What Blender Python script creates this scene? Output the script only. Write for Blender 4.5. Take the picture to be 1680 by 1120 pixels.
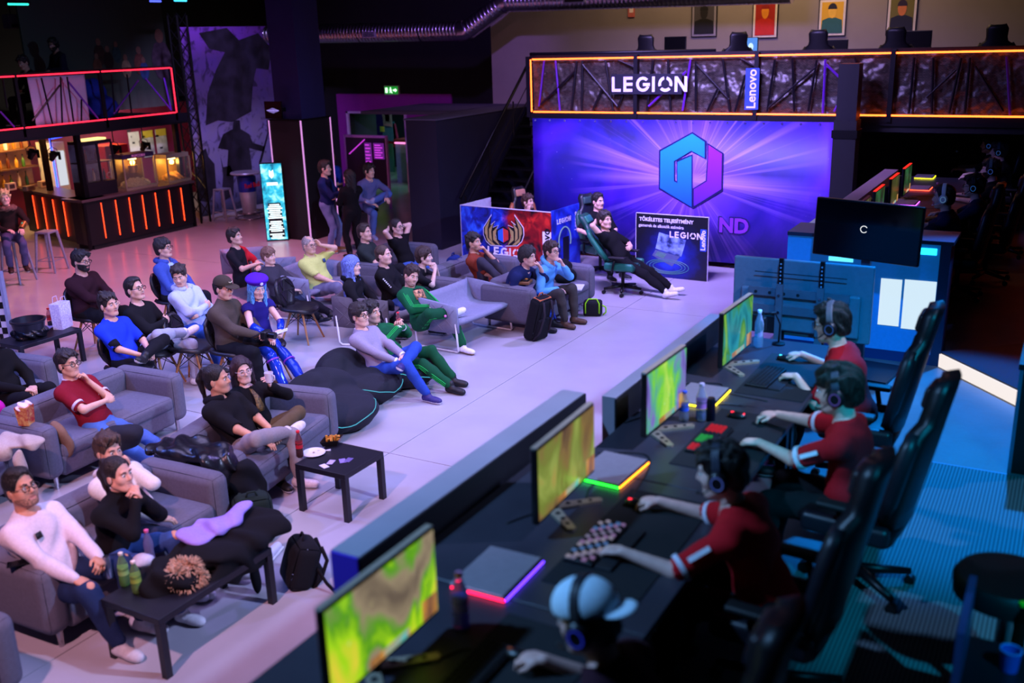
import bpy, bmesh, math, random
import numpy as np
from mathutils import Vector, Matrix
PI = math.pi
random.seed(7)
SC = bpy.context.scene
for o in list(bpy.data.objects):
    bpy.data.objects.remove(o)
COL = SC.collection

# ------------------------------------------------------------------ camera
CAM_H = 3.95
FPX = 1632.88
def cam_axes(yaw, pitch, roll):
    f = np.array([math.sin(yaw)*math.cos(pitch), math.cos(yaw)*math.cos(pitch), -math.sin(pitch)])
    r = np.array([math.cos(yaw), -math.sin(yaw), 0.0])
    u = np.cross(r, f)
    c, s = math.cos(roll), math.sin(roll)
    return np.array([c*r + s*u, -s*r + c*u, f])
CR = cam_axes(-0.520177, 0.297598, -0.0310409)
cam_data = bpy.data.cameras.new('camera')
cam = bpy.data.objects.new('camera', cam_data)
COL.objects.link(cam)
cam_data.sensor_width = 36.0
cam_data.lens = 36.0*FPX/1680.0
cam_data.clip_start = 0.05
cam_data.clip_end = 100
mw = Matrix.Identity(4)
for i in range(3):
    mw[i][0], mw[i][1], mw[i][2] = CR[0][i], CR[1][i], -CR[2][i]
mw[2][3] = CAM_H
cam.matrix_world = mw
cam_data.dof.use_dof = True
cam_data.dof.focus_distance = 11.8
cam_data.dof.aperture_fstop = 1.1
SC.camera = cam

def at(x, y, z=0.0):
    """the place at height z that shows at photo pixel (x, y)"""
    d = CR.T @ np.array([(x-840)/FPX, (560-y)/FPX, 1.0])
    t = (z-CAM_H)/d[2]
    return np.array([0, 0, CAM_H]) + t*d
def at_y(x, y, Y):
    d = CR.T @ np.array([(x-840)/FPX, (560-y)/FPX, 1.0])
    return np.array([0, 0, CAM_H]) + (Y/d[1])*d
def at_x(x, y, X):
    d = CR.T @ np.array([(x-840)/FPX, (560-y)/FPX, 1.0])
    return np.array([0, 0, CAM_H]) + (X/d[0])*d

# ------------------------------------------------------------------ world, exposure, lights
def lin(c):
    if isinstance(c, str):
        c = c.lstrip('#'); c = [int(c[i:i+2], 16)/255 for i in (0, 2, 4)]
    return tuple(((x/12.92) if x <= .04045 else ((x+.055)/1.055)**2.4) for x in c[:3])
W = bpy.data.worlds.new('world'); SC.world = W; W.use_nodes = True
W.node_tree.nodes['Background'].inputs[0].default_value = (*lin('#3a35a8'), 1)
W.node_tree.nodes['Background'].inputs[1].default_value = 0.03
vs = SC.view_settings
vs.view_transform = 'Standard'; vs.look = 'None'; vs.gamma = 1.0; vs.use_curve_mapping = False
vs.exposure = 0.0
def look_rot(loc, tgt):
    return (Vector(tgt)-Vector(loc)).to_track_quat('-Z', 'Y').to_euler()
def area(name, loc, tgt, size, power, col, size_y=None, spread=PI):
    l = bpy.data.lights.new(name, 'AREA'); l.energy = power; l.color = lin(col)
    l.size = size
    if size_y: l.shape = 'RECTANGLE'; l.size_y = size_y
    l.spread = spread
    o = bpy.data.objects.new(name, l); COL.objects.link(o); o.location = loc; o.rotation_euler = look_rot(loc, tgt)
    return o
def spot(name, loc, tgt, power, col, angle=50, blend=.4, radius=.08):
    l = bpy.data.lights.new(name, 'SPOT'); l.energy = power; l.color = lin(col)
    l.spot_size = math.radians(angle); l.spot_blend = blend; l.shadow_soft_size = radius
    o = bpy.data.objects.new(name, l); COL.objects.link(o); o.location = loc; o.rotation_euler = look_rot(loc, tgt)
    return o
# stage lamps inferred from the light, plus added fills, all unseen under the ceiling
spot('lamp_front_near', (1.6, 6.0, 6.0), (-7.5, 6.0, .6), 2900, '#b0c0ff', 62, .7, .15)
spot('lamp_front_far', (1.6, 10.5, 6.0), (-8.0, 11.0, .6), 3500, '#a8bcff', 60, .7, .15)
area('ceiling_wash', (-8.0, 8.0, 6.4), (-8.0, 8.0, 0), 5, 340, '#c4b8ff', 9, spread=math.radians(95))
spot('lamp_pink', (-3.6, 0.0, 6.4), (-8.2, 7.8, 0), 2200, '#ffb8cc', 70, .8, .12)
spot('lamp_violet', (-3.4, 14.5, 6.3), (-8.0, 8.5, 0), 2500, '#a898ff', 76, .8, .12)
spot('lamp_blue', (-12.0, 4.0, 6.3), (-8.0, 8.5, 0), 1800, '#6080ff', 85, .8, .12)
spot('lamp_rose', (-13.0, 12.5, 6.4), (-14.5, 12.0, 0), 2300, '#ff90c0', 90, .8, .2)
spot('fill_mural', (-14.0, 13.5, 6.2), (-18.3, 18.4, 2.2), 1700, '#c0a8ff', 45, .7, .1)  # unseen fill spot, added to brighten the mural
spot('lamp_cyan', (-.4, 10.9, 6.2), (-.7, 7.9, .86), 7000, '#0884f0', 36, .4, .1)
spot('lamp_tv', (-.6, 4.0, 6.3), (-2.0, 8.4, 1.7), 2600, '#1494ff', 24, .6, .1)
spot('lamp_teal', (2.6, 1.5, 5.6), (-.4, 6.2, .86), 2300, '#08a0d0', 34, .6, .1)
spot('fill_players', (-5.2, 1.4, 6.3), (-2.0, 4.0, 1.9), 1800, '#80bcff', 52, .9, .15)  # unseen spot added to give the players more frontal light
spot('fill_duct', (-9.0, 14.0, 6.3), (-12.4, 19.2, 4.3), 900, '#a878ff', 50, .8, .1)  # unseen violet fill, added because the duct was too dim
area('fill_banner', (-6, 12.0, 6.3), (-6, 16.5, 1.3), 3, 420, '#b098ff', 1, spread=math.radians(80))  # unseen wash added to light the banner print
area('gallery_lamp', (-5.5, 18.6, 6.4), (-5.5, 20.4, 3.6), 5, 150, '#ffd0a0', 1)


# ------------------------------------------------------------------ materials
MATS = {}
def nn(nt, t, **kw):
    n = nt.nodes.new(t)
    for k, v in kw.items():
        setattr(n, k, v)
    return n
def mat(name, col='#808080', rough=.6, metal=0., var=.0, scale=30., bump=0., bscale=None, emis=None, es=0., alpha=1., trans=0., spec=.5, sheen=0., coat=0., col2=None, ior=1.45):
    if name in MATS: return MATS[name]
    m = bpy.data.materials.new(name); m.use_nodes = True
    nt = m.node_tree; b = nt.nodes['Principled BSDF']
    c = (*lin(col), 1)
    b.inputs['Base Color'].default_value = c
    b.inputs['Roughness'].default_value = rough; b.inputs['Metallic'].default_value = metal
    b.inputs['Specular IOR Level'].default_value = spec; b.inputs['IOR'].default_value = ior
    b.inputs['Sheen Weight'].default_value = sheen; b.inputs['Coat Weight'].default_value = coat
    b.inputs['Alpha'].default_value = alpha; b.inputs['Transmission Weight'].default_value = trans
    if emis:
        b.inputs['Emission Color'].default_value = (*lin(emis), 1); b.inputs['Emission Strength'].default_value = es
    tc = nn(nt, 'ShaderNodeTexCoord')
    nz = nn(nt, 'ShaderNodeTexNoise'); nz.inputs['Scale'].default_value = scale; nz.inputs['Detail'].default_value = 4
    nt.links.new(tc.outputs['Object'], nz.inputs['Vector'])
    if var or col2:
        mx = nn(nt, 'ShaderNodeMix', data_type='RGBA')
        if col2: a, d = c, (*lin(col2), 1)
        else: a, d = tuple(x*(1-var) for x in c[:3])+(1,), tuple(min(1, x*(1+var)) for x in c[:3])+(1,)
        mx.inputs[6].default_value = a; mx.inputs[7].default_value = d
        rp = nn(nt, 'ShaderNodeMapRange'); rp.inputs[1].default_value = .35; rp.inputs[2].default_value = .65
        nt.links.new(nz.outputs[0], rp.inputs[0]); nt.links.new(rp.outputs[0], mx.inputs[0])
        nt.links.new(mx.outputs[2], b.inputs['Base Color'])
    if bump:
        bp = nn(nt, 'ShaderNodeBump'); bp.inputs['Strength'].default_value = bump; bp.inputs['Distance'].default_value = .01
        n2 = nn(nt, 'ShaderNodeTexNoise'); n2.inputs['Scale'].default_value = bscale or scale*4; n2.inputs['Detail'].default_value = 3
        nt.links.new(tc.outputs['Object'], n2.inputs['Vector'])
        nt.links.new(n2.outputs[0], bp.inputs['Height']); nt.links.new(bp.outputs[0], b.inputs['Normal'])
    MATS[name] = m
    return m
def fabric(col, rough=.9, var=.05, scale=60, bump=.25, sheen=0.):
    return mat('fabric_'+col.lstrip('#'), col, rough, var=var, scale=scale, bump=bump, bscale=220, sheen=sheen, spec=.25)
def plain(col, rough=.5, metal=0., var=.06):
    return mat('paint_%s_%d_%d' % (col.lstrip('#'), int(rough*100), int(metal*100)), col, rough, metal, var=var, scale=12)
def glow(col, es=4., base='#101010'):
    return mat('glow_%s_%d' % (col.lstrip('#'), int(es*100)), base, .5, emis=col, es=es)

# ------------------------------------------------------------------ mesh building
def rotz(a):
    c, s = math.cos(a), math.sin(a)
    return np.array([[c, -s, 0], [s, c, 0], [0, 0, 1.]])
def euler(x=0, y=0, z=0):
    return np.array(Matrix.Rotation(z, 3, 'Z') @ Matrix.Rotation(y, 3, 'Y') @ Matrix.Rotation(x, 3, 'X'))
def frame(d, up=(0, 0, 1)):
    d = np.array(d, float); d /= np.linalg.norm(d)
    up = np.array(up, float)
    if abs(d @ up) > .98*np.linalg.norm(up): up = np.array([1., 0, 0]) if abs(d[0]) < .9 else np.array([0, 1., 0])
    x = np.cross(up, d); x /= np.linalg.norm(x)
    return x, np.cross(d, x), d
class MB:
    def __init__(s): s.v = []; s.f = []; s.m = []; s.n = 0; s.cm = 0
    def add(s, vs, fs):
        k = s.n
        s.v.extend([tuple(map(float, v)) for v in vs]); s.n += len(vs)
        for f in fs: s.f.append(tuple(i+k for i in f)); s.m.append(s.cm)
        return s
    def mat(s, i): s.cm = i; return s
    def box(s, c, d, R=None, taper=1.):
        x, y, z = d[0]/2, d[1]/2, d[2]/2; t = taper
        p = np.array([(-x, -y, -z), (x, -y, -z), (x, y, -z), (-x, y, -z), (-x*t, -y*t, z), (x*t, -y*t, z), (x*t, y*t, z), (-x*t, y*t, z)])
        if R is not None: p = p @ R.T
        return s.add(p+np.array(c), [(0, 3, 2, 1), (4, 5, 6, 7), (0, 1, 5, 4), (1, 2, 6, 5), (2, 3, 7, 6), (3, 0, 4, 7)])
    def b2(s, a, b):
        a, b = np.minimum(a, b), np.maximum(a, b)
        return s.box((a+b)/2, b-a)
    def rbox(s, c, d, r=.04, seg=3, R=None, puff=0.):
        """rounded box; puff swells the middle of the faces"""
        n = seg+1
        hx = np.array(d)/2; r = min(r, *(hx*.999))
        def axis(h):
            a = np.linspace(0, PI/2, n)
            lo = -(h-r) - r*np.cos(a); hi = (h-r)+r*np.sin(a)
            return lo, hi
        # cube-sphere grid mapped to rounded box
        t = np.linspace(-1, 1, 2*n+ (2 if puff else 0))
        vs, fs, key = [], [], {}
        def vert(p):
            k = tuple(np.round(p, 5))
            if k not in key: key[k] = len(vs); vs.append(p)
            return key[k]
        ts = np.concatenate([np.linspace(-1, 0, n), np.linspace(0, 1, n)])
        m = 2 if puff else 0
        # parameters: corner arcs then straight middle
        par = [(-1, a) for a in np.linspace(-1, 0, n)] + [(q, 0) for q in np.linspace(-1, 1, m+2)[1:-1]] + [(1, a) for a in np.linspace(0, 1, n)]
        N = len(par)
        for ax in range(3):
            for sg in (-1, 1):
                g = np.zeros((N, N), int)
                for i, (ci, ai) in enumerate(par):
                    for j, (cj, aj) in enumerate(par):
                        u = np.zeros(3); a1, a2 = (ax+1) % 3, (ax+2) % 3
                        dv = np.zeros(3); dv[ax] = sg; dv[a1] = math.tan(ai*PI/4); dv[a2] = math.tan(aj*PI/4)
                        dv /= np.linalg.norm(dv)
                        u[ax] = sg*(hx[ax]-r); u[a1] = ci*(hx[a1]-r); u[a2] = cj*(hx[a2]-r)
                        p = u + r*dv
                        if puff: p[ax] += sg*puff*max(0, 1-abs(p[a1]/hx[a1])**3)*max(0, 1-abs(p[a2]/hx[a2])**3)
                        g[i, j] = vert(p)
                for i in range(N-1):
                    for j in range(N-1):
                        q = [g[i, j], g[i+1, j], g[i+1, j+1], g[i, j+1]]
                        if sg < 0: q = q[::-1]
                        if len(set(q)) > 2: fs.append(tuple(dict.fromkeys(q)))
        p = np.array(vs)
        if R is not None: p = p @ R.T
        return s.add(p+np.array(c), fs)
    def cyl(s, a, b, r, r2=None, n=12, caps=True):
        a = np.array(a, float); b = np.array(b, float); r2 = r if r2 is None else r2
        x, y, z = frame(b-a)
        t = np.arange(n)*2*PI/n
        ring = np.outer(np.cos(t), x)+np.outer(np.sin(t), y)
        vs = np.vstack([a+ring*r, b+ring*r2])
        fs = [(i, (i+1) % n, n+(i+1) % n, n+i) for i in range(n)]
        if caps: fs += [tuple(range(n-1, -1, -1)), tuple(range(n, 2*n))]
        return s.add(vs, fs)
    def tube(s, pts, r, n=8, closed=False, caps=True, up=(0, 0, 1)):
        pts = np.array(pts, float); m = len(pts)
        rr = np.broadcast_to(np.array(r, float), (m,))
        vs = []
        px = None
        for i in range(m):
            if closed: d = pts[(i+1) % m]-pts[i-1]
            else: d = pts[min(i+1, m-1)]-pts[max(i-1, 0)]
            if np.linalg.norm(d) < 1e-9: d = np.array([0, 0, 1.])
            if px is None: x, y, z = frame(d, up)
            else:
                z = d/np.linalg.norm(d); x = px - z*(px @ z); x /= max(1e-9, np.linalg.norm(x)); y = np.cross(z, x)
            px = x
            for k in range(n):
                a = 2*PI*k/n; vs.append(pts[i]+rr[i]*(math.cos(a)*x+math.sin(a)*y))
        fs = []
        for i in range(m if closed else m-1):
            j = (i+1) % m
            for k in range(n):
                fs.append((i*n+k, i*n+(k+1) % n, j*n+(k+1) % n, j*n+k))
        if caps and not closed: fs += [tuple(range(n-1, -1, -1)), tuple(range((m-1)*n, m*n))]
        return s.add(vs, fs)
    def lathe(s, prof, c=(0, 0, 0), n=16, R=None):
        vs, fs = [], []
        for (r, z) in prof:
            for k in range(n):
                a = 2*PI*k/n; vs.append((r*math.cos(a), r*math.sin(a), z))
        m = len(prof)
        for i in range(m-1):
            for k in range(n):
                fs.append((i*n+k, i*n+(k+1) % n, (i+1)*n+(k+1) % n, (i+1)*n+k))
        fs += [tuple(range(n-1, -1, -1)), tuple(range((m-1)*n, m*n))]
        p = np.array(vs)
        if R is not None: p = p @ R.T
        return s.add(p+np.array(c), fs)
    def ball(s, c, r, n=12, m=8, R=None):
        r = np.broadcast_to(np.array(r, float), (3,))
        prof = [(math.sin(PI*i/m), -math.cos(PI*i/m)) for i in range(m+1)]
        vs, fs = [], []
        for (q, z) in prof:
            for k in range(n):
                a = 2*PI*k/n; vs.append((q*math.cos(a)*r[0], q*math.sin(a)*r[1], z*r[2]))
        for i in range(m):
            for k in range(n): fs.append((i*n+k, i*n+(k+1) % n, (i+1)*n+(k+1) % n, (i+1)*n+k))
        p = np.array(vs)
        if R is not None: p = p @ R.T
        return s.add(p+np.array(c), fs)
    def poly(s, pts, d):
        """flat polygon (list of 3-D points) thickened by vector d"""
        pts = np.array(pts, float); n = len(pts); d = np.array(d, float)
        vs = np.vstack([pts, pts+d])
        nrm = sum(np.cross(pts[i]-pts[0], pts[(i+1) % n]-pts[0]) for i in range(1, n-1))
        fl = (nrm @ d) > 0
        a = tuple(range(n)); b = tuple(range(n, 2*n))
        fs = [a[::-1] if fl else a, b if fl else b[::-1]]
        for i in range(n):
            j = (i+1) % n
            q = (i, j, n+j, n+i); fs.append(q if fl else q[::-1])
        return s.add(vs, fs)
    def sheet(s, g, th=.0):
        """grid of points (m,n,3); th gives it thickness"""
        g = np.array(g, float); m, n = g.shape[:2]
        du = np.gradient(g, axis=0); dv = np.gradient(g, axis=1)
        nr = np.cross(du, dv); nr /= np.maximum(1e-9, np.linalg.norm(nr, axis=2, keepdims=True))
        lay = [g+nr*th/2, g-nr*th/2] if th else [g]
        vs = np.vstack([l.reshape(-1, 3) for l in lay]); fs = []
        for i in range(m-1):
            for j in range(n-1):
                q = (i*n+j, (i+1)*n+j, (i+1)*n+j+1, i*n+j+1)
                fs.append(q)
                if th: fs.append(tuple(x+m*n for x in q[::-1]))
        if th:
            o = m*n
            e = [i*n for i in range(m)]
            for k in range(m-1):
                a, b = k*n, (k+1)*n; fs.append((a, a+o, b+o, b))
                a, b = k*n+n-1, (k+1)*n+n-1; fs.append((b, b+o, a+o, a))
            for k in range(n-1):
                a, b = k, k+1; fs.append((b, b+o, a+o, a))
                a, b = (m-1)*n+k, (m-1)*n+k+1; fs.append((a, a+o, b+o, b))
        return s.add(vs, fs)
    def raw(s, V, Q): return s.add(V, Q)
    def mesh(s, name):
        me = bpy.data.meshes.new(name)
        me.from_pydata(s.v, [], s.f)
        return me
    def build(s, name, mt, parent=None, smooth=False, loc=None, rz=None):
        me = s.mesh(name)
        ms = mt if isinstance(mt, (list, tuple)) else [mt]
        for m_ in ms: me.materials.append(m_)
        if len(ms) > 1: me.polygons.foreach_set('material_index', s.m)
        if smooth:
            if smooth is True: me.shade_smooth()
            else:
                me.shade_smooth()
                if hasattr(me, 'set_sharp_from_angle'): me.set_sharp_from_angle(angle=math.radians(smooth))
        me.update()
        o = bpy.data.objects.new(name, me); COL.objects.link(o)
        if parent: o.parent = parent
        if loc is not None: o.location = loc
        if rz is not None: o.rotation_euler = (0, 0, rz)
        return o
def thing(name, label, cat, loc=(0, 0, 0), rz=0., group=None):
    o = bpy.data.objects.new(name, None); COL.objects.link(o)
    o.empty_display_size = .1
    o.location = loc; o.rotation_euler = (0, 0, rz)
    return tag(o, label, cat, group)
def tag(o, label=None, cat=None, group=None, kind=None):
    if label: o['label'] = label
    if cat: o['category'] = cat
    if group: o['group'] = group
    if kind: o['kind'] = kind
    return o
def struct(name, mb, m, label=None, smooth=False):
    o = mb.build(name, m, None, smooth); o['kind'] = 'structure'
    if label: o['label'] = label
    return o
def dup(o, parent=None, loc=None, rz=None, label=None):
    c = o.copy(); COL.objects.link(c); c.parent = parent
    for ch in list(o.children): dup(ch, c)
    if loc is not None: c.location = loc
    if rz is not None: c.rotation_euler = (0, 0, rz)
    if label: c['label'] = label
    return c
def text(s, size, m, parent, loc, R, name='lettering', bold=.0, ext=.002, align='CENTER', sx=1.):
    """R columns: reading direction, letter up, facing"""
    cu = bpy.data.curves.new('t', 'FONT'); cu.body = s; cu.size = size; cu.align_x = align; cu.align_y = 'CENTER'
    cu.extrude = ext; cu.offset = bold; cu.resolution_u = 3
    ob = bpy.data.objects.new('t', cu)
    me = bpy.data.meshes.new_from_object(ob)
    bpy.data.objects.remove(ob); bpy.data.curves.remove(cu)
    me.name = name
    R = np.array(R, float)
    n = len(me.vertices); co = np.empty(n*3); me.vertices.foreach_get('co', co)
    co = co.reshape(-1, 3); co[:, 0] *= sx
    co = co @ R.T + np.array(loc); me.vertices.foreach_set('co', co.ravel()); me.update()
    me.materials.clear(); me.materials.append(m)
    o = bpy.data.objects.new(name, me); COL.objects.link(o); o.parent = parent
    return o
FX = np.array([[0, 0, 1.], [1, 0, 0], [0, 1, 0]])      # a sign facing +x, read along +y
FY = np.array([[1., 0, 0], [0, 0, -1], [0, 1, 0]])     # a sign facing -y, read along +x

# ------------------------------------------------------------------ bodies: smooth unions of tapered limbs, meshed with surface nets
def surfnet(Fd, org, h):
    s = Fd < 0
    c = np.zeros(tuple(n-1 for n in Fd.shape), np.int8)
    for dx in (0, 1):
        for dy in (0, 1):
            for dz in (0, 1):
                c += s[dx:dx+c.shape[0], dy:dy+c.shape[1], dz:dz+c.shape[2]]
    act = (c > 0) & (c < 8)
    idx = np.argwhere(act)
    if not len(idx): return np.zeros((0, 3)), np.zeros((0, 4), int)
    cor = np.array([(a, b, d) for a in (0, 1) for b in (0, 1) for d in (0, 1)])
    val = np.stack([Fd[idx[:, 0]+k[0], idx[:, 1]+k[1], idx[:, 2]+k[2]] for k in cor], 1)
    pos = np.zeros((len(idx), 3)); cnt = np.zeros(len(idx))
    for i in range(8):
        for j in range(i+1, 8):
            if np.abs(cor[i]-cor[j]).sum() != 1: continue
            va, vb = val[:, i], val[:, j]
            m = (va < 0) != (vb < 0)
            t = np.where(m, va/np.where(m, va-vb, 1), 0)
            pos += m[:, None]*(cor[i]+(cor[j]-cor[i])*t[:, None]); cnt += m
    V = (idx+pos/cnt[:, None])*h+org
    ids = np.full(act.shape, -1, np.int32); ids[act] = np.arange(len(idx))
    Q = []
    for ax in range(3):
        a1, a2 = (ax+1) % 3, (ax+2) % 3
        sl0 = [slice(None)]*3; sl1 = [slice(None)]*3
        sl0[ax] = slice(0, -1); sl1[ax] = slice(1, None)
        for a in (a1, a2): sl0[a] = slice(1, -1); sl1[a] = slice(1, -1)
        A, B = s[tuple(sl0)], s[tuple(sl1)]
        e = np.argwhere(A != B)
        if not len(e): continue
        sg = A[tuple(e.T)]
        e[:, a1] += 1; e[:, a2] += 1
        def cell(d1, d2):
            q = e.copy(); q[:, a1] += d1; q[:, a2] += d2
            return ids[tuple(q.T)]
        q = np.stack([cell(-1, -1), cell(0, -1), cell(0, 0), cell(-1, 0)], 1)
        q[~sg] = q[~sg][:, ::-1]
        Q.append(q)
    Q = np.concatenate(Q)
    return V, Q[(Q >= 0).all(1)]
class SDF:
    def __init__(s): s.p = []; s.clips = []; s.disp = None
    def cone(s, a, b, ra, rb, k=.03, sub=False):
        a, b = np.array(a, float), np.array(b, float); r = max(ra, rb)
        s.p.append(('c', np.minimum(a, b)-r, np.maximum(a, b)+r, (a, b, ra, rb), k, sub)); return s
    def ell(s, c, r, R=None, k=.03, sub=False):
        c = np.array(c, float); r = np.array(r, float); R = np.eye(3) if R is None else np.array(R)
        e = np.sqrt((R**2) @ (r**2))
        s.p.append(('e', c-e, c+e, (c, r, R), k, sub)); return s
    def eval(s, h):
        un = [p for p in s.p if not p[5]]
        lo = np.min([p[1] for p in un], 0)-3*h; hi = np.max([p[2] for p in un], 0)+3*h
        n = np.ceil((hi-lo)/h).astype(int)+1
        ax = [lo[i]+h*np.arange(n[i]) for i in range(3)]
        Fd = np.full(n, 1.0, np.float32)
        for kind, l, u, q, k, sub in s.p:
            mg = max(k, 0)+2.5*h
            i0 = np.maximum(0, np.floor((l-mg-lo)/h).astype(int)); i1 = np.minimum(n, np.ceil((u+mg-lo)/h).astype(int)+1)
            if (i1 <= i0).any(): continue
            X, Y, Z = (ax[0][i0[0]:i1[0], None, None], ax[1][None, i0[1]:i1[1], None], ax[2][None, None, i0[2]:i1[2]])
            if kind == 'c':
                a, b, ra, rb = q; ab = b-a; L = ab @ ab
                dx, dy, dz = X-a[0], Y-a[1], Z-a[2]
                t = np.clip((dx*ab[0]+dy*ab[1]+dz*ab[2])/max(L, 1e-9), 0, 1)
                d = np.sqrt((dx-t*ab[0])**2+(dy-t*ab[1])**2+(dz-t*ab[2])**2)-(ra+(rb-ra)*t)
            else:
                c, r, R = q
                dx, dy, dz = X-c[0], Y-c[1], Z-c[2]
                k0 = 0; k1 = 0
                for i in range(3):
                    w = dx*R[0, i]+dy*R[1, i]+dz*R[2, i]
                    k0 = k0+(w/r[i])**2; k1 = k1+(w/r[i]**2)**2
                k0 = np.sqrt(k0); d = k0*(k0-1)/np.maximum(np.sqrt(k1), 1e-6)
                d = np.where(k0 < 1e-3, -min(r), d)
            sl = tuple(slice(i0[i], i1[i]) for i in range(3))
            f = Fd[sl]
            if sub: d = -d; f2 = -f
            if k > 0:
                if sub:
                    hh = np.clip(.5-.5*(f-d)/k, 0, 1); Fd[sl] = f+(d-f)*hh+k*hh*(1-hh)
                else:
                    hh = np.clip(.5+.5*(f-d)/k, 0, 1); Fd[sl] = f+(d-f)*hh-k*hh*(1-hh)
            else:
                Fd[sl] = np.maximum(f, d) if sub else np.minimum(f, d)
        G = (ax[0][:, None, None], ax[1][None, :, None], ax[2][None, None, :])
        if s.disp: Fd = Fd+s.disp(*G).astype(np.float32)
        for cf in s.clips: Fd = np.maximum(Fd, cf(*G)).astype(np.float32)
        return Fd, lo
    def mesh(s, h):
        Fd, lo = s.eval(h); return surfnet(Fd, lo, h)
def plane(p, nrm):
    p = np.array(p, float); nrm = np.array(nrm, float); nrm = nrm/np.linalg.norm(nrm)
    return lambda X, Y, Z: (X-p[0])*nrm[0]+(Y-p[1])*nrm[1]+(Z-p[2])*nrm[2]
def folds(a, f=38, seed=0., d=(.6, .5, 1.)):
    def fn(X, Y, Z):
        return a*(np.sin(f*(d[0]*X+d[1]*Y+d[2]*Z)+seed+2.2*np.sin(9*X+seed)+1.7*np.sin(11*Y-6*Z))+.6*np.sin(f*.63*(X-Y*d[1]+.7*Z)+2*seed+2*np.sin(8*Z+7*Y)))
    return fn
def mesh_obj(name, parts, mats, parent=None, mfun=None):
    """parts: list of (V, Q, material index)"""
    V = np.concatenate([p[0] for p in parts]); off = 0; Q = []; MI = []
    for v, q, mi in parts:
        Q.append(np.array(q)+off); off += len(v); MI.append(np.full(len(q), mi) if np.isscalar(mi) else mi)
    Q = np.concatenate(Q); MI = np.concatenate(MI)
    me = bpy.data.meshes.new(name)
    me.vertices.add(len(V)); me.vertices.foreach_set('co', V.astype(np.float32).ravel())
    me.loops.add(Q.size); me.loops.foreach_set('vertex_index', Q.astype(np.int32).ravel())
    me.polygons.add(len(Q)); me.polygons.foreach_set('loop_start', (np.arange(len(Q))*4).astype(np.int32))
    me.polygons.foreach_set('material_index', MI.astype(np.int32))
    for m_ in mats: me.materials.append(m_)
    me.update(calc_edges=True); me.shade_smooth()
    o = bpy.data.objects.new(name, me); COL.objects.link(o)
    if parent: o.parent = parent
    return o
def quadball(c, r, n=10, m=6, R=None):
    b = MB().ball((0, 0, 0), r, n, m)
    v = np.array(b.v)
    if R is not None: v = v @ np.array(R).T
    return v+np.array(c), np.array(b.f)

def unit(v):
    v = np.array(v, float); return v/max(1e-9, np.linalg.norm(v))
def ik(a, t, l1, l2, pole):
    a, t = np.array(a, float), np.array(t, float)
    d = t-a; L = np.linalg.norm(d)
    if L > (l1+l2)*.995: t = a+d/L*(l1+l2)*.995; d = t-a; L = np.linalg.norm(d)
    if L < abs(l1-l2)*1.05+.02: L = abs(l1-l2)*1.05+.02; d = unit(d)*L; t = a+d
    x = (l1*l1-l2*l2+L*L)/(2*L); y = math.sqrt(max(0, l1*l1-x*x))
    u = d/L; p = np.array(pole, float); p = p-u*(p @ u); p = unit(p)
    return a+u*x+p*y, t
def rot_axis(ax, deg):
    return np.array(Matrix.Rotation(math.radians(deg), 3, Vector(ax)))

# arm presets: frame (P pelvis, T torso, H head), wrist, elbow pole, hand direction, curl, palm normal;  g = +1 right, -1 left
def arm_preset(n, g):
    return {
     'lap':    ('P', (.07*g, .30, .13), (g*.9, -.5, -.2), (-.7*g, .7, -.1), .35, (0, 0, -1)),
     'thigh':  ('P', (.15*g, .33, .14), (g*.9, -.5, .1), (-.1*g, 1, -.3), .3, (0, 0, -1)),
     'knee':   ('P', (.15*g, .42, .15), (g*.8, -.5, .2), (0, 1, -.5), .3, (0, 0, -1)),
     'cross':  ('T', (-.06*g, .24, .22), (g*1., .3, -.7), (-1*g, -.05, .25), .3, (0, -1, 0)),
     'cross2': ('T', (-.05*g, .21, .16), (g*1., .3, -.7), (-1*g, .05, -.05), .3, (0, -1, 0)),
     'chin':   ('H', (.03*g, .155, -.185), (g*.55, .5, -1), (-.25*g, -.35, 1), .75, (-.8*g, -.5, 0)),
     'mouth':  ('H', (.05*g, .165, -.145), (g*.6, .5, -1), (-.45*g, -.35, .9), .85, (-.7*g, -.6, 0)),
     'cheek':  ('H', (.10*g, .08, -.16), (g*.7, .5, -1), (-.2*g, -.1, 1), .7, (-1*g, .1, 0)),
     'behind': ('H', (.11*g, -.10, -.02), (g*1., .35, .35), (-1*g, -.5, .15), .3, (0, 1, 0)),
     'hang':   ('P', (.26*g, .05, .02), (g*.5, -1, 0), (0, .2, -1), .35, (-g, 0, 0)),
     'rest':   ('P', (.36*g, .22, .20), (g*.6, -1, 0), (0, 1, -.15), .4, (0, 0, -1)),
     'clasp':  ('P', (.045*g, .40, .16), (g*.9, -.5, -.3), (-.6*g, .8, -.1), .6, (-.5*g, 0, -.6)),
     'belly':  ('T', (.03*g, .22, .10), (g*1., -.1, -.5), (-1*g, .1, -.1), .3, (0, -1, 0)),
     'key':    ('P', (.19*g, .44, .26), (g*.9, -.5, -.5), (-.25*g, 1, -.1), .45, (0, 0, -1)),
    }[n]
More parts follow.
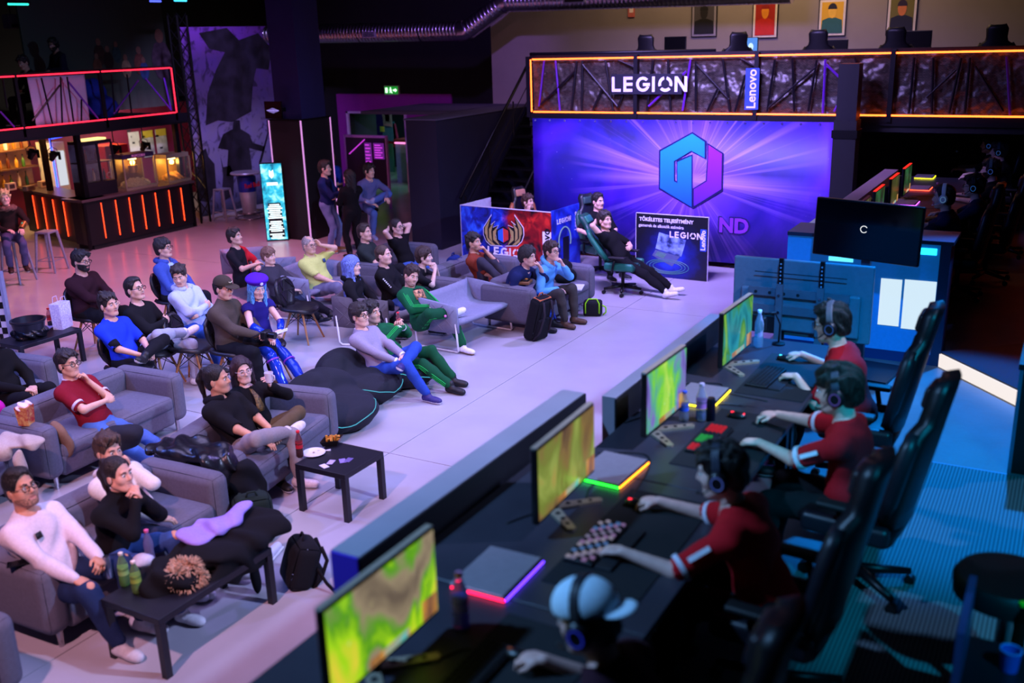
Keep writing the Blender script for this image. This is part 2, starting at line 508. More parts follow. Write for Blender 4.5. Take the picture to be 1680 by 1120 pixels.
def skeleton(sp):
    H = sp.get('h', 1.); hz = sp.get('hz', .52)
    lean, side, twist, bend = (sp.get(k, 0.) for k in ('lean', 'side', 'twist', 'bend'))
    J = {}
    P0 = np.array([0, 0, hz]); J['P'] = P0
    Rl = rot_axis((1, 0, 0), lean) @ rot_axis((0, 1, 0), side)         # + lean = backwards
    Ru = Rl @ rot_axis((1, 0, 0), -bend)                                # + bend = upper back curls forward
    Rt = Ru @ rot_axis((0, 0, 1), twist)
    up = Rl[:, 2]; up2 = Ru[:, 2]
    A = P0+up*.24*H; J['A'] = A
    J['N'] = A+up2*.26*H
    J['Rl'] = Rl; J['Rt'] = Rt
    J['C'] = A+up2*.10*H
    sw = sp.get('sw', .178)*H; lift = sp.get('lift', 0.)
    r = Rt[:, 0]
    J['sh'] = {1: A+up2*(.176+lift)*H+r*sw+Rt[:, 1]*.005, -1: A+up2*(.176+lift)*H-r*sw+Rt[:, 1]*.005}
    hy, hp, hr = sp.get('head', (0, 0, 0))                              # + yaw turns to the person's left, + pitch looks up
    Rh = rot_axis((0, 0, 1), hy) @ rot_axis((1, 0, 0), hp) @ rot_axis((0, 1, 0), hr)
    nk = unit(up2*.5+np.array([0, .10, .55])+Rh[:, 2]*.25)
    J['hb'] = J['N']+nk*.065*H
    J['H'] = J['N']+nk*.085*H+Rh[:, 2]*.098*H+Rh[:, 1]*.022*H; J['Rh'] = Rh
    fr = {'P': (P0, np.eye(3)), 'T': (P0, Rt), 'H': (J['H'], Rh)}
    J['el'], J['wr'], J['hd'], J['pn'], J['curl'] = {}, {}, {}, {}, {}
    for g, key in ((1, 'R'), (-1, 'L')):
        a = sp.get(key, 'lap')
        if isinstance(a, str): a = arm_preset(a, g)
        elif isinstance(a[0], str) and len(a) == 2:
            b = list(arm_preset(a[0], g)); b[1] = tuple(np.array(b[1])+np.array(a[1])); a = b
        fo, fR = fr[a[0]]
        t = fo+fR @ (np.array(a[1])*H)
        J['el'][g], J['wr'][g] = ik(J['sh'][g], t, .285*H, .25*H, fR @ np.array(a[2]))
        hd = fR @ np.array(a[3]) if a[3] is not None else J['wr'][g]-J['el'][g]
        J['hd'][g] = unit(hd); pn = fR @ np.array(a[5], float); pn = pn-J['hd'][g]*(pn @ J['hd'][g]); J['pn'][g] = unit(pn); J['curl'][g] = a[4]
    J['hip'], J['kn'], J['an'], J['fd'] = {}, {}, {}, {}
    hw = .09*H
    for g, key in ((1, 'r'), (-1, 'l')):
        J['hip'][g] = P0+np.array([g*hw, 0, -.01])
        lg = sp.get(key)
        if lg is None: lg = 'sit'
        if isinstance(lg, str): lg = {
            'sit': ((.13*g, .47, .085), (g*.15, .3, 1), (.15*g, 1, 0)),
            'fwd': ((.13*g, .62, .085), (g*.15, .3, 1), (.1*g, 1, .1)),
            'far': ((.14*g, .80, .085), (g*.15, .3, 1), (.1*g, 1, .3)),
            'in':  ((.13*g, .30, .09), (g*.15, .3, 1), (.1*g, 1, -.1)),
            'fig4': ((-.13*g, .40, hz+.14), (g*1., .5, .55), (-.85*g, .45, .35)),
            'over': ((-.17*g, .66, hz-.17), (-g*.0, .4, 1), (-.25*g, .9, -.4)),
            'stand': ((.11*g, .02, .085), (g*.1, 1, 0), (.2*g, 1, 0)),
        }[lg]
        J['kn'][g], J['an'][g] = ik(J['hip'][g], np.array(lg[0], float), .435*H, .42*H, lg[1])
        J['fd'][g] = unit(lg[2])
    return J

SKIN = ['#d9a58c', '#c9957c', '#e3b49c', '#b98468']
def hand_sdf(S, w, d, pn, curl, g, H=1., arm=None):
    """palm, four jointed fingers and a thumb leaving the side of the palm"""
    x = np.cross(d, pn)*(-1 if g > 0 else 1)         # towards the thumb side
    x = np.cross(pn, d)*g*-1.
    th = x
    if arm is not None: S.cone(w-unit(w-arm)*.05, w, .027*H, .025*H, k=.0)
    c = w+d*.045*H
    Rm = np.stack([th, d, -pn], 1)
    S.ell(c+d*.005, (.043*H, .056*H, .019*H), Rm, k=.015)
    L = [.068, .076, .072, .058]; off = [.030, .010, -.011, -.031]
    a0 = math.radians(10+70*curl); a1 = math.radians(12+85*curl)
    for i in range(4):
        b = w+d*(.083-.006*abs(i-1.2))*H+th*off[i]*H
        sp = th*(off[i]*.10)
        d1 = unit(d*math.cos(a0*.75)+pn*math.sin(a0*.75)+sp)
        d2 = unit(d*math.cos(a0*.75+a1*.8)+pn*math.sin(a0*.75+a1*.8))
        m = b+d1*L[i]*.55*H; e = m+d2*L[i]*.5*H
        S.cone(b-d*.015, m, .0098*H, .0088*H, k=.006).cone(m, e, .0088*H, .0072*H, k=.003)
    tb = w+d*.028*H+th*.028*H
    td = unit(d*.62+th*.62+pn*(.25+.35*curl)); td2 = unit(d*.85+th*(.25-.3*curl)+pn*(.2+.3*curl))
    S.cone(tb, tb+td*.038*H, .0135*H, .0105*H, k=.012).cone(tb+td*.038*H, tb+td*.038*H+td2*.034*H, .0105*H, .0085*H, k=.003)
def head_sdf(H, c, R, fat=1.):
    S = SDF()
    def p(x, y, z): return c+R @ (np.array([x, y, z])*H)
    S.ell(p(0, -.014, .035), np.array([.074, .096, .088])*H, R, k=.0)
    S.ell(p(0, .026, -.040), np.array([.060*fat, .068, .080])*H, R, k=.03)
    S.cone(p(-.014, .070, -.098), p(.014, .070, -.098), .022*H, .022*H, k=.03)
    for g in (-1, 1):
        S.ell(p(.040*g, .052, -.028), np.array([.026, .028, .028])*H, R, k=.025)
        S.cone(p(.054*g, -.002, -.062), p(.03*g, .05, -.095), .018*H, .016*H, k=.03)
        S.ell(p(.078*g, -.010, -.012), np.array([.009, .020, .033])*H, R, k=.008)
    S.cone(p(-.034, .078, .024), p(.034, .078, .024), .013*H, .013*H, k=.014)
    S.cone(p(0, .086, .012), p(0, .106, -.026), .0085*H, .0125*H, k=.012)
    S.cone(p(-.012, .092, -.032), p(.012, .092, -.032), .009*H, .009*H, k=.01)
    for g in (-1, 1): S.ell(p(.031*g, .096, .004), np.array([.019, .014, .0115])*H, R, k=.010, sub=True)
    S.cone(p(-.020, .077, -.060), p(.020, .077, -.060), .010*H, .010*H, k=.008)
    S.cone(p(-.019, .078, -.073), p(.019, .078, -.073), .010*H, .010*H, k=.008)
    S.cone(p(-.022, .090, -.0665), p(.022, .090, -.0665), .0030*H, .0030*H, k=.004, sub=True)
    return S
def hair_sdf(style, H, c, R, seed):
    S = SDF()
    def p(x, y, z): return c+R @ (np.array([x, y, z])*H)
    t = {'short': .014, 'buzz': .005, 'fade': .012, 'curly': .026, 'quiff': .014, 'fringe': .020, 'long': .017, 'pony': .010, 'wig': .024, 'bun': .012, 'thin': .004}.get(style, .014)
    S.ell(p(0, -.016, .038), np.array([.076+t*.7, .097+t, .089+t])*H, R, k=.0)
    if style in ('fade', 'quiff', 'short', 'fringe', 'curly'):
        S.ell(p(0, .012, .100), np.array([.062, .078, .034+(.016 if style == 'quiff' else .004)])*H, R, k=.02)
    if style == 'quiff': S.ell(p(0, .070, .112), np.array([.055, .030, .028])*H, R, k=.02)
    S.ell(p(0, -.05, -.035), np.array([.066, .052+t, .062])*H, R, k=.03)
    # clear the face and ears
    dz = -.018 if style in ('fringe', 'wig') else (.018 if style in ('buzz', 'fade', 'pony', 'bun') else .004)
    S.ell(p(0, .135, -.030+dz), np.array([.098, .127, .114])*H, R, k=.006, sub=True)
    if style not in ('long', 'wig'):
        for g in (-1, 1): S.ell(p(.090*g, .020, -.044), np.array([.034, .052, .064])*H, R, k=.006, sub=True)
    if style == 'thin': S.ell(p(0, .03, .125), np.array([.05, .075, .05])*H, R, k=.01, sub=True)
    if style in ('long', 'wig'):
        ln = .46 if style == 'wig' else .26
        S.cone(p(0, -.075, .02), p(0, -.085, -ln), .075*H, .060*H, k=.03)
        for g in (-1, 1):
            S.cone(p(.074*g, .014 if style == 'wig' else -.004, .04), p(.086*g, .060 if style == 'wig' else -.012, -ln*.95), .026*H, .030*H, k=.03)
            S.cone(p(.074*g, -.03, .02), p(.082*g, -.03, -ln), .034*H, .036*H, k=.03)
    if style == 'pony':
        S.ell(p(0, -.10, .09), np.array([.026, .026, .026])*H, R, k=.015)
        S.cone(p(0, -.115, .09), p(0, -.155, .0), .022*H, .030*H, k=.02).cone(p(0, -.155, 0), p(0, -.135, -.19), .030*H, .014*H, k=.02)
    if style == 'bun': S.ell(p(0, -.115, .06), np.array([.04, .035, .04])*H, R, k=.015)
    am = .009 if style == 'curly' else (.0055 if style in ('quiff', 'fringe', 'short') else .0026)
    rt = random.Random(int(seed*100)+3)
    if style in ('short', 'quiff', 'fringe', 'curly'):
        for i in range(16):
            x_ = -.062+.124*i/15; zz = .088-.35*abs(x_)-(.018 if style == 'fringe' else 0)
            y_ = .082-5.5*x_*x_
            a_ = p(x_, y_-.03, zz+.026); b_ = p(x_+rt.uniform(-.018, .018), y_+rt.uniform(.004, .016), zz+rt.uniform(-.012, .022))
            S.cone(a_, b_, .015*H, .006*H, k=.008)
        for i in range(14):
            a2, b2 = rt.uniform(0, 2*PI), rt.uniform(.2, 1.1)
            d2 = np.array((math.sin(b2)*math.cos(a2)*.082, math.sin(b2)*math.sin(a2)*.10-.016, math.cos(b2)*.098+.036))
            S.cone(p(*(d2*.95)), p(*(d2*rt.uniform(1.08, 1.20)+np.array((rt.uniform(-.015, .015), rt.uniform(-.01, .02), 0)))), .020*H, .007*H, k=.012)
    S.disp = folds(am*H, 120 if style == 'curly' else 150, seed, (.9, .2, .3))
    q = p(0, 0, -.085)
    if style not in ('long', 'wig', 'pony'): S.clips.append(plane(p(0, -.05, -.085), -R[:, 2]))
    return S

def glasses_mesh(H, c, R, m):
    b = MB()
    def p(x, y, z): return c+R @ (np.array([x, y, z])*H)
    for g in (-1, 1):
        pts = [p(g*(.034+.026*math.cos(a)*(1 if abs(math.cos(a)) < .9 else .95)), .104-.010*abs(math.cos(a))*0, .001+.019*math.sin(a)) for a in np.linspace(0, 2*PI, 13)[:-1]]
        b.tube(pts, .0030*H, 5, closed=True)
        b.tube([p(g*.060, .102, .008), p(g*.078, .05, .006), p(g*.082, -.01, .004)], .0026*H, 5)
    b.tube([p(-.009, .105, .004), p(.009, .105, .004)], .0028*H, 5)
    return b
def headset_mesh(H, c, R):
    b = MB()
    def p(x, y, z): return c+R @ (np.array([x, y, z])*H)
    pts = [p(.098*math.sin(a), -.012, .012+.128*math.cos(a)) for a in np.linspace(-1.5, 1.5, 15)]
    V = np.array(pts)
    for o_ in (-.011, 0, .011): b.tube(V+R[:, 1]*o_*H, .0105*H, 6)
    return b
def cups_mesh(H, c, R, g):
    b = MB()
    def p(x, y, z): return c+R @ (np.array([x, y, z])*H)
    if 1:
        b.lathe([(.028*H, 0), (.042*H, .004*H), (.046*H, .016*H), (.044*H, .03*H), (.034*H, .040*H)], p(g*.076, -.008, -.014), 14, R @ np.array([[0, 0, g], [0, g, 0], [-1, 0, 0]], float) @ np.diag([1.15, 1., 1.]))
    return b
PEOPLE = []
def hair_mat(col):
    n = 'hair_'+col.lstrip('#')
    if n in MATS: return MATS[n]
    m = mat(n, col, .42, spec=.5); nt = m.node_tree; b = nt.nodes['Principled BSDF']
    tc = nn(nt, 'ShaderNodeTexCoord'); mp = nn(nt, 'ShaderNodeMapping'); mp.inputs['Scale'].default_value = (150, 150, 22); mp.inputs['Rotation'].default_value = (.5, .2, 0)
    nz = nn(nt, 'ShaderNodeTexNoise'); nz.inputs['Scale'].default_value = 1.; nz.inputs['Detail'].default_value = 3
    nt.links.new(tc.outputs['Object'], mp.inputs[0]); nt.links.new(mp.outputs[0], nz.inputs['Vector'])
    mx = nn(nt, 'ShaderNodeMix', data_type='RGBA'); c = lin(col)
    mx.inputs[6].default_value = (*[x*.4 for x in c], 1); mx.inputs[7].default_value = (*[min(1, x*2.2+.012) for x in c], 1)
    rp = nn(nt, 'ShaderNodeMapRange'); rp.inputs[1].default_value = .35; rp.inputs[2].default_value = .65
    nt.links.new(nz.outputs[0], rp.inputs[0]); nt.links.new(rp.outputs[0], mx.inputs[0]); nt.links.new(mx.outputs[2], b.inputs['Base Color'])
    bp = nn(nt, 'ShaderNodeBump'); bp.inputs['Strength'].default_value = .8; bp.inputs['Distance'].default_value = .012
    nt.links.new(nz.outputs[0], bp.inputs['Height']); nt.links.new(bp.outputs[0], b.inputs['Normal'])
    return m
def person(label, px=None, face=0., loc=None, q=1., skin='#d6a48c', hair='#1a1412', style='short', top='#202024', sleeve=1., bottom='#15161c', shoes='#17171a', sole='#c8c8cc',
           glasses=None, beard=None, headset=None, cap=None, collar=None, open_top=None, fat=1., cuff=None, thick=.016, name='person', hood=None, fold=.0045, group=None, bare=False, sock=None, zofs=0., **sp):
    """px: where the middle of the head shows in the photo; face: heading in degrees from +x; q scales the mesh fineness"""
    J = skeleton(sp); H = sp.get('h', 1.)
    rz = math.radians(face-90)
    Rz = rotz(rz)
    hl = J['H']
    if loc is None:
        w = at(px[0], px[1], hl[2]+zofs); o2 = Rz @ hl; loc = (w[0]-o2[0], w[1]-o2[1])
    seed = (len(PEOPLE)*1.7) % 6.3
    ms = [mat('skin_'+skin.lstrip('#'), skin, .5, var=.06, scale=25, spec=.35), mat('eye_white', '#d8d4d0', .3), mat('eye_iris', '#1c1310', .2), mat('lips_'+skin.lstrip('#'), skin, .45, col2='#a8605a', scale=3)]
    # ---- body: torso and legs, arms, hands, head, each meshed at its own fineness in one mesh
    parts = []
    def torso(S, e=0., low=True, belly=1.):
        Rl, Rt = J['Rl'], J['Rt']
        S.ell(J['P']+Rl[:, 2]*.03, (.165*fat+e, .118*fat+e, .125+e), Rl, k=.0)
        S.ell(J['P']*.45+J['A']*.55+Rl[:, 1]*(.02*fat*belly), (.150*fat+e, .108*fat*belly+e, .15+e), Rl, k=.06)
        S.ell(J['C'], (.168*fat+e, .112*fat+e, .165+e), Rt, k=.06)
        S.cone(J['sh'][1]-Rt[:, 0]*.012, J['sh'][-1]+Rt[:, 0]*.012, .058+e, .058+e, k=.05)
        for g in (1, -1): S.cone(J['N']+Rt[:, 0]*.03*g-unit(J['hb']-J['N'])*.012, J['sh'][g], .050+e*.7, .048+e*.7, k=.03)
        S.cone(J['N']-unit(J['hb']-J['N'])*.05, J['N'], .085+e*.6, .062+e*.3, k=.05)
    def arm(S, g, e, f0=0., f1=1.):
        s_, el, wr = J['sh'][g], J['el'][g], J['wr'][g]; t = .5+.5*fat
        S.cone(s_, el, (.054*t+e)*1., .043*t+e, k=.04)
        if f1 > .5:
            k = min(1., (f1-.5)*2)
            S.cone(el, el+(wr-el)*k, .042*t+e, .042*t+(.027-.042*t)*k+e, k=.015)
    def leg(S, g, e, f1=1.):
        h_, k_, a_ = J['hip'][g], J['kn'][g], J['an'][g]; t = .5+.5*fat
        S.cone(h_, k_, .083*t+e, .058*t+e, k=.05)
        kk = k_+(a_-k_)*.35
        S.cone(k_, kk, .054*t+e, .055*t+e, k=.02)
        S.cone(kk, k_+(a_-k_)*f1, .055*t+e, .055*t+(.040-.055*t)*((f1-.35)/.65)+e, k=.02)
    S = SDF(); torso(S, -.004)
    for g in (1, -1): leg(S, g, -.004)
    parts.append((*S.mesh(.026*q), 0))
    for g in (1, -1):
        S = SDF(); arm(S, g, -.002); parts.append((*S.mesh(.012*q), 0))
        S = SDF(); hand_sdf(S, J['wr'][g], J['hd'][g], J['pn'][g], J['curl'][g], g, H, J['el'][g]); parts.append((*S.mesh(.0062*min(q, 1.15)), 0))
    c, R = J['H'], J['Rh']
    HB = H; H = H*1.07
    def hp(x, y, z): return c+R @ (np.array([x, y, z])*H)
    S = head_sdf(H, c, R, min(fat, 1.22))
    S.cone(J['N']-unit(J['hb']-J['N'])*.06, hp(0, -.018, -.06), .058*H*(.6+.4*fat), .052*H*(.6+.4*fat), k=.03)
    V, Qd = S.mesh(.0066*min(q, 1.25))
    ctr = (V[Qd].mean(1)-c) @ R/H
    lip = (np.abs(ctr[:, 0]) < .024) & (np.abs(ctr[:, 2]+.0665) < .011) & (ctr[:, 1] > .078)
    parts.append((V, Qd, np.where(lip, 3, 0)))
    for g in (1, -1):
        v, f = quadball(hp(.031*g, .0765, .003), .0125*H, 10, 6); parts.append((v, f, 1))
        v, f = quadball(hp(.031*g, .0862, .003), np.array([.0058, .0058, .0058])*H, 8, 6); parts.append((v, f, 2))
    body = mesh_obj(name, parts, ms)
    body.location = (loc[0], loc[1], zofs); body.rotation_euler = (0, 0, rz)
    tag(body, label, 'person', group)
    # ---- hair with eyebrows
    hm = hair_mat(hair)
    hp_parts = []
    if style != 'none':
        S = hair_sdf(style, H, c, R, seed)
        if cap: S.clips.append(plane(hp(0, .0, .035), R[:, 2]))
        hp_parts.append((*S.mesh(.0072*min(q, 1.2)), 0))
    S = SDF()
    for g in (1, -1): S.cone(hp(.014*g, .0925, .024), hp(.033*g, .0935, .031), .0048*H, .0046*H, k=.002).cone(hp(.033*g, .0935, .031), hp(.050*g, .082, .024), .0046*H, .003*H, k=.002)
    hp_parts.append((*S.mesh(.0045), 0))
    mesh_obj('hair', hp_parts, [hm], body)
    if beard:
        S = head_sdf(H*(1.03 if beard == 'full' else 1.014), c, R, min(fat, 1.22))
        ez = -.045 if beard == 'full' else -.072
        S.clips.append(lambda X, Y, Z: -(((X-c[0])*R[0, 1]+(Y-c[1])*R[1, 1]+(Z-c[2])*R[2, 1])/H-.0))
        S.clips.append(lambda X, Y, Z: (((X-c[0])*R[0, 2]+(Y-c[1])*R[1, 2]+(Z-c[2])*R[2, 2])/H-ez) - .35*np.abs(((X-c[0])*R[0, 0]+(Y-c[1])*R[1, 0]+(Z-c[2])*R[2, 0])/H))
        S.ell(hp(0, .100, -.066), np.array([.024, .03, .010])*H, R, k=.004, sub=True)
        mesh_obj('beard', [(*S.mesh(.0068), 0)], [hm if beard == 'full' else mat('stubble_'+skin[1:], skin, .8, col2='#3c2c26', scale=160)], body)
    # ---- clothes
    HH = H; H = HB
    tm = top if not isinstance(top, str) else fabric(top)
    e = thick
    S = SDF(); torso(S, e)
    for g in (1, -1): arm(S, g, e*.8, f1=sleeve)
    nd = unit(J['hb']-J['N'])
    S.disp = folds(fold, 36, seed)
    nb = J['N']+nd*(.012 if collar != 'turtle' else .055)
    S.clips.append(plane(nb+nd*.02, nd))
    if collar != 'turtle':
        ca = J['N']+nd*.010+J['Rt'][:, 1]*.022; cb = J['N']+nd*.12+J['Rt'][:, 1]*.03; rn = .068*(.65+.35*fat)
        S.cone(ca, cb, rn, rn, k=.008, sub=True)
    # hem: nothing below the hips
    S.clips.append(plane(J['P']-J['Rl'][:, 2]*.055, -J['Rl'][:, 2]))
    for g in (1, -1):
        if sleeve < .5:
            pe = J['sh'][g]+(J['el'][g]-J['sh'][g])*(sleeve*2)
            ax_ = unit(J['el'][g]-J['sh'][g])
            S.p.append(('c', *(lambda a, b: (np.minimum(a, b)-.075, np.maximum(a, b)+.075))(pe+ax_*.085, pe+ax_*.30), (pe+ax_*.085, pe+ax_*.30, .072, .070), .0, True))
        elif sleeve < 1:
            pe = J['el'][g]+(J['wr'][g]-J['el'][g])*((sleeve-.5)*2)
            ax_ = unit(J['wr'][g]-J['el'][g])
            S.p.append(('c', *(lambda a, b: (np.minimum(a, b)-.06, np.maximum(a, b)+.06))(pe+ax_*.06, pe+ax_*.22), (pe+ax_*.06, pe+ax_*.22, .057, .05), .0, True))
    mats = [tm]; V, Qd = S.mesh(.0135*q); MI = 0
    if open_top:        # a second colour: callable on local face centres
        mats.append(fabric(open_top[0])); ctr = V[Qd].mean(1)
        MI = np.where(open_top[1](ctr, J), 1, 0)
    shirt = mesh_obj('shirt', [(V, Qd, MI)], mats, body)
    if collar == 'polo' or collar == 'crew' or collar == 'turtle':
        b = MB(); x, y, z = frame(nd, (0, 1, 0)); rr = {'polo': .066, 'crew': .066, 'turtle': .060}[collar]*(.7+.3*fat)
        for kk in range(2 if collar == 'polo' else 1):
            cc = J['N']+nd*(.012+.014*kk)
            b.tube([cc+rr*(x*math.cos(a)+y*math.sin(a))-J['Rt'][:, 1]*0+nd*(-.022*(np.dot(x*math.cos(a)+y*math.sin(a), J['Rt'][:, 1]))) for a in np.linspace(0, 2*PI, 17)[:-1]], .011, 6, closed=True)
        b.build('collar', fabric(cuff or (top if isinstance(top, str) else '#808080')), shirt, True)
    if hood:
        S = SDF(); bk = -J['Rt'][:, 1]; rx = J['Rt'][:, 0]
        for a in np.linspace(-2.3, 2.3, 9):
            pass
        pts = [J['N']+nd*(.01+.018*math.cos(a))+ (bk*math.cos(a)+rx*math.sin(a))*.088 + bk*.035*max(0, math.cos(a)) for a in np.linspace(-2.5, 2.5, 11)]
        for i in range(10): S.cone(pts[i], pts[i+1], .034, .034, k=.02)
        mesh_obj('hood', [(*S.mesh(.012), 0)], [tm if hood is True else fabric(hood)], shirt)
    if cuff:
        for g in (1, -1):
            if sleeve < .5: p0, ax_, r0 = J['sh'][g]+(J['el'][g]-J['sh'][g])*(sleeve*2), unit(J['el'][g]-J['sh'][g]), .058*(.5+.5*fat)+e*.6
            else: p0, ax_, r0 = J['el'][g]+(J['wr'][g]-J['el'][g])*min(.97, (sleeve-.5)*2), unit(J['wr'][g]-J['el'][g]), .034+e*.6
            MB().cyl(p0-ax_*.012, p0+ax_*.012, r0, r0, 14).build('cuff', fabric(cuff), shirt, 40)
    if bottom:
        S = SDF(); e2 = .012
        S.ell(J['P']+J['Rl'][:, 2]*.02, (.166*fat+e2, .12*fat+e2, .12+e2), J['Rl'], k=.0)
        for g in (1, -1): leg(S, g, e2, .90)
        S.disp = folds(.0045, 33, seed+2, (.4, 1., .7))
        bm_ = bottom if not isinstance(bottom, str) else fabric(bottom)
        mesh_obj('trousers', [(*S.mesh(.0145*q), 0)], [bm_], body)
    if shoes:
        sm = mat('shoe_'+shoes.lstrip('#'), shoes, .55, var=.1, scale=30); so = plain(sole, .6)
        for g in (1, -1):
            a_, fd = J['an'][g], J['fd'][g]
            upv = unit(unit(J['kn'][g]-a_)-fd*(unit(J['kn'][g]-a_) @ fd)*1.0)
            if abs(fd[2]) < .12 and a_[2] < .12: upv = np.array([0, 0, 1.]); fd = unit(fd*np.array([1, 1, 0]))
            sx_ = unit(np.cross(fd, upv)); Rm = np.stack([sx_, fd, upv], 1)
            hl_ = a_-upv*.035*H-fd*.035*H; toe = a_-upv*.052*H+fd*.150*H
            S = SDF(); S.cone(hl_, toe, .045*H, .036*H, k=0); S.ell(a_-upv*.045*H+fd*.10*H, (.050*H, .085*H, .034*H), Rm, k=.02)
            S.cone(a_-upv*.02-fd*.01, a_+upv*.028-fd*.012, .044*H, .042*H, k=.03)
            S.clips.append(plane(a_-upv*.080*H, -upv))
            V, Qd = S.mesh(.0095*min(q, 1.2)); zz = (V[Qd].mean(1)-a_) @ upv
            mesh_obj('shoe', [(V, Qd, np.where(zz < -.056*H, 1, 0))], [sm, so], body)
            if sock:
                MB().cyl(a_, a_+unit(J['kn'][g]-a_)*.10, .040*H, .043*H, 12).build('sock', fabric(sock), body, 40)
    H = HH
    if glasses: glasses_mesh(H, c, R, None).build('glasses', plain(glasses, .3), body, True)
    if headset:
        hs = headset_mesh(H, c, R).build('headset', plain(headset[0], .45), body, True)
        for g in (-1, 1): cups_mesh(H, c, R, g).build('ear_cup', plain(headset[1], .4), hs, 40)
        if len(headset) > 2:
            for g in (-1, 1): MB().tube([hp(g*.1175, -.008+.026*math.cos(a), -.014+.030*math.sin(a)) for a in np.linspace(0, 2*PI, 15)[:-1]], .0026, 5, closed=True).build('light_ring', glow(headset[2], .3), hs)
        MB().tube([hp(-.10, .02, -.035), hp(-.085, .07, -.07), hp(-.045, .105, -.080)], .004, 5).ball(hp(-.040, .108, -.080), .009, 8, 6).build('microphone', plain(headset[1], .5), hs, True)
    if cap:
        S = SDF(); S.ell(hp(0, -.012, .052), np.array([.090, .112, .088])*H, R, k=0)
        S.clips.append(plane(hp(0, 0, .038), -R[:, 2]))
        cm_ = mesh_obj('cap', [(*S.mesh(.008), 0)], [fabric(cap)], body)
        S = SDF(); S.ell(hp(0, .115, .040), np.array([.078, .085, .010])*H, R @ rot_axis((1, 0, 0), -8), k=0)
        mesh_obj('brim', [(*S.mesh(.0065), 0)], [fabric(cap)], cm_)
    PEOPLE.append((body, J, Rz))
    return body, J

# ------------------------------------------------------------------ the setting
SX0, SX1, SY0, SY1 = -30., 6., -3., 30.
black = mat('black_wall', '#0d0c12', .8, var=.15, scale=3)
dark = mat('dark_paint', '#101018', .55, var=.1, scale=6)
blackmetal = mat('black_metal', '#0b0b10', .4, .4, var=.1)
STG = .86          # stage level
MEZ = 2.52         # gallery level
def floor_mat():
    m = mat('epoxy_floor', '#a9a4ad', .24, var=.05, scale=1.2, bump=.02, bscale=60, coat=.0, spec=.55)
    return m
m_floor = floor_mat()
fl = struct('floor', MB().b2((SX0, SY0, -.12), (SX1, SY1, -.012)), mat('floor_joint', '#3b3844', .8), 'pale poured floor with saw-cut joints')
XJ = [SX0, -23.67, -17.67, -11.67, -5.67, .33, SX1]; YJ = [SY0, 1.36, 7.36, 13.36, 19.36, 25.36, SY1]
for i in range(len(XJ)-1):
    for j in range(len(YJ)-1):
        g = .005
        MB().b2((XJ[i]+g, YJ[j]+g, -.012), (XJ[i+1]-g, YJ[j+1]-g, 0)).build('floor_slab', m_floor, fl)
# outer walls and ceiling
struct('wall_back', MB().b2((-30, 22.1, 0), (-17.56, 22.3, 6.6)).b2((-15.66, 22.1, 0), (-9.5, 22.3, 6.6)).b2((-17.56, 22.1, 2.08), (-15.66, 22.3, 6.6)), black, 'black back wall around the lit opening')
struct('wall_left', MB().b2((-24.2, -3, 0), (-24, 22.1, 6.6)), black, 'black wall far left behind the bar')
struct('wall_right', MB().b2((5.8, -3, 0), (6, 30, 6.6)), black)
struct('wall_near', MB().b2((-24, -3.2, 0), (6, -3, 6.6)), black)
m_beige = mat('gallery_wall', '#8b8380', .85, var=.04, scale=2, bump=.05, bscale=30)
gw = struct('wall_gallery', MB().b2((-12.05, 20.5, 0), (5.8, 20.7, 6.6)), m_beige, 'taupe gallery wall hung with framed posters')
struct('ceiling', MB().b2((-24, -3, 6.6), (6, 22.3, 6.8)), black)
# purple painted surround on the back wall, with the frame of the opening
pp = MB().b2((-17.93, 22.05, 0), (-17.56, 22.1, 2.58)).b2((-15.66, 22.05, 0), (-14.2, 22.1, 2.58)).b2((-17.56, 22.05, 2.08), (-15.66, 22.1, 2.58))
struct('trim_1', pp, mat('magenta_paint', '#8a1f8c', .6, var=.05), 'magenta painted surround of the opening in the back wall')
fr = MB().b2((-17.60, 22.0, 0), (-17.54, 22.06, 2.12)).b2((-15.68, 22.0, 0), (-15.62, 22.06, 2.12)).b2((-17.60, 22.0, 2.07), (-15.62, 22.06, 2.12))
struct('door_1', fr, plain('#c9a6cf', .4), 'pale frame of the opening into the arcade room')
# room beyond the opening
struct('wall_arcade', MB().b2((-19.5, 26.5, 0), (-12.5, 26.7, 3)).b2((-17.75, 22.3, 0), (-17.65, 23.4, 3)), mat('arcade_wall', '#2a2740', .8, var=.2, scale=2), 'dark wall of the arcade room behind')
# dark room box beside the stairs
bx0, by0 = -10.63, 15.93
struct('wall_box', MB().b2((-11.32, by0, 0), (bx0, 19.7, 2.47)), mat('navy_panel', '#16162a', .6, var=.08, scale=4), 'dark navy boxed-in room beside the stairs')
struct('trim_2', MB().b2((-13.6, 17.5, 2.44), (-11.32, 19.9, 2.50)).b2((-11.36, by0-.02, 2.47), (bx0+.02, 19.9, 2.5)), mat('box_top', '#4a4558', .7), 'paler grey top of the boxed-in room')
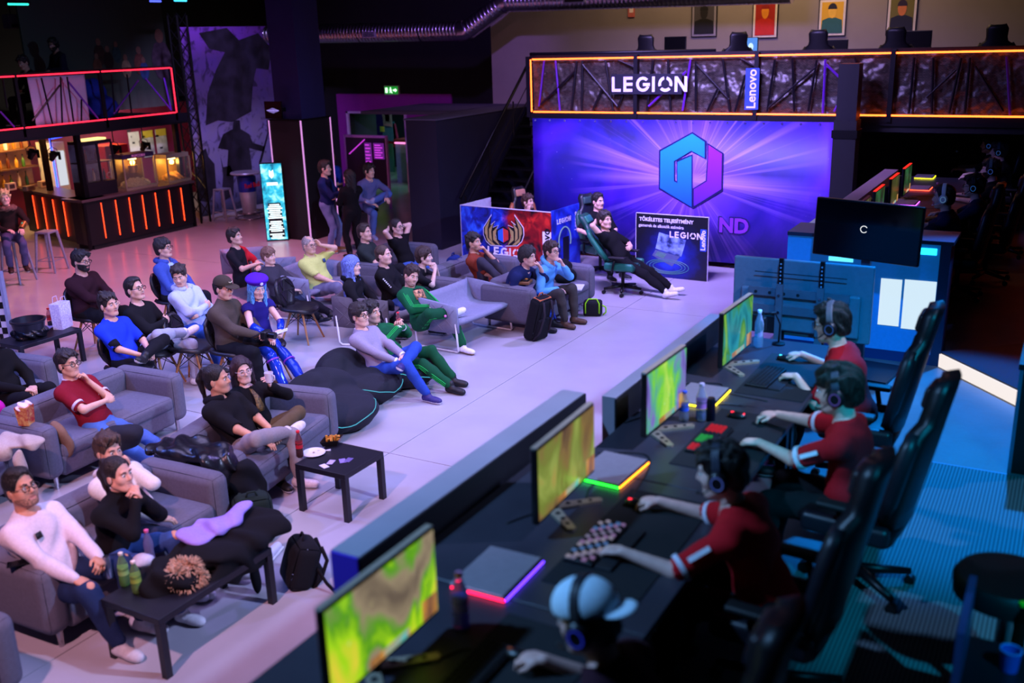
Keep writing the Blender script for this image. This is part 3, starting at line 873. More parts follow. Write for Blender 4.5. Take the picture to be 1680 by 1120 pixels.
# stairs climbing along the box
st = thing('staircase', 'black steel staircase climbing beside the dark box to the gallery', 'stairs', (-9.8, 16.6, 0))
NS = 13
for k in range(NS):
    z = MEZ*(k+1)/NS; y = k*.235
    MB().box((0, y, z-.02), (1.25, .27, .04)).build('tread', blackmetal, st)
for s_ in (-.66, .66):
    MB().poly([(s_, -.15, 0), (s_, .12, 0), (s_, NS*.235, MEZ-.1), (s_, NS*.235, MEZ+.1), (s_, NS*.235-.3, MEZ+.1)], (.03, 0, 0)).build('stringer', blackmetal, st)
    MB().tube([(s_, -.2, .95), (s_, NS*.235-.35, MEZ+.85), (s_, NS*.235+.2, MEZ+1.0)], .03, 8).build('handrail', blackmetal, st, True)
    for t_ in (.0, .33, .66, .95):
        y = t_*NS*.235; z = t_*MEZ
        MB().cyl((s_, y, z), (s_, y, z+.98), .018, n=8).build('post', blackmetal, st)
    for kk in (.35, .65):
        MB().tube([(s_, -.1, kk), (s_, NS*.235-.1, MEZ+kk)], .010, 6).build('rail', blackmetal, st)
# gallery on the right
gy = 16.62
struct('floor_gallery', MB().b2((-9.0, gy+.02, MEZ-.18), (5.8, 20.5, MEZ)).b2((-10.4, 19.6, MEZ-.18), (-9.0, 20.5, MEZ)), dark, 'dark deck of the raised gallery')
struct('wall_under_gallery', MB().b2((-8.7, 19.9, 0), (5.8, 20.05, MEZ-.18)), black)
# gallery on the left over the bar
struct('floor_gallery_left', MB().b2((-24, 6.0, MEZ-.2), (-17.42, 16.2, MEZ)), dark, 'dark deck of the gallery over the bar')
struct('wall_bar_back', MB().b2((-21.9, 6, 0), (-21.7, 17.5, MEZ-.2)), mat('bar_wall', '#6d1238', .7, var=.1, scale=2), 'dark magenta wall behind the bar')
struct('wall_gallery_left', MB().b2((-23.9, 6, MEZ), (-23.7, 22.1, 6.6)), mat('gallery_dark', '#1c1c22', .8, var=.2))
# pillar with lit cladding (left) and pillar on the right
pc = thing('clad_pillar', 'dark blue pillar with black cladding edged by pink light strips', 'pillar', (-14.15, 16.12, 0))
MB().b2((-.33, -.30, 2.47), (.36, .45, 6.6)).build('shaft', mat('blue_pillar', '#1a1a52', .6, var=.06, scale=4), pc)
MB().b2((-.42, -.42, 0), (.42, .5, 2.44)).build('cladding', dark, pc)
MB().b2((-.43, -.43, 2.44), (.43, .52, 2.47)).build('cap', blackmetal, pc)
pk = glow('#d98fe0', 1.1)
for p in ((-.42, -.42), (.42, -.42), (.42, .5)):
    MB().b2((p[0]-.012, p[1]-.012, .02), (p[0]+.012, p[1]+.012, 2.45)).build('light_strip', pk, pc)
MB().b2((-.30, -.64, 2.50), (.14, -.60, 2.84)).build('screen', mat('screen_off', '#050507', .25), pc)
MB().b2((-.12, -.60, 2.62), (-.04, -.30, 2.70)).build('screen_bracket', blackmetal, pc)
sg = glow('#9a84e0', 1.2)
b_ = MB()
for k in range(9):
    x = -.20+.030*k; hh = .02+.035*(1-abs(k-4)/4)
    b_.b2((x, -.648, 2.66-hh), (x+.008, -.641, 2.66+hh))
b_.b2((-.24, -.648, 2.655), (.08, -.641, 2.668)); b_.build('screen_logo', sg, pc)['kind'] = 'stuff'
rp = thing('steel_pillar', 'plain dark pillar standing in front of the gallery rail', 'pillar', (-3.18, 16.15, 0))
MB().b2((-.17, -.17, 0), (.17, .17, 2.56)).build('lower_shaft', dark, rp)
MB().b2((-.15, -.15, 2.56), (.15, .15, 3.40)).build('upper_shaft', mat('pillar_grey', '#15151f', .5), rp)
MB().b2((-.19, -.19, 2.30), (.19, .19, 2.42)).build('clamp_band', blackmetal, rp)

# ---- gallery railings
neon_o = glow('#ff5a1e', 7.0); neon_r = glow('#ff2038', 3.6)
m_bar = mat('rail_bar', '#12111a', .45, .3); m_pur = mat('rail_bar_purple', '#5a1fa0', .5)
def weave():
    m = bpy.data.materials.new('woven_screen'); m.use_nodes = True; nt = m.node_tree; b = nt.nodes['Principled BSDF']
    tc = nn(nt, 'ShaderNodeTexCoord'); mp = nn(nt, 'ShaderNodeMapping'); mp.inputs['Rotation'].default_value = (PI/2, 0, 0)
    br = nn(nt, 'ShaderNodeTexBrick'); br.inputs['Scale'].default_value = 18; br.inputs['Color1'].default_value = (*lin('#4d463f'), 1); br.inputs['Color2'].default_value = (*lin('#2c2724'), 1); br.inputs['Mortar'].default_value = (.004, .004, .004, 1)
    br.inputs['Mortar Size'].default_value = .045; br.inputs['Brick Width'].default_value = .75; br.inputs['Row Height'].default_value = .35
    nt.links.new(tc.outputs['Object'], mp.inputs['Vector']); nt.links.new(mp.outputs[0], br.inputs['Vector'])
    nt.links.new(br.outputs['Color'], b.inputs['Base Color'])
    b.inputs['Roughness'].default_value = .38
    bp = nn(nt, 'ShaderNodeBump'); bp.inputs['Strength'].default_value = .8; nt.links.new(br.outputs['Fac'], bp.inputs['Height']); bp.invert = True
    nz = nn(nt, 'ShaderNodeTexNoise'); nz.inputs['Scale'].default_value = 3.
    bp2 = nn(nt, 'ShaderNodeBump'); bp2.inputs['Strength'].default_value = .6; bp2.inputs['Distance'].default_value = .3
    nt.links.new(tc.outputs['Object'], nz.inputs['Vector']); nt.links.new(nz.outputs[0], bp2.inputs['Height'])
    nt.links.new(bp2.outputs[0], bp.inputs['Normal']); nt.links.new(bp.outputs[0], b.inputs['Normal'])
    return m
ra = thing('gallery_railing', 'black railing with orange neon tubes and a woven screen behind', 'railing', (0, gy, 0))
zt, zb = 3.53, 2.60
xl, xr = -8.93, 3.0
posts = [xl+.02, -5.0+.02, -3.55, .2, 3.0]
px2x = lambda px, py: at_y(px, py, gy)
px_posts = [at_y(1044, 110, gy)[0], at_y(1242, 110, gy)[0], at_y(1465, 110, gy)[0]]
MB().b2((xl-.06, .05, zt+.0), (xr, .12, zt+.07)).build('top_rail', m_bar, ra)
MB().b2((xl-.06, -.02, zb-.16), (xr, .10, zb-.03)).build('bottom_rail', m_bar, ra)
xs = [xl]+px_posts+[1.2, xr]
for i in range(len(xs)-1):
    for z in (zt, zb):
        MB().cyl((xs[i]+.035, -.03, z), (xs[i+1]-.035, -.03, z), .014, n=8).build('neon_tube', neon_o, ra)
MB().cyl((xl, -.03, zb), (xl, -.03, zt), .014, n=8).build('neon_tube', neon_o, ra)
for x in xs[1:]:
    MB().b2((x-.035, -.05, zb-.1), (x+.035, .06, zt+.05)).build('post', m_bar, ra)
MB().b2((xl-.10, -.04, zb-.1), (xl-.03, .06, zt+.05)).build('post', m_bar, ra)
MB().b2((xl, .07, zb), (xr, .085, zt)).build('woven_screen', weave(), ra)
BR = [(185, 345, 155, 610, 1), (250, 345, 275, 635, 1), (370, 350, 340, 635, 0), (360, 410, 165, 600, 0), (405, 350, 400, 635, 0), (405, 370, 605, 610, 0), (535, 345, 580, 635, 0), (515, 515, 465, 630, 0), (610, 345, 710, 390, 0), (640, 540, 605, 620, 0), (895, 340, 910, 635, 0), (1025, 345, 980, 635, 1), (1000, 410, 785, 610, 1), (810, 345, 775, 635, 0), (1055, 350, 1055, 640, 0), (1060, 370, 1245, 570, 0), (1210, 340, 1250, 640, 0), (1180, 510, 1120, 640, 0), (1310, 335, 1400, 385, 0), (1340, 430, 1280, 640, 0)]
BR = [(840+a/3.5, b/3.5, 840+c/3.5, d/3.5, e) for a, b, c, d, e in BR]
B2 = [(250, 340, 205, 640, 0), (350, 335, 360, 640, 0), (490, 345, 440, 640, 0), (490, 380, 210, 620, 0), (540, 340, 525, 650, 1), (545, 370, 730, 550, 1), (670, 500, 590, 640, 1), (710, 330, 740, 430, 0), (1050, 330, 1020, 650, 0), (1160, 330, 1150, 650, 0), (1320, 330, 1250, 650, 0), (1370, 330, 1340, 650, 0), (1290, 400, 1120, 560, 0), (1400, 380, 1560, 640, 0), (1580, 325, 1600, 660, 1)]
BR += [(1200+a/3.5, b/3.5, 1200+c/3.5, d/3.5, e) for a, b, c, d, e in B2]
for a, b, c, d, e in BR:
    p, q = at_y(a, b, gy), at_y(c, d, gy)
    p[1] = q[1] = 0
    for v in (p, q): v[2] = min(max(v[2], zb-.02), zt+.02)
    MB().cyl(p, q, .020, n=6).build('brace', m_pur if e else m_bar, ra)
# the handrail that runs on from the stairs
MB().tube([(-10.4, 3.2, 3.5), (-9.3, 2.9, 3.56), (-9.1, .3, 3.62), (xl, .12, 3.62), (-5.5, .12, 3.62)], .028, 8).build('handrail', m_bar, ra, True)

rl = thing('bar_gallery_railing', 'black railing with red neon outline over the bar', 'railing', (-17.4, 0, 0))
yl0, yl1 = 9.0, 15.86
ys = [yl0, at_x(24, 125, -17.4)[1], at_x(163, 118, -17.4)[1], yl1]
for i in range(3):
    for z in (3.51, 2.57):
        MB().cyl((.03, ys[i]+.03, z), (.03, ys[i+1]-.03, z), .013, n=8).build('neon_tube', neon_r, rl)
MB().cyl((.03, yl1, 2.57), (.03, yl1, 3.51), .013, n=8).build('neon_tube', neon_r, rl)
for y in ys: MB().b2((-.04, y-.03, 2.40), (.02, y+.03, 3.55)).build('post', m_bar, rl)
MB().b2((-.06, yl0, 3.50), (.0, yl1+.05, 3.56)).build('top_rail', m_bar, rl)
MB().b2((-.06, yl0, 2.36), (.02, yl1+.3, 2.54)).build('bottom_rail', m_bar, rl)
for a, b, c, d, e in [(345, 650, 440, 1040, 0), (505, 640, 520, 1030, 0), (560, 640, 615, 1020, 0), (500, 710, 270, 1010, 0), (565, 675, 820, 990, 1), (680, 830, 680, 1010, 0), (1155, 670, 950, 950, 1), (1215, 655, 1430, 920, 1), (1370, 650, 1430, 920, 1), (0, 930, 120, 1060, 1), (20, 640, 60, 900, 0), (1060, 620, 1100, 960, 0), (930, 620, 960, 960, 0)]:
    p, q = at_x(a/5.09, b/5.09, -17.4), at_x(c/5.09, d/5.09, -17.4)
    p[0] = q[0] = 0
    MB().cyl(p, q, .018, n=6).build('brace', m_pur if e else m_bar, rl)
# truss tower beside the mural
tr = thing('lattice_truss', 'black lattice truss tower between bar and mural', 'truss', (-17.75, 16.55, 0))
for sx_ in (-.14, .14):
    for sy_ in (-.14, .14): MB().cyl((sx_, sy_, 0), (sx_, sy_, 4.6), .024, n=8).build('chord', blackmetal, tr)
for k in range(15):
    z = .15+.3*k
    for f in range(4):
        c = [(-.14, -.14), (.14, -.14), (.14, .14), (-.14, .14)]
        a, b = c[f], c[(f+1) % 4]
        if k % 2: a, b = b, a
        MB().cyl((*a, z), (*b, z+.3), .011, n=5).build('lacing', blackmetal, tr)
# spiral duct
du = thing('ventilation_duct', 'silver spiral ventilation duct crossing above the gallery', 'duct')
m_duct = mat('galvanised', '#b9b6c2', .28, 1., var=.1, scale=8)
dy = 19.2
D = [at_y(440, 57, dy), at_y(560, 56, dy), at_y(765, 50, dy), at_y(826, 3, dy), at_y(1100, -6, dy), at_y(1300, -14, dy)]
for d_ in D: d_[1] = dy
rd = .21
def duct(name, a, b):
    mb = MB(); n = max(2, int(np.linalg.norm(b-a)/.09)); pts = []; rr = []
    for i in range(n+1):
        for e_, r_ in ((0, 0), (.35, 0), (.42, .006), (.5, 0)):
            t_ = min(1, (i+e_)/n); pts.append(a+(b-a)*t_); rr.append(rd+r_)
            if i == n: break
    mb.tube(pts, rr, 20); mb.build(name, m_duct, du, 40)
duct('duct_run', D[0], D[2]+np.array([-.15, 0, 0])); duct('duct_rise', D[2]+np.array([.05, 0, .02]), D[3]+np.array([-.05, 0, -.05])); duct('duct_run', D[3]+np.array([.12, 0, 0]), D[5])
for c_, a_ in ((D[2], (-.16, 0, 0)), (D[3], (.13, 0, 0))):
    MB().tube([c_+np.array(a_), c_, c_+np.array((.06, 0, .04) if a_[0] < 0 else (-.06, 0, -.06))], rd+.012, 20).build('elbow', m_duct, du, 40)
v = at_y(615, 56, dy); MB().box((v[0], dy-.21, v[2]), (.36, .05, .13)).build('vent_frame', plain('#8d8998', .4), du)
for k in range(3): MB().box((v[0], dy-.237, v[2]-.035+.035*k), (.30, .012, .018)).build('vent_slot', black, du)
v = at_y(950, 1, dy); MB().box((v[0], dy-.21, v[2]), (.5, .05, .1)).build('vent_frame', plain('#8d8998', .4), du)
MB().box((v[0], dy-.237, v[2]), (.42, .012, .05)).build('vent_slot', black, du)
for t_ in (.2, .5, .8):
    p = D[0]+(D[2]-D[0])*t_; MB().tube([p+np.array((0, rd*1.06*math.cos(a), rd*1.06*math.sin(a))) for a in np.linspace(0, 2*PI, 19)[:-1]], .008, 5, closed=True).build('hanger_band', blackmetal, du)
# coloured tubes on the ceiling at the left
for lab, px, py, X, L, c in (('short cyan tube light under the ceiling far left', 30, 7, -19, .45, '#30e0c0'), ('blue tube light near the mural top', 255, 2, -18, .3, '#5060ff'), ('cyan tube light beside the blue one above the mural', 296, 1, -18, .35, '#40c8ff')):
    p = at_x(px, py, X)
    tl = thing('tube_light', lab, 'light', p)
    MB().cyl((0, -L/2, 0), (0, L/2, 0), .02, n=8).build('tube', glow(c, 2.2), tl); MB().b2((-.03, -L/2-.03, .02), (.03, L/2+.03, .06)).build('housing', blackmetal, tl)
    for g in (-1, 1): MB().cyl((0, g*L*.4, .06), (0, g*L*.4, 6.6-p[2]), .006, n=5).build('hanger_wire', blackmetal, tl)

# ------------------------------------------------------------------ stage
WX = -2.75
m_carpet = bpy.data.materials.new('ribbed_carpet'); m_carpet.use_nodes = True
_nt = m_carpet.node_tree; _b = _nt.nodes['Principled BSDF']; _tc = nn(_nt, 'ShaderNodeTexCoord'); _w = nn(_nt, 'ShaderNodeTexWave'); _w.inputs['Scale'].default_value = 14; _w.bands_direction = 'X'; _w.inputs['Distortion'].default_value = .4
_nt.links.new(_tc.outputs['Object'], _w.inputs['Vector']); _m = nn(_nt, 'ShaderNodeMix', data_type='RGBA'); _m.inputs[6].default_value = (*lin('#3a3c40'), 1); _m.inputs[7].default_value = (*lin('#6a6c70'), 1)
_nt.links.new(_w.outputs[0], _m.inputs[0]); _nt.links.new(_m.outputs[2], _b.inputs['Base Color']); _b.inputs['Roughness'].default_value = .9
m_stage = mat('stage_deck', '#5a5c62', .45, var=.12, scale=2.5, bump=.1, bscale=25)
struct('floor_stage', MB().b2((WX+.16, -1.5, 0), (5.7, 19.6, STG)), m_stage, 'raised painted stage deck')
struct('floor_carpet', MB().b2((-.95, -1.2, STG), (5.0, 5.35, STG+.012)), m_carpet, 'ribbed grey carpet laid on the stage')
m_fasc = mat('fascia', '#8c8694', .6, var=.05, scale=3)
m_fblue = mat('fascia_purple', '#4528b8', .55)
ZW = 1.75
ya0, ya1 = at(543, 901, ZW)[1], at(926, 639, ZW)[1]
xa0 = at(543, 901, ZW)[0]; xa1 = at(586, 916, ZW)[0]
struct('wall_stage_front', MB().b2((xa0, ya0, 0), (xa1, ya1, ZW)), [m_fasc], 'grey parapet along the stage front')
pb0, pb1 = at(1040, 609, ZW), at(1184, 514, ZW); xb0 = at(1168, 510, ZW)[0]; xb1 = at(1184, 514, ZW)[0]
struct('wall_stage_front_far', MB().b2((xb0, ya1+.02, 0), (xb1, pb1[1], ZW-.01)), [m_fasc], 'grey parapet along the far part of the stage front')
struct('trim_3', MB().b2((xa0+.004, ya0-.012, 0), (xa1-.004, ya0, ZW-.005)), m_fblue, 'purple end face of the stage parapet')
struct('trim_4', MB().b2((xa1, ya0, 0), (xa1+.012, ya1, ZW-.004)).b2((xb1, ya1, 0), (xb1+.012, pb1[1], ZW-.014)), dark, 'black inner lining of the stage parapet')

# ------------------------------------------------------------------ sofas, chairs, tables
m_sofa = mat('sofa_cloth', '#605e6c', .95, var=.06, scale=40, bump=.35, bscale=180, spec=.2)
m_steel = plain('#a8a8b2', .25, 1.)
def lathe_sdf(): pass
def klippan(label, x, y, face, m=None, name='sofa', cat='sofa', group=None, z=0.):
    m = m or m_sofa
    s = thing(name, label, cat, (x, y, z), math.radians(face-90), group)
    MB().rbox((0, .02, .22), (1.44, .80, .22), .04, 3).build('base', m, s, True)
    MB().rbox((0, .06, .355), (1.42, .76, .15), .055, 4, puff=.012).build('seat_cushion', m, s, True)
    MB().rbox((0, -.32, .46), (1.42, .22, .42), .07, 4, euler(-.10, 0, 0), puff=.012).build('backrest', m, s, True)
    for g in (-1, 1): MB().rbox((g*.80, 0, .385), (.20, .88, .52), .085, 4, puff=.008).build('arm', m, s, True)
    for gx in (-.78, .78):
        for gy_ in (-.36, .36): MB().cyl((gx, gy_, 0), (gx, gy_, .13), .019, .024, 10).build('leg', m_steel, s)
    return s
def knopparp(label, x, y, face, m=None):
    m = m or mat('sling_cloth', '#7d7f96', .95, var=.05, scale=30, bump=.3, bscale=140)
    s = thing('metal_frame_sofa', label, 'sofa', (x, y, 0), math.radians(face-90))
    w, dpt = .60, .38
    # sling seat and back
    g = []
    prof = [(.36, .39), (.30, .405), (.10, .385), (-.12, .37), (-.24, .39), (-.31, .47), (-.36, .60), (-.385, .68)]
    for (yy, zz) in prof: g.append([(xx, yy, zz-.018*(1-(xx/w)**2)) for xx in np.linspace(-w+.03, w-.03, 9)])
    MB().sheet(g, .05).build('sling', m, s, True)
    for sg in (-1, 1):
        g2 = []
        for (yy, z0, z1) in ((.37, .27, .63), (.2, .26, .645), (0, .25, .66), (-.2, .25, .675), (-.40, .27, .69)):
            g2.append([(sg*(w-.02+.02*k), yy, z0+(z1-z0)*k) for k in np.linspace(0, 1, 4)])
        MB().sheet(g2, .045).build('side_panel', m, s, True)
        for a, b in (((.30, .2), (-.02, .95)), ((.12, .05), (-.30, .95)), ((-.10, .05), (-.36, .7)), ((.34, .85), (.05, .05)), ((.16, .95), (-.22, .05)), ((-.06, .95), (-.36, .15))):
            P_ = [np.array((sg*(w+.0+.02*t_+.004), y_, .27+.38*t_)) for y_, t_ in (a, ((a[0]+b[0])/2, (a[1]+b[1])/2), b)]
            MB().tube(P_, .0045, 4).build('quilt_seam', m, s)
        MB().tube([(sg*w, .34, .40), (sg*w, .37, .03), (sg*w, .36, .014), (sg*w, -.30, .014), (sg*w, -.34, .05), (sg*w, -.36, .42)], .014, 8).build('leg_loop', plain('#d4d2dc', .35), s, True)
    # quilt lines
    for k in range(5):
        xx = -.42+.21*k
        MB().tube([(xx, p[0]+.001, p[1]+.016-.018*(1-(xx/w)**2)) for p in prof[1:]], .004, 4).build('seam', m, s)
    return s
m_wood = mat('beech', '#a8764a', .5, var=.15, scale=8)
m_leather = mat('black_leather', '#1d1a20', .38, var=.1, scale=20, bump=.2, bscale=90)
def eiffel(label, x, y, face, wood=True, name='dining_chair'):
    s = thing(name, label, 'chair', (x, y, 0), math.radians(face-90), 'quilted black chairs among the audience')
    # seat: rounded pad, back: waisted shield
    g = []
    for t in np.linspace(-.22, .23, 7):
        hw = .235*math.sqrt(max(.05, 1-abs(t/.26)**4))
        g.append([(u*hw, t, .445+.035*abs(u)**3+(.03*(t/.23)**2 if t < 0 else -.02*(t/.23)**2)) for u in np.linspace(-1, 1, 9)])
    MB().sheet(g, .045).build('seat', m_leather, s, True)
    g = []
    rows = ((.47, .10), (.53, .13), (.60, .185), (.68, .215), (.76, .205), (.82, .175), (.86, .11))
    for zz, hw in rows:
        yy = -.20-.22*(zz-.45)
        g.append([(u*hw, yy+.055*abs(u)**2, zz) for u in np.linspace(-1, 1, 9)])
    MB().sheet(g, .045).build('backrest', m_leather, s, True)
    def bp(u, zz):
        hw = np.interp(zz, [r[0] for r in rows], [r[1] for r in rows]); return np.array((u*hw, -.20-.22*(zz-.45)+.055*u*u+.028, zz))
    for a, b in (((-.95, .69), (.95, .69)), ((-.5, .845), (0, .69)), ((.5, .845), (0, .69)), ((-.9, .60), (-.45, .69)), ((-.1, .52), (-.45, .69)), ((-.1, .52), (.45, .69)), ((.9, .60), (.45, .69)), ((-.5, .845), (-.95, .70)), ((.5, .845), (.95, .70))):
        MB().tube([bp(*a)*(1-t)+bp(*b)*t + np.array((0, (bp(a[0]*(1-t)+b[0]*t, a[1]*(1-t)+b[1]*t)-bp(*a)*(1-t)-bp(*b)*t)[1], 0)) for t in np.linspace(0, 1, 5)], .0045, 4).build('quilt_seam', mat('seam_dark', '#08080a', .6), s)
    tops = [(-.10, -.08), (.10, -.08), (.10, .10), (-.10, .10)]; bots = [(-.21, -.20), (.21, -.20), (.21, .22), (-.21, .22)]
    for t_, b_ in zip(tops, bots): MB().cyl((*b_, 0), (*t_, .43), .012, .018, 10).build('leg', m_wood, s, 40)
    P_ = lambda i, f: np.array((bots[i][0]+(tops[i][0]-bots[i][0])*f, bots[i][1]+(tops[i][1]-bots[i][1])*f, .43*f))
    for i in range(4):
        j = (i+1) % 4
        MB().cyl(P_(i, .55), P_(j, .97), .005, n=5).build('wire_strut', blackmetal, s); MB().cyl(P_(j, .55), P_(i, .97), .005, n=5).build('wire_strut', blackmetal, s)
    return s
def lack(label, cx, cy, z=.45, w=.55, d=.55, rz=0., name='coffee_table'):
    s = thing(name, label, 'table', (cx, cy, 0), rz)
    m = mat('table_black', '#15151f', .42, var=.05)
    MB().rbox((0, 0, z-.025), (w, d, .05), .004, 1).build('tabletop', m, s)
    for gx in (-1, 1):
        for gy_ in (-1, 1): MB().box((gx*(w/2-.025), gy_*(d/2-.025), (z-.05)/2), (.05, .05, z-.05)).build('leg', m, s)
    return s
def bean(label, x, y, face, r=.46, back=True):
    s = thing('bean_bag', label, 'bean bag', (x, y, 0), math.radians(face-90))
    S = SDF(); S.ell((0, .0, .16), (r, r*1.05, .20), k=0); S.ell((0, .12, .17), (r*.9, r*.85, .16), k=.08)
    if back: S.ell((0, -.26, .31), (r*.80, .22, .24), rot_axis((1, 0, 0), 18), k=.12)
    S.disp = folds(.010, 17, x); S.clips.append(plane((0, 0, 0.004), (0, 0, -1)))
    V, Q = S.mesh(.022); bag = mesh_obj('bag', [(V, Q, 0)], [mat('bean_navy', '#0a0d1c', .85, var=.08, scale=20, bump=.3, bscale=120)], s)
    # piping laid on the surface
    pipe = glow('#58d8ff', .55)
    def onsurf(a, z0):
        d_ = np.array((math.cos(a), math.sin(a), 0)); best = V[np.argmax((V-np.array((0, 0, 0))) @ d_ - 6*np.abs(V[:, 2]-z0) - 3*np.abs(V @ np.array((-d_[1], d_[0], 0))))]
        return best+d_*.004
    MB().tube([onsurf(a, .20+.05*math.sin(3*a)) for a in np.linspace(-.4, PI*.9, 24)], .0055, 5).build('piping', pipe, s, True)
    return s
def gaming_chair(label, x, y, face, z=0., col='#101014', acc='#101014', recline=14, acc2=None, name='gaming_chair', group=None, hs=.48):
    s = thing(name, label, 'chair', (x, y, z), math.radians(face-90), group)
    m = mat('pu_'+col.lstrip('#'), col, .42, var=.08, scale=15, bump=.1, bscale=60); ma = mat('pu_'+acc.lstrip('#'), acc, .42, var=.08, scale=15)
    MB().rbox((0, .02, hs-.04), (.50, .50, .10), .045, 4, puff=.01).build('seat', m, s, True)
    for g in (-1, 1): MB().rbox((g*.24, .02, hs-.015), (.08, .48, .12), .035, 3).build('seat_bolster', ma, s, True)
    R = rot_axis((1, 0, 0), recline); o = np.array((0, -.22, hs+.02))
    b = MB(); g_ = []
    rows = ((.0, .20), (.12, .235), (.30, .25), (.45, .245), (.56, .225), (.62, .15), (.68, .135), (.80, .145), (.86, .10))
    for zz, hw in rows:
        g_.append([o+R @ np.array((u*hw, .055*abs(u)**2.5*(1 if zz < .6 else .5), zz)) for u in np.linspace(-1, 1, 9)])
    MB().sheet(g_, .085).build('backrest', m, s, True)
    for g in (-1, 1):
        MB().tube([o+R @ np.array((g*w_, .05, zz)) for zz, w_ in ((.05, .225), (.2, .255), (.38, .265), (.50, .255), (.58, .215))], [.03, .042, .045, .045, .03], 8).build('side_wing', ma, s, True)
    MB().rbox(o+R @ np.array((0, .055, .74)), (.22, .07, .13), .03, 3, R).build('head_cushion', ma if acc2 is None else mat('pu_'+acc2.lstrip('#'), acc2, .5), s, True)
    for g in (-1, 1):
        MB().tube([(g*.26, -.08, hs-.09), (g*.31, -.06, hs-.07), (g*.31, -.02, hs+.13)], .018, 8).build('arm_post', blackmetal, s, True)
        MB().rbox((g*.31, .02, hs+.145), (.085, .27, .035), .015, 2).build('armrest', plain('#0e0e12', .6), s, True)
    MB().cyl((0, 0, .10), (0, 0, hs-.09), .028, n=12).build('gas_column', blackmetal, s, 40)
    for k in range(5):
        a = 2*PI*k/5+.3; e = np.array((.31*math.cos(a), .31*math.sin(a), .085))
        ft = MB().tube([(0, 0, .12), e*.5+np.array((0, 0, .06)), e], [.032, .027, .02], 8).build('base_spoke', blackmetal, s, True)
        MB().cyl(e+np.array((-.022, 0, -.055)), e+np.array((.022, 0, -.055)), .030, n=12).build('caster', plain('#0a0a0c', .5), ft, 40)
    return s
def bar_stool(label, x, y, rz=0., z=.76, group='pale metal bar stools'):
    s = thing('bar_stool', label, 'stool', (x, y, 0), rz, group)
    m = mat('stool_paint', '#9a9cb4', .35, .5, var=.08)
    MB().rbox((0, 0, z-.02), (.30, .30, .04), .018, 2).build('seat', m, s, True)
    for gx in (-1, 1):
        for gy_ in (-1, 1): MB().cyl((gx*.20, gy_*.20, 0), (gx*.125, gy_*.125, z-.03), .020, .026, 8).build('leg', m, s, 40)
    for a, b in (((-1, -1), (1, -1)), ((1, -1), (1, 1)), ((1, 1), (-1, 1)), ((-1, 1), (-1, -1))):
        MB().cyl((a[0]*.178, a[1]*.178, .22), (b[0]*.178, b[1]*.178, .22), .009, n=6).build('footrest', m, s)
    return s
klippan('grey sofa nearest the camera seating three people', -6.14, 4.40, 2)
klippan('grey sofa with the leather jacket draped over its near arm', -6.47, 6.33, 11)
klippan('grey sofa under the man in the dark red polo shirt', -8.42, 6.07, 3)
klippan('grey sofa with the beige jacket thrown over its arm', -8.52, 4.21, 3)
p = at(95, 592, .62); klippan('grey sofa beside the low black table at the left edge', p[0]-.45, p[1]-.86, 6)
p = at(22, 1020, .62); klippan('dark corner of a sofa at the bottom left edge', p[0]-.44, p[1]-.86, 4)
klippan('grey sofa by the stage with a backpack leaning on its front', -6.64, 12.45, -5)
p = at(722, 404, .60); klippan('grey sofa in the back row with its arm against the dark box', p[0]-.42, p[1]-.88, 4)
klippan('grey sofa under the man in the rust-red shirt', -7.9, 12.5, 0)
knopparp('metal-framed sofa holding the woman in grey and the man in the yellow polo', -10.08, 11.40, 8)
knopparp('metal-framed sofa behind the man in the black and red shirt', -11.62, 11.95, 68)
knopparp('brownish metal-framed sofa under the woman with blue hair', -8.35, 10.75, 20, mat('sling_brown', '#5c545c', .95, var=.06, scale=30, bump=.3, bscale=140))
knopparp('pale grey metal-framed sofa under the slouching man in green', -7.08, 11.05, -6)
eiffel('empty black quilted chair with wooden legs beside the blue wig', *at(497, 560, 0)[:2]+np.array((-.05, .05)), 10)
eiffel('empty black quilted chair with wooden legs behind the second sofa', *at(322, 628, 0)[:2], 20)
CHAIRS_FOR = [(8, 'black quilted chair under the man in the maroon jumper'), (9, 'black quilted chair under the young man in the blue T-shirt'), (10, 'black quilted chair under the man with crossed arms in black'), (11, 'black quilted chair under the man in the blue zip jacket'), (12, 'black quilted chair under the young man in the pale hoodie'), (13, 'black quilted chair under the man in the brown cap'), (14, 'black quilted chair under the blue-wigged cosplayer')]
bean('navy bean bag with cyan piping under the man in the knitted jumper', -6.95, 8.55, 5)
bean('empty navy bean bag with cyan piping beside the second sofa', -6.72, 7.75, -30, .50)
bean('navy bean bag under the second man in green', -6.85, 9.15, 5, .44)
lack('small black square table with food and a plate on it', -5.365, 6.25)
T2 = lack('long black coffee table heaped with coats and bottles', -5.06, 4.22, d=1.05)

# ------------------------------------------------------------------ prints
def ramp(nt, src, stops):
    r = nn(nt, 'ShaderNodeValToRGB'); e = r.color_ramp.elements
    while len(e) < len(stops): e.new(.5)
    for i, (p_, c_) in enumerate(stops): e[i].position = p_; e[i].color = (*lin(c_), 1)
    nt.links.new(src, r.inputs[0]); return r.outputs[0]
def new_print(name, rough=.6):
    m = bpy.data.materials.new(name); m.use_nodes = True; nt = m.node_tree
    b = nt.nodes['Principled BSDF']; b.inputs['Roughness'].default_value = rough
    return m, nt, b, nn(nt, 'ShaderNodeTexCoord').outputs['Object']
def mixc(nt, fac, a, b, mode='MIX'):
    x = nn(nt, 'ShaderNodeMix', data_type='RGBA', blend_type=mode)
    for i, v in ((0, fac), (6, a), (7, b)):
        if isinstance(v, (int, float)): x.inputs[i].default_value = v
        elif isinstance(v, str): x.inputs[i].default_value = (*lin(v), 1)
        else: nt.links.new(v, x.inputs[i])
    return x.outputs[2]
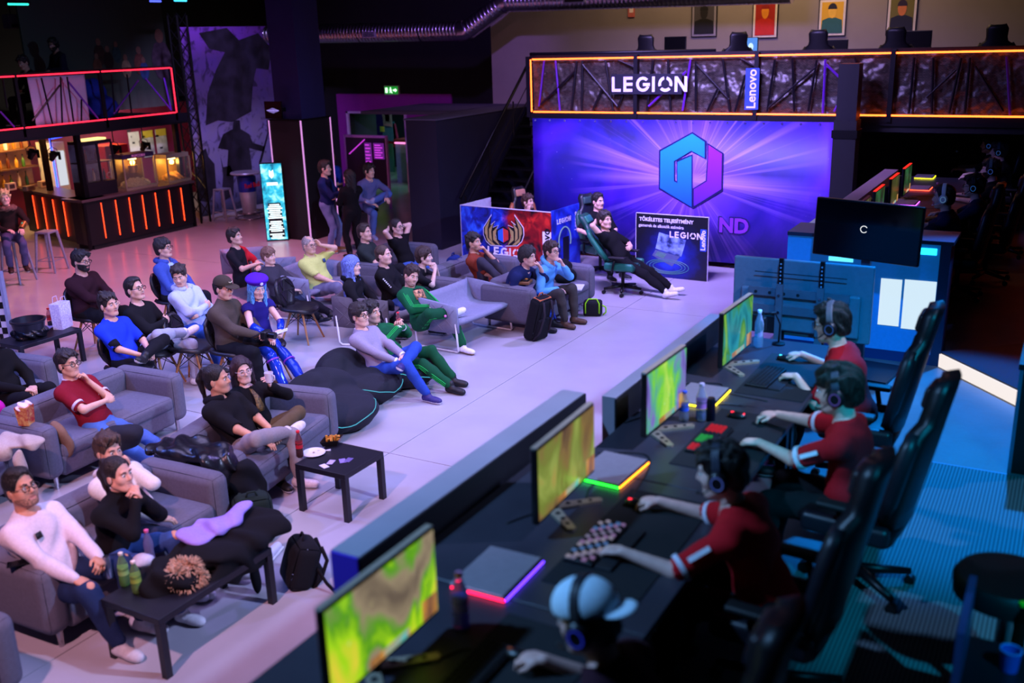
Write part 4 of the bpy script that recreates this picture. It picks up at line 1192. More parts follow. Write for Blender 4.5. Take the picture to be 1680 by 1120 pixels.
def noise(nt, vec, scale, detail=4, dist=0., rough=.5):
    n = nn(nt, 'ShaderNodeTexNoise'); n.inputs['Scale'].default_value = scale; n.inputs['Detail'].default_value = detail; n.inputs['Distortion'].default_value = dist; n.inputs['Roughness'].default_value = rough
    nt.links.new(vec, n.inputs['Vector']); return n.outputs[0]
def mrange(nt, v, a, b, c=0., d=1.):
    r = nn(nt, 'ShaderNodeMapRange'); nt.links.new(v, r.inputs[0])
    for i, x in enumerate((a, b, c, d)): r.inputs[i+1].default_value = x
    return r.outputs[0]
def vmath(nt, op, a, b=None):
    v = nn(nt, 'ShaderNodeVectorMath', operation=op); nt.links.new(a, v.inputs[0])
    if b is not None: v.inputs[1].default_value = b
    return v
def fmath(nt, op, a, b):
    m = nn(nt, 'ShaderNodeMath', operation=op)
    for i, v in enumerate((a, b)):
        if isinstance(v, (int, float)): m.inputs[i].default_value = v
        else: nt.links.new(v, m.inputs[i])
    return m.outputs[0]
def banner_mat():
    m, nt, b, co = new_print('banner_print', .5)
    sc = nn(nt, 'ShaderNodeVectorMath', operation='MULTIPLY'); nt.links.new(co, sc.inputs[0]); sc.inputs[1].default_value = (1, 0, 1)
    v = sc.outputs[0]
    ln = vmath(nt, 'LENGTH', v).outputs['Value']; nv = vmath(nt, 'NORMALIZE', v).outputs[0]
    base = ramp(nt, noise(nt, v, .7, 5, .6), [(.32, '#070540'), (.48, '#180e86'), (.62, '#4018b0'), (.78, '#6a2ed0')])
    ray = mrange(nt, noise(nt, nv, 5.5, 3, 0., .7), .52, .70)
    ray2 = mrange(nt, noise(nt, nv, 14, 1), .58, .72)
    fall = mrange(nt, ln, .35, 2.4, 1., 0.)
    rr = fmath(nt, 'MULTIPLY', fmath(nt, 'MAXIMUM', ray, fmath(nt, 'MULTIPLY', ray2, .7)), fall)
    c1 = mixc(nt, rr, base, '#b98cff')
    core = mrange(nt, ln, .0, 1.3, .6, 0.)
    c2 = mixc(nt, core, c1, '#9a60f0')
    sz = nn(nt, 'ShaderNodeSeparateXYZ'); nt.links.new(v, sz.inputs[0])
    hz_ = fmath(nt, 'ABSOLUTE', fmath(nt, 'ADD', sz.outputs['Z'], -.02), 0.)
    c2 = mixc(nt, fmath(nt, 'MULTIPLY', mrange(nt, hz_, .0, .13, .6, 0.), mrange(nt, ln, .6, 2.2, 1., 0.)), c2, '#b890ff')
    vo = nn(nt, 'ShaderNodeTexVoronoi'); vo.inputs['Scale'].default_value = 7; nt.links.new(v, vo.inputs['Vector'])
    st = mrange(nt, vo.outputs['Distance'], .02, .05, 1., 0.)
    far = mrange(nt, ln, 1.4, 2.6, 0., 1.)
    c3 = mixc(nt, fmath(nt, 'MULTIPLY', st, fmath(nt, 'MULTIPLY', far, .8)), c2, '#d8d0ff')
    nt.links.new(c3, b.inputs['Base Color']); return m
def zgrad(name, z0, z1, c0, c1):
    m, nt, b, co = new_print(name, .5)
    s = nn(nt, 'ShaderNodeSeparateXYZ'); nt.links.new(co, s.inputs[0])
    nt.links.new(mixc(nt, mrange(nt, s.outputs['Z'], z0, z1), c0, c1), b.inputs['Base Color']); return m
BY = 16.42
ctr = at_y(1135, 297, BY)
ban = thing('stage_banner', 'large purple banner with hexagonal letter logo under the gallery', 'banner', (ctr[0], BY, ctr[2]))
x0, x1 = at_y(875, 250, BY)[0]-ctr[0], at_y(1396, 250, BY)[0]-ctr[0]-.14; z0, z1 = .10-ctr[2], 2.50-ctr[2]
g = [[(xx, .015*math.sin(3.1*xx)*(1-(zz-z0)/(z1-z0)), zz) for xx in np.linspace(x0, x1, 25)] for zz in (z0, z0*.5+z1*.5, z1)]
MB().sheet(g, .012).build('print_sheet', banner_mat(), ban, True)
for k in range(19):
    xx = x0+.06+(x1-x0-.12)*k/18
    MB().tube([(xx+.014*math.cos(a), -.014, z1-.035+.014*math.sin(a)) for a in np.linspace(0, 2*PI, 9)[:-1]], .0045, 4, closed=True).build('eyelet', plain('#d8d8e4', .3, 1.), ban)
def bp(a, b, s=4.667, ox=860, oy=160):
    v = at_y(ox+a/s, oy+b/s, BY)-np.array((ctr[0], BY, ctr[2])); v[1] = 0; return v
def flat(name, pts, m, par, y0=-.024, th=.006):
    MB().poly([(p_[0], y0, p_[2]) for p_ in pts], (0, -th, 0)).build(name, m, par)
g_blue = zgrad('logo_blue', -.75, .75, '#1430d0', '#14a4f4'); g_pur = zgrad('logo_purple', -.75, .6, '#3020b8', '#9a26b0'); g_edge = plain('#0c0a50', .6)
OUT = [(1290, 262), (1400, 332), (1530, 425), (1522, 712), (1300, 850), (1285, 850), (1033, 700), (1035, 402)]
flat('logo_shadow', [bp(*p_) for p_ in OUT[:2]+[(1400, 350)]+OUT[2:5]+[(1290, 835)]+OUT[5:]][:0] or [bp(*p_) for p_ in OUT[:1]+OUT[1:2]+[(1396, 470), (1285, 412), (1160, 486), (1160, 630), (1170, 640), (1170, 480), (1292, 432), (1292, 848)]+OUT[6:]], g_edge, ban, -.016, .004)
flat('logo_shadow', [bp(*p_) for p_ in [(1404, 345), (1530, 425), (1522, 712), (1294, 850), (1294, 695), (1392, 634), (1404, 470)]], g_edge, ban, -.016, .004)
# the blue letter is made of two strokes that join, so that the counter stays open
flat('logo_stroke', [bp(*p_) for p_ in [(1290, 275), (1385, 340), (1385, 460), (1285, 405), (1150, 485), (1150, 640), (1178, 655), (1178, 492), (1285, 445), (1285, 835), (1045, 690), (1048, 410)]], g_blue, ban, -.022)
flat('logo_stroke', [bp(*p_) for p_ in [(1415, 362), (1518, 430), (1512, 700), (1303, 830), (1303, 700), (1402, 640), (1412, 480)]], g_pur, ban, -.022)
p_ = at_y(1204, 371, BY)-np.array((ctr[0], BY, ctr[2]))
for s_, m_, y_ in (('ND', g_edge, -.018), ('ND', plain('#7a2ac0', .6), -.024)):
    text(s_, .34 if m_ is not g_edge else .36, m_, ban, (p_[0], y_, p_[2]), FY, bold=.012 if m_ is not g_edge else .024)
# ---- signs on the gallery rail
def legion_word(parent, loc, R, size, m, name='lettering'):
    """LEGION with the broken ring for its O"""
    R = np.array(R); u, v_, w = R[:, 0], R[:, 1], R[:, 2]; H_ = size; t = size*.2
    loc = np.array(loc, float); x = -2.62*H_
    def P3(a, b): return loc+u*(x+a)+v_*b
    cnt_ = [0]
    def bar(a0, b0, a1, b1):
        d_ = np.array((a1-a0, b1-b0)); n_ = np.array((-d_[1], d_[0]))/np.linalg.norm(d_)*t/2
        q = [P3(a0+n_[0], b0+n_[1]), P3(a0-n_[0], b0-n_[1]), P3(a1-n_[0], b1-n_[1]), P3(a1+n_[0], b1+n_[1])]
        cnt_[0] += 1; e_ = w*(.0007*(cnt_[0] % 5)); mbx.poly([p3+e_ for p3 in q], w*.004)
    def arc(cx, r, a0, a1):
        n = 12
        for i in range(n):
            b0, b1 = a0+(a1-a0)*i/n, a0+(a1-a0)*(i+1)/n
            q = [P3(cx+rr*math.cos(b), rr*math.sin(b)) for rr, b in ((r+t/2, b0), (r+t/2, b1), (r-t/2, b1), (r-t/2, b0))]
            mbx.poly(q, w*.004)
    h2 = H_/2; wl = .56*H_
    for ch in 'LEGION':
        mbx = MB()
        if ch == 'L': bar(0, -h2, 0, h2); bar(-t/2, -h2+t/2, wl, -h2+t/2); adv = .86
        elif ch == 'E':
            bar(0, -h2, 0, h2)
            for k in (-h2+t/2, 0, h2-t/2): bar(-t/2, k, wl, k)
            adv = .90
        elif ch == 'G':
            arc(.42*H_, h2-t/2, .75, 5.9); bar(.42*H_, -.02*H_, .42*H_+h2, -.02*H_); adv = 1.18
        elif ch == 'I': bar(0, -h2, 0, h2); adv = .42
        elif ch == 'O':
            for k in range(3): arc(.42*H_, h2-t/2, PI/2+2*PI/3*k+.22, PI/2+2*PI/3*(k+1)-.22)
            adv = 1.18
        else: bar(0, -h2, 0, h2); bar(.68*H_, -h2, .68*H_, h2); bar(.04*H_, h2-t*.4, .64*H_, -h2+t*.4); adv = 1.
        mbx.build(name, m, parent); x += adv*H_
wh = plain('#e6e2f4', .5)
sl = thing('rail_sign', 'dark LEGION sign board on the gallery rail', 'sign', at_y(1060, 138, gy-.06))
MB().box((0, 0, 0), (1.30, .02, .34)).build('board', plain('#0f1024', .6), sl)
legion_word(sl, (.06, -.014, 0), FY, .255, wh)
s2 = thing('rail_sign', 'upright blue Lenovo sign on the gallery rail', 'sign', at_y(1234, 146, gy-.06))
MB().box((0, 0, 0), (.225, .02, .66)).build('board', plain('#2a48d0', .55), s2)
text('Lenovo', .21, wh, s2, (0, -.012, 0), np.array([[0, -1., 0], [0, 0, -1], [1, 0, 0]]), bold=.004)
# ---- framed posters on the gallery wall: generic stand-ins in the same colours
def poster(label, px, py, pw, ph, bg, fig, acc, skin, ground='#d8d2c8'):
    c = at_y(px, py, 20.5); k = abs(at_y(px+pw/2, py, 20.5)[0]-at_y(px-pw/2, py, 20.5)[0]); hh = abs(at_y(px, py-ph/2, 20.5)[2]-at_y(px, py+ph/2, 20.5)[2])
    s = thing('framed_poster', label, 'poster', (c[0], 20.5, c[2]))
    MB().b2((-k/2, -.03, -hh/2), (k/2, 0, hh/2)).build('frame', plain('#0c0c0e', .4), s)
    MB().b2((-k/2+.02, -.034, -hh/2+.02), (k/2-.02, -.03, hh/2-.02)).build('mount', plain(ground, .7), s)
    a, b = k/2-.06, hh/2-.06
    MB().b2((-a, -.037, -b), (a, -.034, b)).build('print', mat('print_'+bg[1:], bg, .6, col2=bg, var=.2, scale=4), s)
    MB().poly([(-a, -.040, -b), (a, -.040, -b), (a*.9, -.040, -b*.15), (a*.35, -.040, 0), (-a*.35, -.040, 0), (-a*.9, -.040, -b*.15)], (0, -.003, 0)).build('print_shoulders', plain(fig, .6), s)
    MB().poly([(a*.38*math.sin(t), -.041, b*.42+b*.46*math.cos(t)) for t in np.linspace(0, 2*PI, 13)[:-1]], (0, -.003, 0)).build('print_head', plain(skin, .6), s)
    MB().poly([(a*.42*math.sin(t), -.044, b*.55+b*.38*math.cos(t)) for t in np.linspace(-PI/2, PI/2, 9)], (0, -.002, 0)).build('print_hair', plain(acc, .6), s)
    return s
poster('framed poster with a black figure on grey over the gallery', 1156, 31, 42, 60, '#45424a', '#0e0e12', '#0e0e12', '#1c1a20', '#8d8898')
poster('framed poster with a bright red figure over the gallery', 1256, 30, 42, 66, '#a01c10', '#c0200e', '#8c140c', '#e08a20', '#d8cfc4')
poster('framed poster with a yellow ground and teal figure over the gallery', 1366, 29, 46, 62, '#d8a818', '#1f5c54', '#15131a', '#e8b830', '#d8d0c4')
poster('framed poster with a navy figure on olive over the gallery', 1480, 25, 50, 66, '#6a6428', '#10142c', '#241430', '#c8743c', '#d4ccc8')
# small signs
def plate(name, label, cat, loc, w, h, m, nrm='y', extra=None):
    s = thing(name, label, cat, loc)
    MB().box((0, 0, 0), (w, .02, h)).build('plate', m, s)
    if extra: extra(s)
    return s
p_ = at_y(1036, 19, 20.48)
plate('fire_sign', 'small red fire equipment sign on the gallery wall', 'sign', p_, .15, .22, plain('#c86a60', .6), extra=lambda s: MB().b2((-.045, -.014, -.02), (.045, -.011, .08)).build('pictogram', plain('#f0e0d8', .6), s))
p_ = at_y(527, 172, 22.09)
plate('toilet_sign', 'small white sign on the black back wall left of the magenta surround', 'sign', p_, .13, .17, plain('#b8a8a0', .6), extra=lambda s: MB().b2((-.03, -.014, -.05), (.03, -.011, .05)).build('pictogram', plain('#302a30', .6), s))
p_ = at_y(538, 231, 22.09)
plate('call_point', 'small red fire alarm call point on the back wall', 'alarm', p_, .08, .08, plain('#c02028', .5), extra=lambda s: MB().b2((-.022, -.016, -.02), (.022, -.011, .02)).build('glass', plain('#e8d8d8', .3), s))
p_ = at_y(642, 148, 22.04)
ex = thing('exit_sign', 'glowing green emergency exit sign above the magenta surround', 'sign', p_)
MB().box((0, .03, 0), (.46, .06, .23)).build('housing', plain('#c8ccc8', .5), ex)
MB().box((0, -.004, 0), (.42, .01, .19)).build('face', glow('#0c8a28', 1.1), ex)
wg = glow('#c8ffd0', 2.2)
MB().box((-.15, -.012, 0), (.07, .006, .13)).build('door_pictogram', wg, ex)
MB().ball((-.015, -.012, .055), (.02, .006, .02), 8, 6).tube([(-.02, -.012, .03), (-.01, -.012, -.02), (.03, -.012, -.07)], .012, 5).tube([(-.01, -.012, -.02), (-.045, -.012, -.06)], .012, 5).tube([(-.06, -.012, .0), (-.02, -.012, .02), (.03, -.012, .0)], .009, 5).build('figure_pictogram', wg, ex)
MB().poly([(.07, -.010, .02), (.13, -.010, .02), (.13, -.010, .05), (.19, -.010, 0), (.13, -.010, -.05), (.13, -.010, -.02), (.07, -.010, -.02)], (0, -.006, 0)).build('arrow_pictogram', wg, ex)
p_ = at_y(524, 139, 21.75)
cc = thing('security_camera', 'small white security camera on an arm by the pillar', 'camera', p_); MB().ball((0, 0, 0), .07, 12, 8).build('dome', plain('#b8b4c0', .4), cc, True); MB().cyl((-.05, .05, .02), (-.30, .36, .05), .015, n=8).build('arm', plain('#8a8690', .4), cc)
# ---- mural beside the bar: a generic misty forest with dark figures
def mural_mat():
    m, nt, b, co = new_print('mural_print', .6)
    s = nn(nt, 'ShaderNodeSeparateXYZ'); nt.links.new(co, s.inputs[0])
    base = ramp(nt, mrange(nt, s.outputs['Z'], 0, 4.3), [(0., '#2a3040'), (.22, '#8c8ab4'), (.45, '#8f86b0'), (.62, '#5a4a74'), (.85, '#5c3f80'), (1., '#8a4cc0')])
    fog = mixc(nt, mrange(nt, noise(nt, co, 1.6, 6, .8), .42, .62), base, '#b8b4d4', 'SOFT_LIGHT')
    dk = mixc(nt, mrange(nt, noise(nt, co, 3.4, 6, 1.4), .54, .66, 0., .75), fog, '#1c1828')
    nt.links.new(dk, b.inputs['Base Color']); return m
mu = thing('mural', 'tall misty mural with dark figures beside the bar', 'mural', (-18.3, 17.05, 0))
MB().b2((-.04, 0, .0), (0, 3.1, 4.37)).build('panel', mural_mat(), mu)
def mp(a, b):
    v = at_x(a/3.5, b/3.5, -18.3); return (0.006, v[1]-17.05, v[2])
ink = mat('mural_ink', '#15121c', .7, scale=2.5, col2='#302b3e')
for nm, pts in (('giant_silhouette', [(1140, 190), (1300, 160), (1370, 230), (1480, 190), (1560, 280), (1540, 400), (1470, 390), (1450, 480), (1440, 640), (1330, 700), (1250, 690), (1180, 720), (1190, 540), (1240, 400), (1290, 300), (1200, 280)]),
                ('warrior_silhouette', [(1340, 690), (1375, 690), (1380, 740), (1430, 770), (1450, 820), (1520, 840), (1510, 870), (1430, 850), (1445, 960), (1440, 1010), (1300, 1010), (1310, 860), (1250, 850), (1280, 770), (1335, 740)]),
                ('weapon_silhouette', [(1530, 690), (1575, 680), (1590, 770), (1570, 720), (1550, 730), (1500, 930), (1485, 935), (1535, 760)]),
                ('beast_silhouette', [(1265, 900), (1280, 960), (1320, 950), (1340, 1000), (1340, 1120), (1270, 1160), (1280, 1000)]),
                ('small_warrior_silhouette', [(1150, 880), (1180, 850), (1195, 900), (1230, 940), (1240, 1080), (1200, 1160), (1130, 1150), (1130, 960)])):
    MB().poly([mp(*q) for q in pts], (.004, 0, 0)).build(nm, ink, mu)
# picture wall behind the left gallery: a crowd scene seen dimly
def crowd_mat():
    m, nt, b, co = new_print('crowd_print', .6)
    s = nn(nt, 'ShaderNodeSeparateXYZ'); nt.links.new(co, s.inputs[0])
    sky = ramp(nt, mrange(nt, s.outputs['Z'], 0, 3.), [(0., '#3a2c24'), (.3, '#5c4a44'), (.55, '#7c6a70'), (.8, '#6a6a60'), (1., '#3c4840')])
    vo = nn(nt, 'ShaderNodeTexVoronoi'); vo.inputs['Scale'].default_value = 2.4; nt.links.new(co, vo.inputs['Vector'])
    crowd = mixc(nt, .55, vo.outputs['Color'], '#4a3020', 'MULTIPLY')
    low = mrange(nt, s.outputs['Z'], .9, 1.7, .8, 0.)
    nt.links.new(mixc(nt, low, sky, crowd), b.inputs['Base Color']); return m
cw = thing('crowd_mural', 'dim wall picture of a crowd behind the left gallery', 'mural', (-19.9, 0, 0))
MB().b2((-.05, 14.2, 2.55), (0, 18.1, 5.2)).build('panel', crowd_mat(), cw)
pm = lambda a, b: (lambda v: (.008, v[1], v[2]))(at_x(a/5.09, b/5.09, -19.9))
for k, (a, b, s_, c) in enumerate([(815, 350, 1., '#3a2620'), (890, 410, .9, '#2a1c1c'), (800, 470, .8, '#6a4434'), (960, 370, .8, '#2c4a50'), (1040, 480, .9, '#8c7a60'), (1150, 420, 1.1, '#6a4038'), (1190, 500, .9, '#2c4478'), (1320, 300, 2.0, '#4a3c4c')]):
    q = np.array(pm(a, b)); u = .12*s_
    MB().poly([q+np.array((.002*k, u*1.3*math.sin(t), u*2*math.cos(t)-u*2.4)) for t in np.linspace(0, 2*PI, 11)[:-1]], (.003, 0, 0)).build('painted_body', mat('crowd_'+c[1:], c, .7, var=.3, scale=9), cw)
    MB().poly([q+np.array((.002*k+.003, u*.55*math.sin(t), u*.7*math.cos(t))) for t in np.linspace(0, 2*PI, 11)[:-1]], (.003, 0, 0)).build('painted_head', plain('#7a5a4c', .7), cw)
# ---- booth of printed panels
A_, B_ = at(759, 432, 0), at(906, 450, 0)
ang = math.atan2(B_[1]-A_[1], B_[0]-A_[0]); Wb = np.linalg.norm(B_-A_); Hb = 1.075
bo = thing('promo_booth', 'printed booth counter with a winged emblem and LEGION LEGENDS lettering', 'booth', (A_[0], A_[1], 0), ang)
def split_mat():
    m, nt, b, co = new_print('booth_print', .45)
    s = nn(nt, 'ShaderNodeSeparateXYZ'); nt.links.new(co, s.inputs[0])
    n = noise(nt, co, 4., 5, 1.2)
    bl = ramp(nt, n, [(.35, '#060a30'), (.52, '#1430b0'), (.66, '#2a6cf0')]); rd_ = ramp(nt, n, [(.35, '#1c0408'), (.52, '#8a0c14'), (.66, '#d02a20')])
    f = mrange(nt, fmath(nt, 'ADD', s.outputs['X'], fmath(nt, 'MULTIPLY', n, .3)), Wb*.5+.10, Wb*.5+.24)
    nt.links.new(mixc(nt, f, bl, rd_), b.inputs['Base Color']); return m
foam = plain('#d0cce0', .6)
MB().b2((0, 0, 0), (Wb, .02, Hb)).build('front_panel', split_mat(), bo)
MB().b2((-.004, .0, 0), (.012, .95, Hb)).build('side_panel', foam, bo)
def bluep():
    m, nt, b, co = new_print('booth_blue', .45)
    nt.links.new(ramp(nt, noise(nt, co, 3., 4, .6), [(.35, '#0a1468'), (.55, '#1e3cd0'), (.7, '#3a6af0')]), b.inputs['Base Color']); return m
sp_ = MB().b2((Wb-.012, .0, 0), (Wb+.006, .95, Hb+.02)).build('side_panel', bluep(), bo)
for a, b in (((-.004, -.004), (Wb, -.004)), ): MB().b2((0, -.006, Hb-.006), (Wb, .024, Hb+.006)).build('edge_strip', foam, bo)
def bu(a, b): return np.array(((a-460)/(1042-460)*Wb, -.004, Hb-(b-(165+(210-165)*(a-460)/(1042-460)))/364*Hb))
def bflat(name, pts, m, y0=-.004, th=.004): MB().poly([(q[0], y0, q[2]) for q in [bu(*p_) for p_ in pts]], (0, -th, 0)).build(name, m, bo)
gold = plain('#b09a5c', .5); inkb = plain('#0a0a12', .5); whb = plain('#e8e8f0', .5)
for g in (-1, 1):
    mx = lambda pts: [(742+g*(a-742), b) for a, b in pts]
    W_ = [(668, 222), (640, 260), (612, 300), (610, 345), (625, 385), (655, 412), (735, 415), (700, 385), (690, 330), (712, 285), (675, 300), (690, 262), (660, 285)]
    bflat('wing_outline', mx(W_), whb, -.002)
    cxw, czw = 665, 330
    bflat('wing_backing', mx([(cxw+(a-cxw)*.93, czw+(b-czw)*.93) for a, b in W_]), inkb, -.006)
    for F_ in ([(660, 245), (625, 300), (622, 335), (640, 365), (640, 310)], [(678, 275), (650, 310), (650, 365), (668, 385), (664, 325)], [(628, 350), (640, 385), (665, 405), (690, 408), (650, 375)], [(702, 300), (676, 325), (676, 375), (716, 408), (690, 360)]):
        bflat('feather', mx(F_), gold, -.010)
    bflat('hexagon_half', mx([(742, 303), (775, 320), (775, 372), (742, 390)]), plain('#d03a34' if g > 0 else '#2a6ae0', .5), -.012)
    bflat('hexagon_rim', mx([(742, 292), (785, 315), (785, 378), (742, 400), (742, 392), (777, 373), (777, 319), (742, 301)]), inkb, -.011)
q = bu(755, 450); legion_word(bo, (q[0]+.04, -.006, q[2]), FY, .16, whb)
q = bu(762, 489); text('LEGENDS', .19, whb, bo, (q[0], -.006, q[2]), FY, bold=.006)
bflat('name_strip', [(988, 322), (1040, 325), (1040, 496), (988, 496)], whb, -.002)
q = bu(1014, 405); text('Lenovo', .20, inkb, bo, (q[0], -.008, q[2]), np.array([[0, -1., 0], [0, 0, -1], [1, 0, 0]]), bold=.004)
xs_ = Wb+.008
RS = np.array([[0, 0, 1.], [1, 0, 0], [0, 1, 0]])
legion_word(bo, (xs_, .40, .88), RS, .085, whb)
text('Lenovo', .11, whb, bo, (xs_, .80, .80), np.array([[0, 0, 1.], [0, -1, 0], [1, 0, 0]]), bold=.002)
MB().tube([(xs_, .42+.20*math.cos(t), .52+.24*math.sin(t)) for t in np.linspace(-.4, PI+.4, 16)], .012, 5).build('ring_print', glow('#a8c8ff', .5), bo, True)
MB().b2((xs_-.004, .36, .15), (xs_+.003, .56, .58)).build('device_print', plain('#0c1020', .4), bo)
# ---- printed laptop advert
A_, B_ = at(1043, 450, 0), at(1160, 462, 0); ang = math.atan2(B_[1]-A_[1], B_[0]-A_[0]); Wp = np.linalg.norm(B_-A_); Hp = 1.06
ad = thing('advert_panel', 'blue advert panel showing a laptop under LEGION lettering', 'sign', (A_[0], A_[1], 0), ang)
def adm():
    m, nt, b, co = new_print('advert_print', .45)
    v = vmath(nt, 'SUBTRACT', co, (Wp*.5, 0, .35)).outputs[0]; ln = vmath(nt, 'LENGTH', v).outputs['Value']
    n = noise(nt, co, 5, 5, .8)
    nt.links.new(ramp(nt, fmath(nt, 'ADD', mrange(nt, ln, 0, .8), fmath(nt, 'MULTIPLY', n, .35)), [(.15, '#2a58ff'), (.5, '#14228c'), (.8, '#080c34'), (1., '#060818')]), b.inputs['Base Color']); return m
MB().b2((0, 0, 0), (Wp, .02, Hp)).build('board', adm(), ad)
MB().b2((-.004, -.004, 0), (.004, .024, Hp)).b2((Wp-.004, -.004, 0), (Wp+.004, .024, Hp)).b2((0, -.004, Hp-.004), (Wp, .024, Hp+.004)).build('edge_strip', foam, ad)
text('TŐKÉLETES TELJESÍTMÉNY', .082, wh, ad, (.06, -.004, Hp-.10), FY, align='LEFT', bold=.0022)
text('gamerek és alkotók számára', .070, wh, ad, (.05, -.004, Hp-.20), FY, align='LEFT', bold=.001)
legion_word(ad, (Wp*.70, -.003, Hp-.32), FY, .105, wh)
MB().b2((Wp-.135, -.004, .50), (Wp-.03, -.001, .86)).build('name_strip', plain('#2a50e0', .5), ad)
text('Lenovo', .11, wh, ad, (Wp-.082, -.006, .68), np.array([[0, -1., 0], [0, 0, -1], [1, 0, 0]]), bold=.003)
def aflat(name, pts, m, y0=-.003): MB().poly([(a, y0, b) for a, b in pts], (0, -.003, 0)).build(name, m, ad)
aflat('laptop_screen_print', [(.42, .76), (.90, .66), (.82, .38), (.36, .48)], mat('advert_scene', '#8fb0f0', .4, col2='#1c2c60', scale=9))
aflat('laptop_base_print', [(.36, .46), (.80, .38), (.66, .20), (.30, .36)], plain('#56628c', .4))
aflat('laptop_chip_print', [(.40, .44), (.56, .40), (.50, .32), (.35, .37)], glow('#8fb8ff', .5))
for r_ in (.26, .32, .38):
    MB().tube([(Wp*.45+r_*math.cos(t), -.004, .19+r_*.32*math.sin(t)) for t in np.linspace(0, 2*PI, 25)[:-1]], .006, 4, closed=True).build('ring_print', glow('#5a9cff', .45), ad)
# desk with a screen behind the advert
gd = thing('gaming_desk', 'dark gaming desk behind the advert panel', 'desk', (*(at(1175, 440, 0)[:2]+np.array((-.25, .42))), 0))
MB().b2((-.65, -.32, .74), (.65, .32, .78)).build('desktop', dark, gd)
for g in (-1, 1): MB().b2((g*.5-.04, -.05, .05), (g*.5+.04, .05, .74)).build('leg', blackmetal, gd); MB().b2((g*.5-.05, -.30, 0), (g*.5+.05, .30, .05)).build('foot', blackmetal, gd)
km = thing('keyboard', 'small glowing keyboard on the desk behind the advert', 'keyboard', gd.location+Vector((.28, -.1, .78))); MB().rbox((0, 0, .012), (.36, .13, .024), .006, 2).build('case', plain('#101014', .5), km)
for k in range(8): MB().box((-.15+.043*k, .02*((k % 3)-1), .027), (.03, .03, .008)).build('key', glow(['#20ff80', '#40c0ff', '#ff40a0'][k % 3], .7), km)
mon = thing('monitor', 'small dark monitor seen from behind above the advert', 'monitor', gd.location+Vector((-.28, 0, .78))); MB().rbox((0, 0, .32), (.56, .05, .34), .02, 2).build('screen', plain('#08080a', .4), mon); MB().b2((-.03, .0, .02), (.03, .04, .2)).build('stand', blackmetal, mon); MB().b2((-.11, -.08, 0), (.11, .08, .02)).build('base', blackmetal, mon)
# ---- lightbox totem beside the pillar
A_, B_ = at(438, 396, 0), at(474, 394, 0); ang = math.atan2(B_[1]-A_[1], B_[0]-A_[0]); Wt = np.linalg.norm(B_-A_); Ht = 1.62
to = thing('light_totem', 'glowing cyan programme totem standing by the pillar', 'display', (A_[0], A_[1], 0), ang)
MB().b2((0, .0, 0), (Wt, .08, Ht)).build('housing', blackmetal, to)
def totm():
    m, nt, b, co = new_print('totem_screen', .3)
    c = ramp(nt, noise(nt, co, 6, 3, .5), [(.3, '#0a5a80'), (.5, '#28b0d0'), (.7, '#b0f4ff')])
    b.inputs['Base Color'].default_value = (0, 0, 0, 1); nt.links.new(c, b.inputs['Emission Color']); b.inputs['Emission Strength'].default_value = 1.6; return m
MB().b2((.015, -.006, .03), (Wt-.015, .0, Ht-.02)).build('screen', totm(), to)
scr = glow('#06141c', .1, '#06141c'); scw = glow('#e8fbff', 2.0)
MB().poly([(.06, -.007, .08), (Wt-.06, -.007, .08), (Wt-.10, -.007, .80), (.10, -.007, .80)], (0, -.003, 0)).build('text_panel', scr, to)
for k in range(17):
    w_ = (.10+.07*((k*37) % 5)/5); z = .76-.039*k-(.04 if k > 7 else 0)-(.03 if k > 13 else 0)
    MB().b2((Wt/2-w_, -.013, z-.011), (Wt/2+w_, -.010, z+.011)).build('text_line', scw, to)
MB().poly([(Wt/2, -.008, 1.30), (Wt/2+.05, -.008, 1.36), (Wt/2+.04, -.008, 1.48), (Wt/2, -.008, 1.44), (Wt/2-.04, -.008, 1.48), (Wt/2-.05, -.008, 1.36)], (0, -.004, 0)).build('emblem', scw, to)
MB().b2((Wt/2-.11, -.010, 1.16), (Wt/2+.11, -.008, 1.22)).build('title_line', scw, to)
# ---- notice board by the opening, arcade things beyond
nb = thing('notice_board', 'purple-lit notice board with two sheets by the opening', 'board', (*at_y(604, 300, 19.6)[:2], 0))
MB().b2((-.60, 0, .55), (.60, .05, 1.72)).build('panel', mat('notice_purple', '#2c1440', .6), nb)
for g in (-1, 1): MB().b2((g*.62-.02, -.01, 0), (g*.62+.02, .06, 1.76)).build('frame_post', plain('#c88ad8', .4), nb)
MB().b2((-.62, -.01, 1.70), (.62, .06, 1.76)).build('frame_top', plain('#c88ad8', .4), nb)
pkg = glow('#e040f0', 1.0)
MB().cyl((-.5, -.02, 1.30), (.0, -.02, 1.66), .012, n=6).build('light_tube', pkg, nb)
for x_, w_, h_ in ((.08, .20, .52), (.40, .30, .38)):
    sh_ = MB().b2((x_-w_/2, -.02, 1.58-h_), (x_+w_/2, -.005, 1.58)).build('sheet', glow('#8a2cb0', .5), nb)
    for k in range(6): MB().b2((x_-w_*.38, -.026, 1.53-k*h_/6.5-.012), (x_+w_*(.38 if k % 2 else .2), -.021, 1.53-k*h_/6.5+.012)).build('text_line', pkg, sh_)
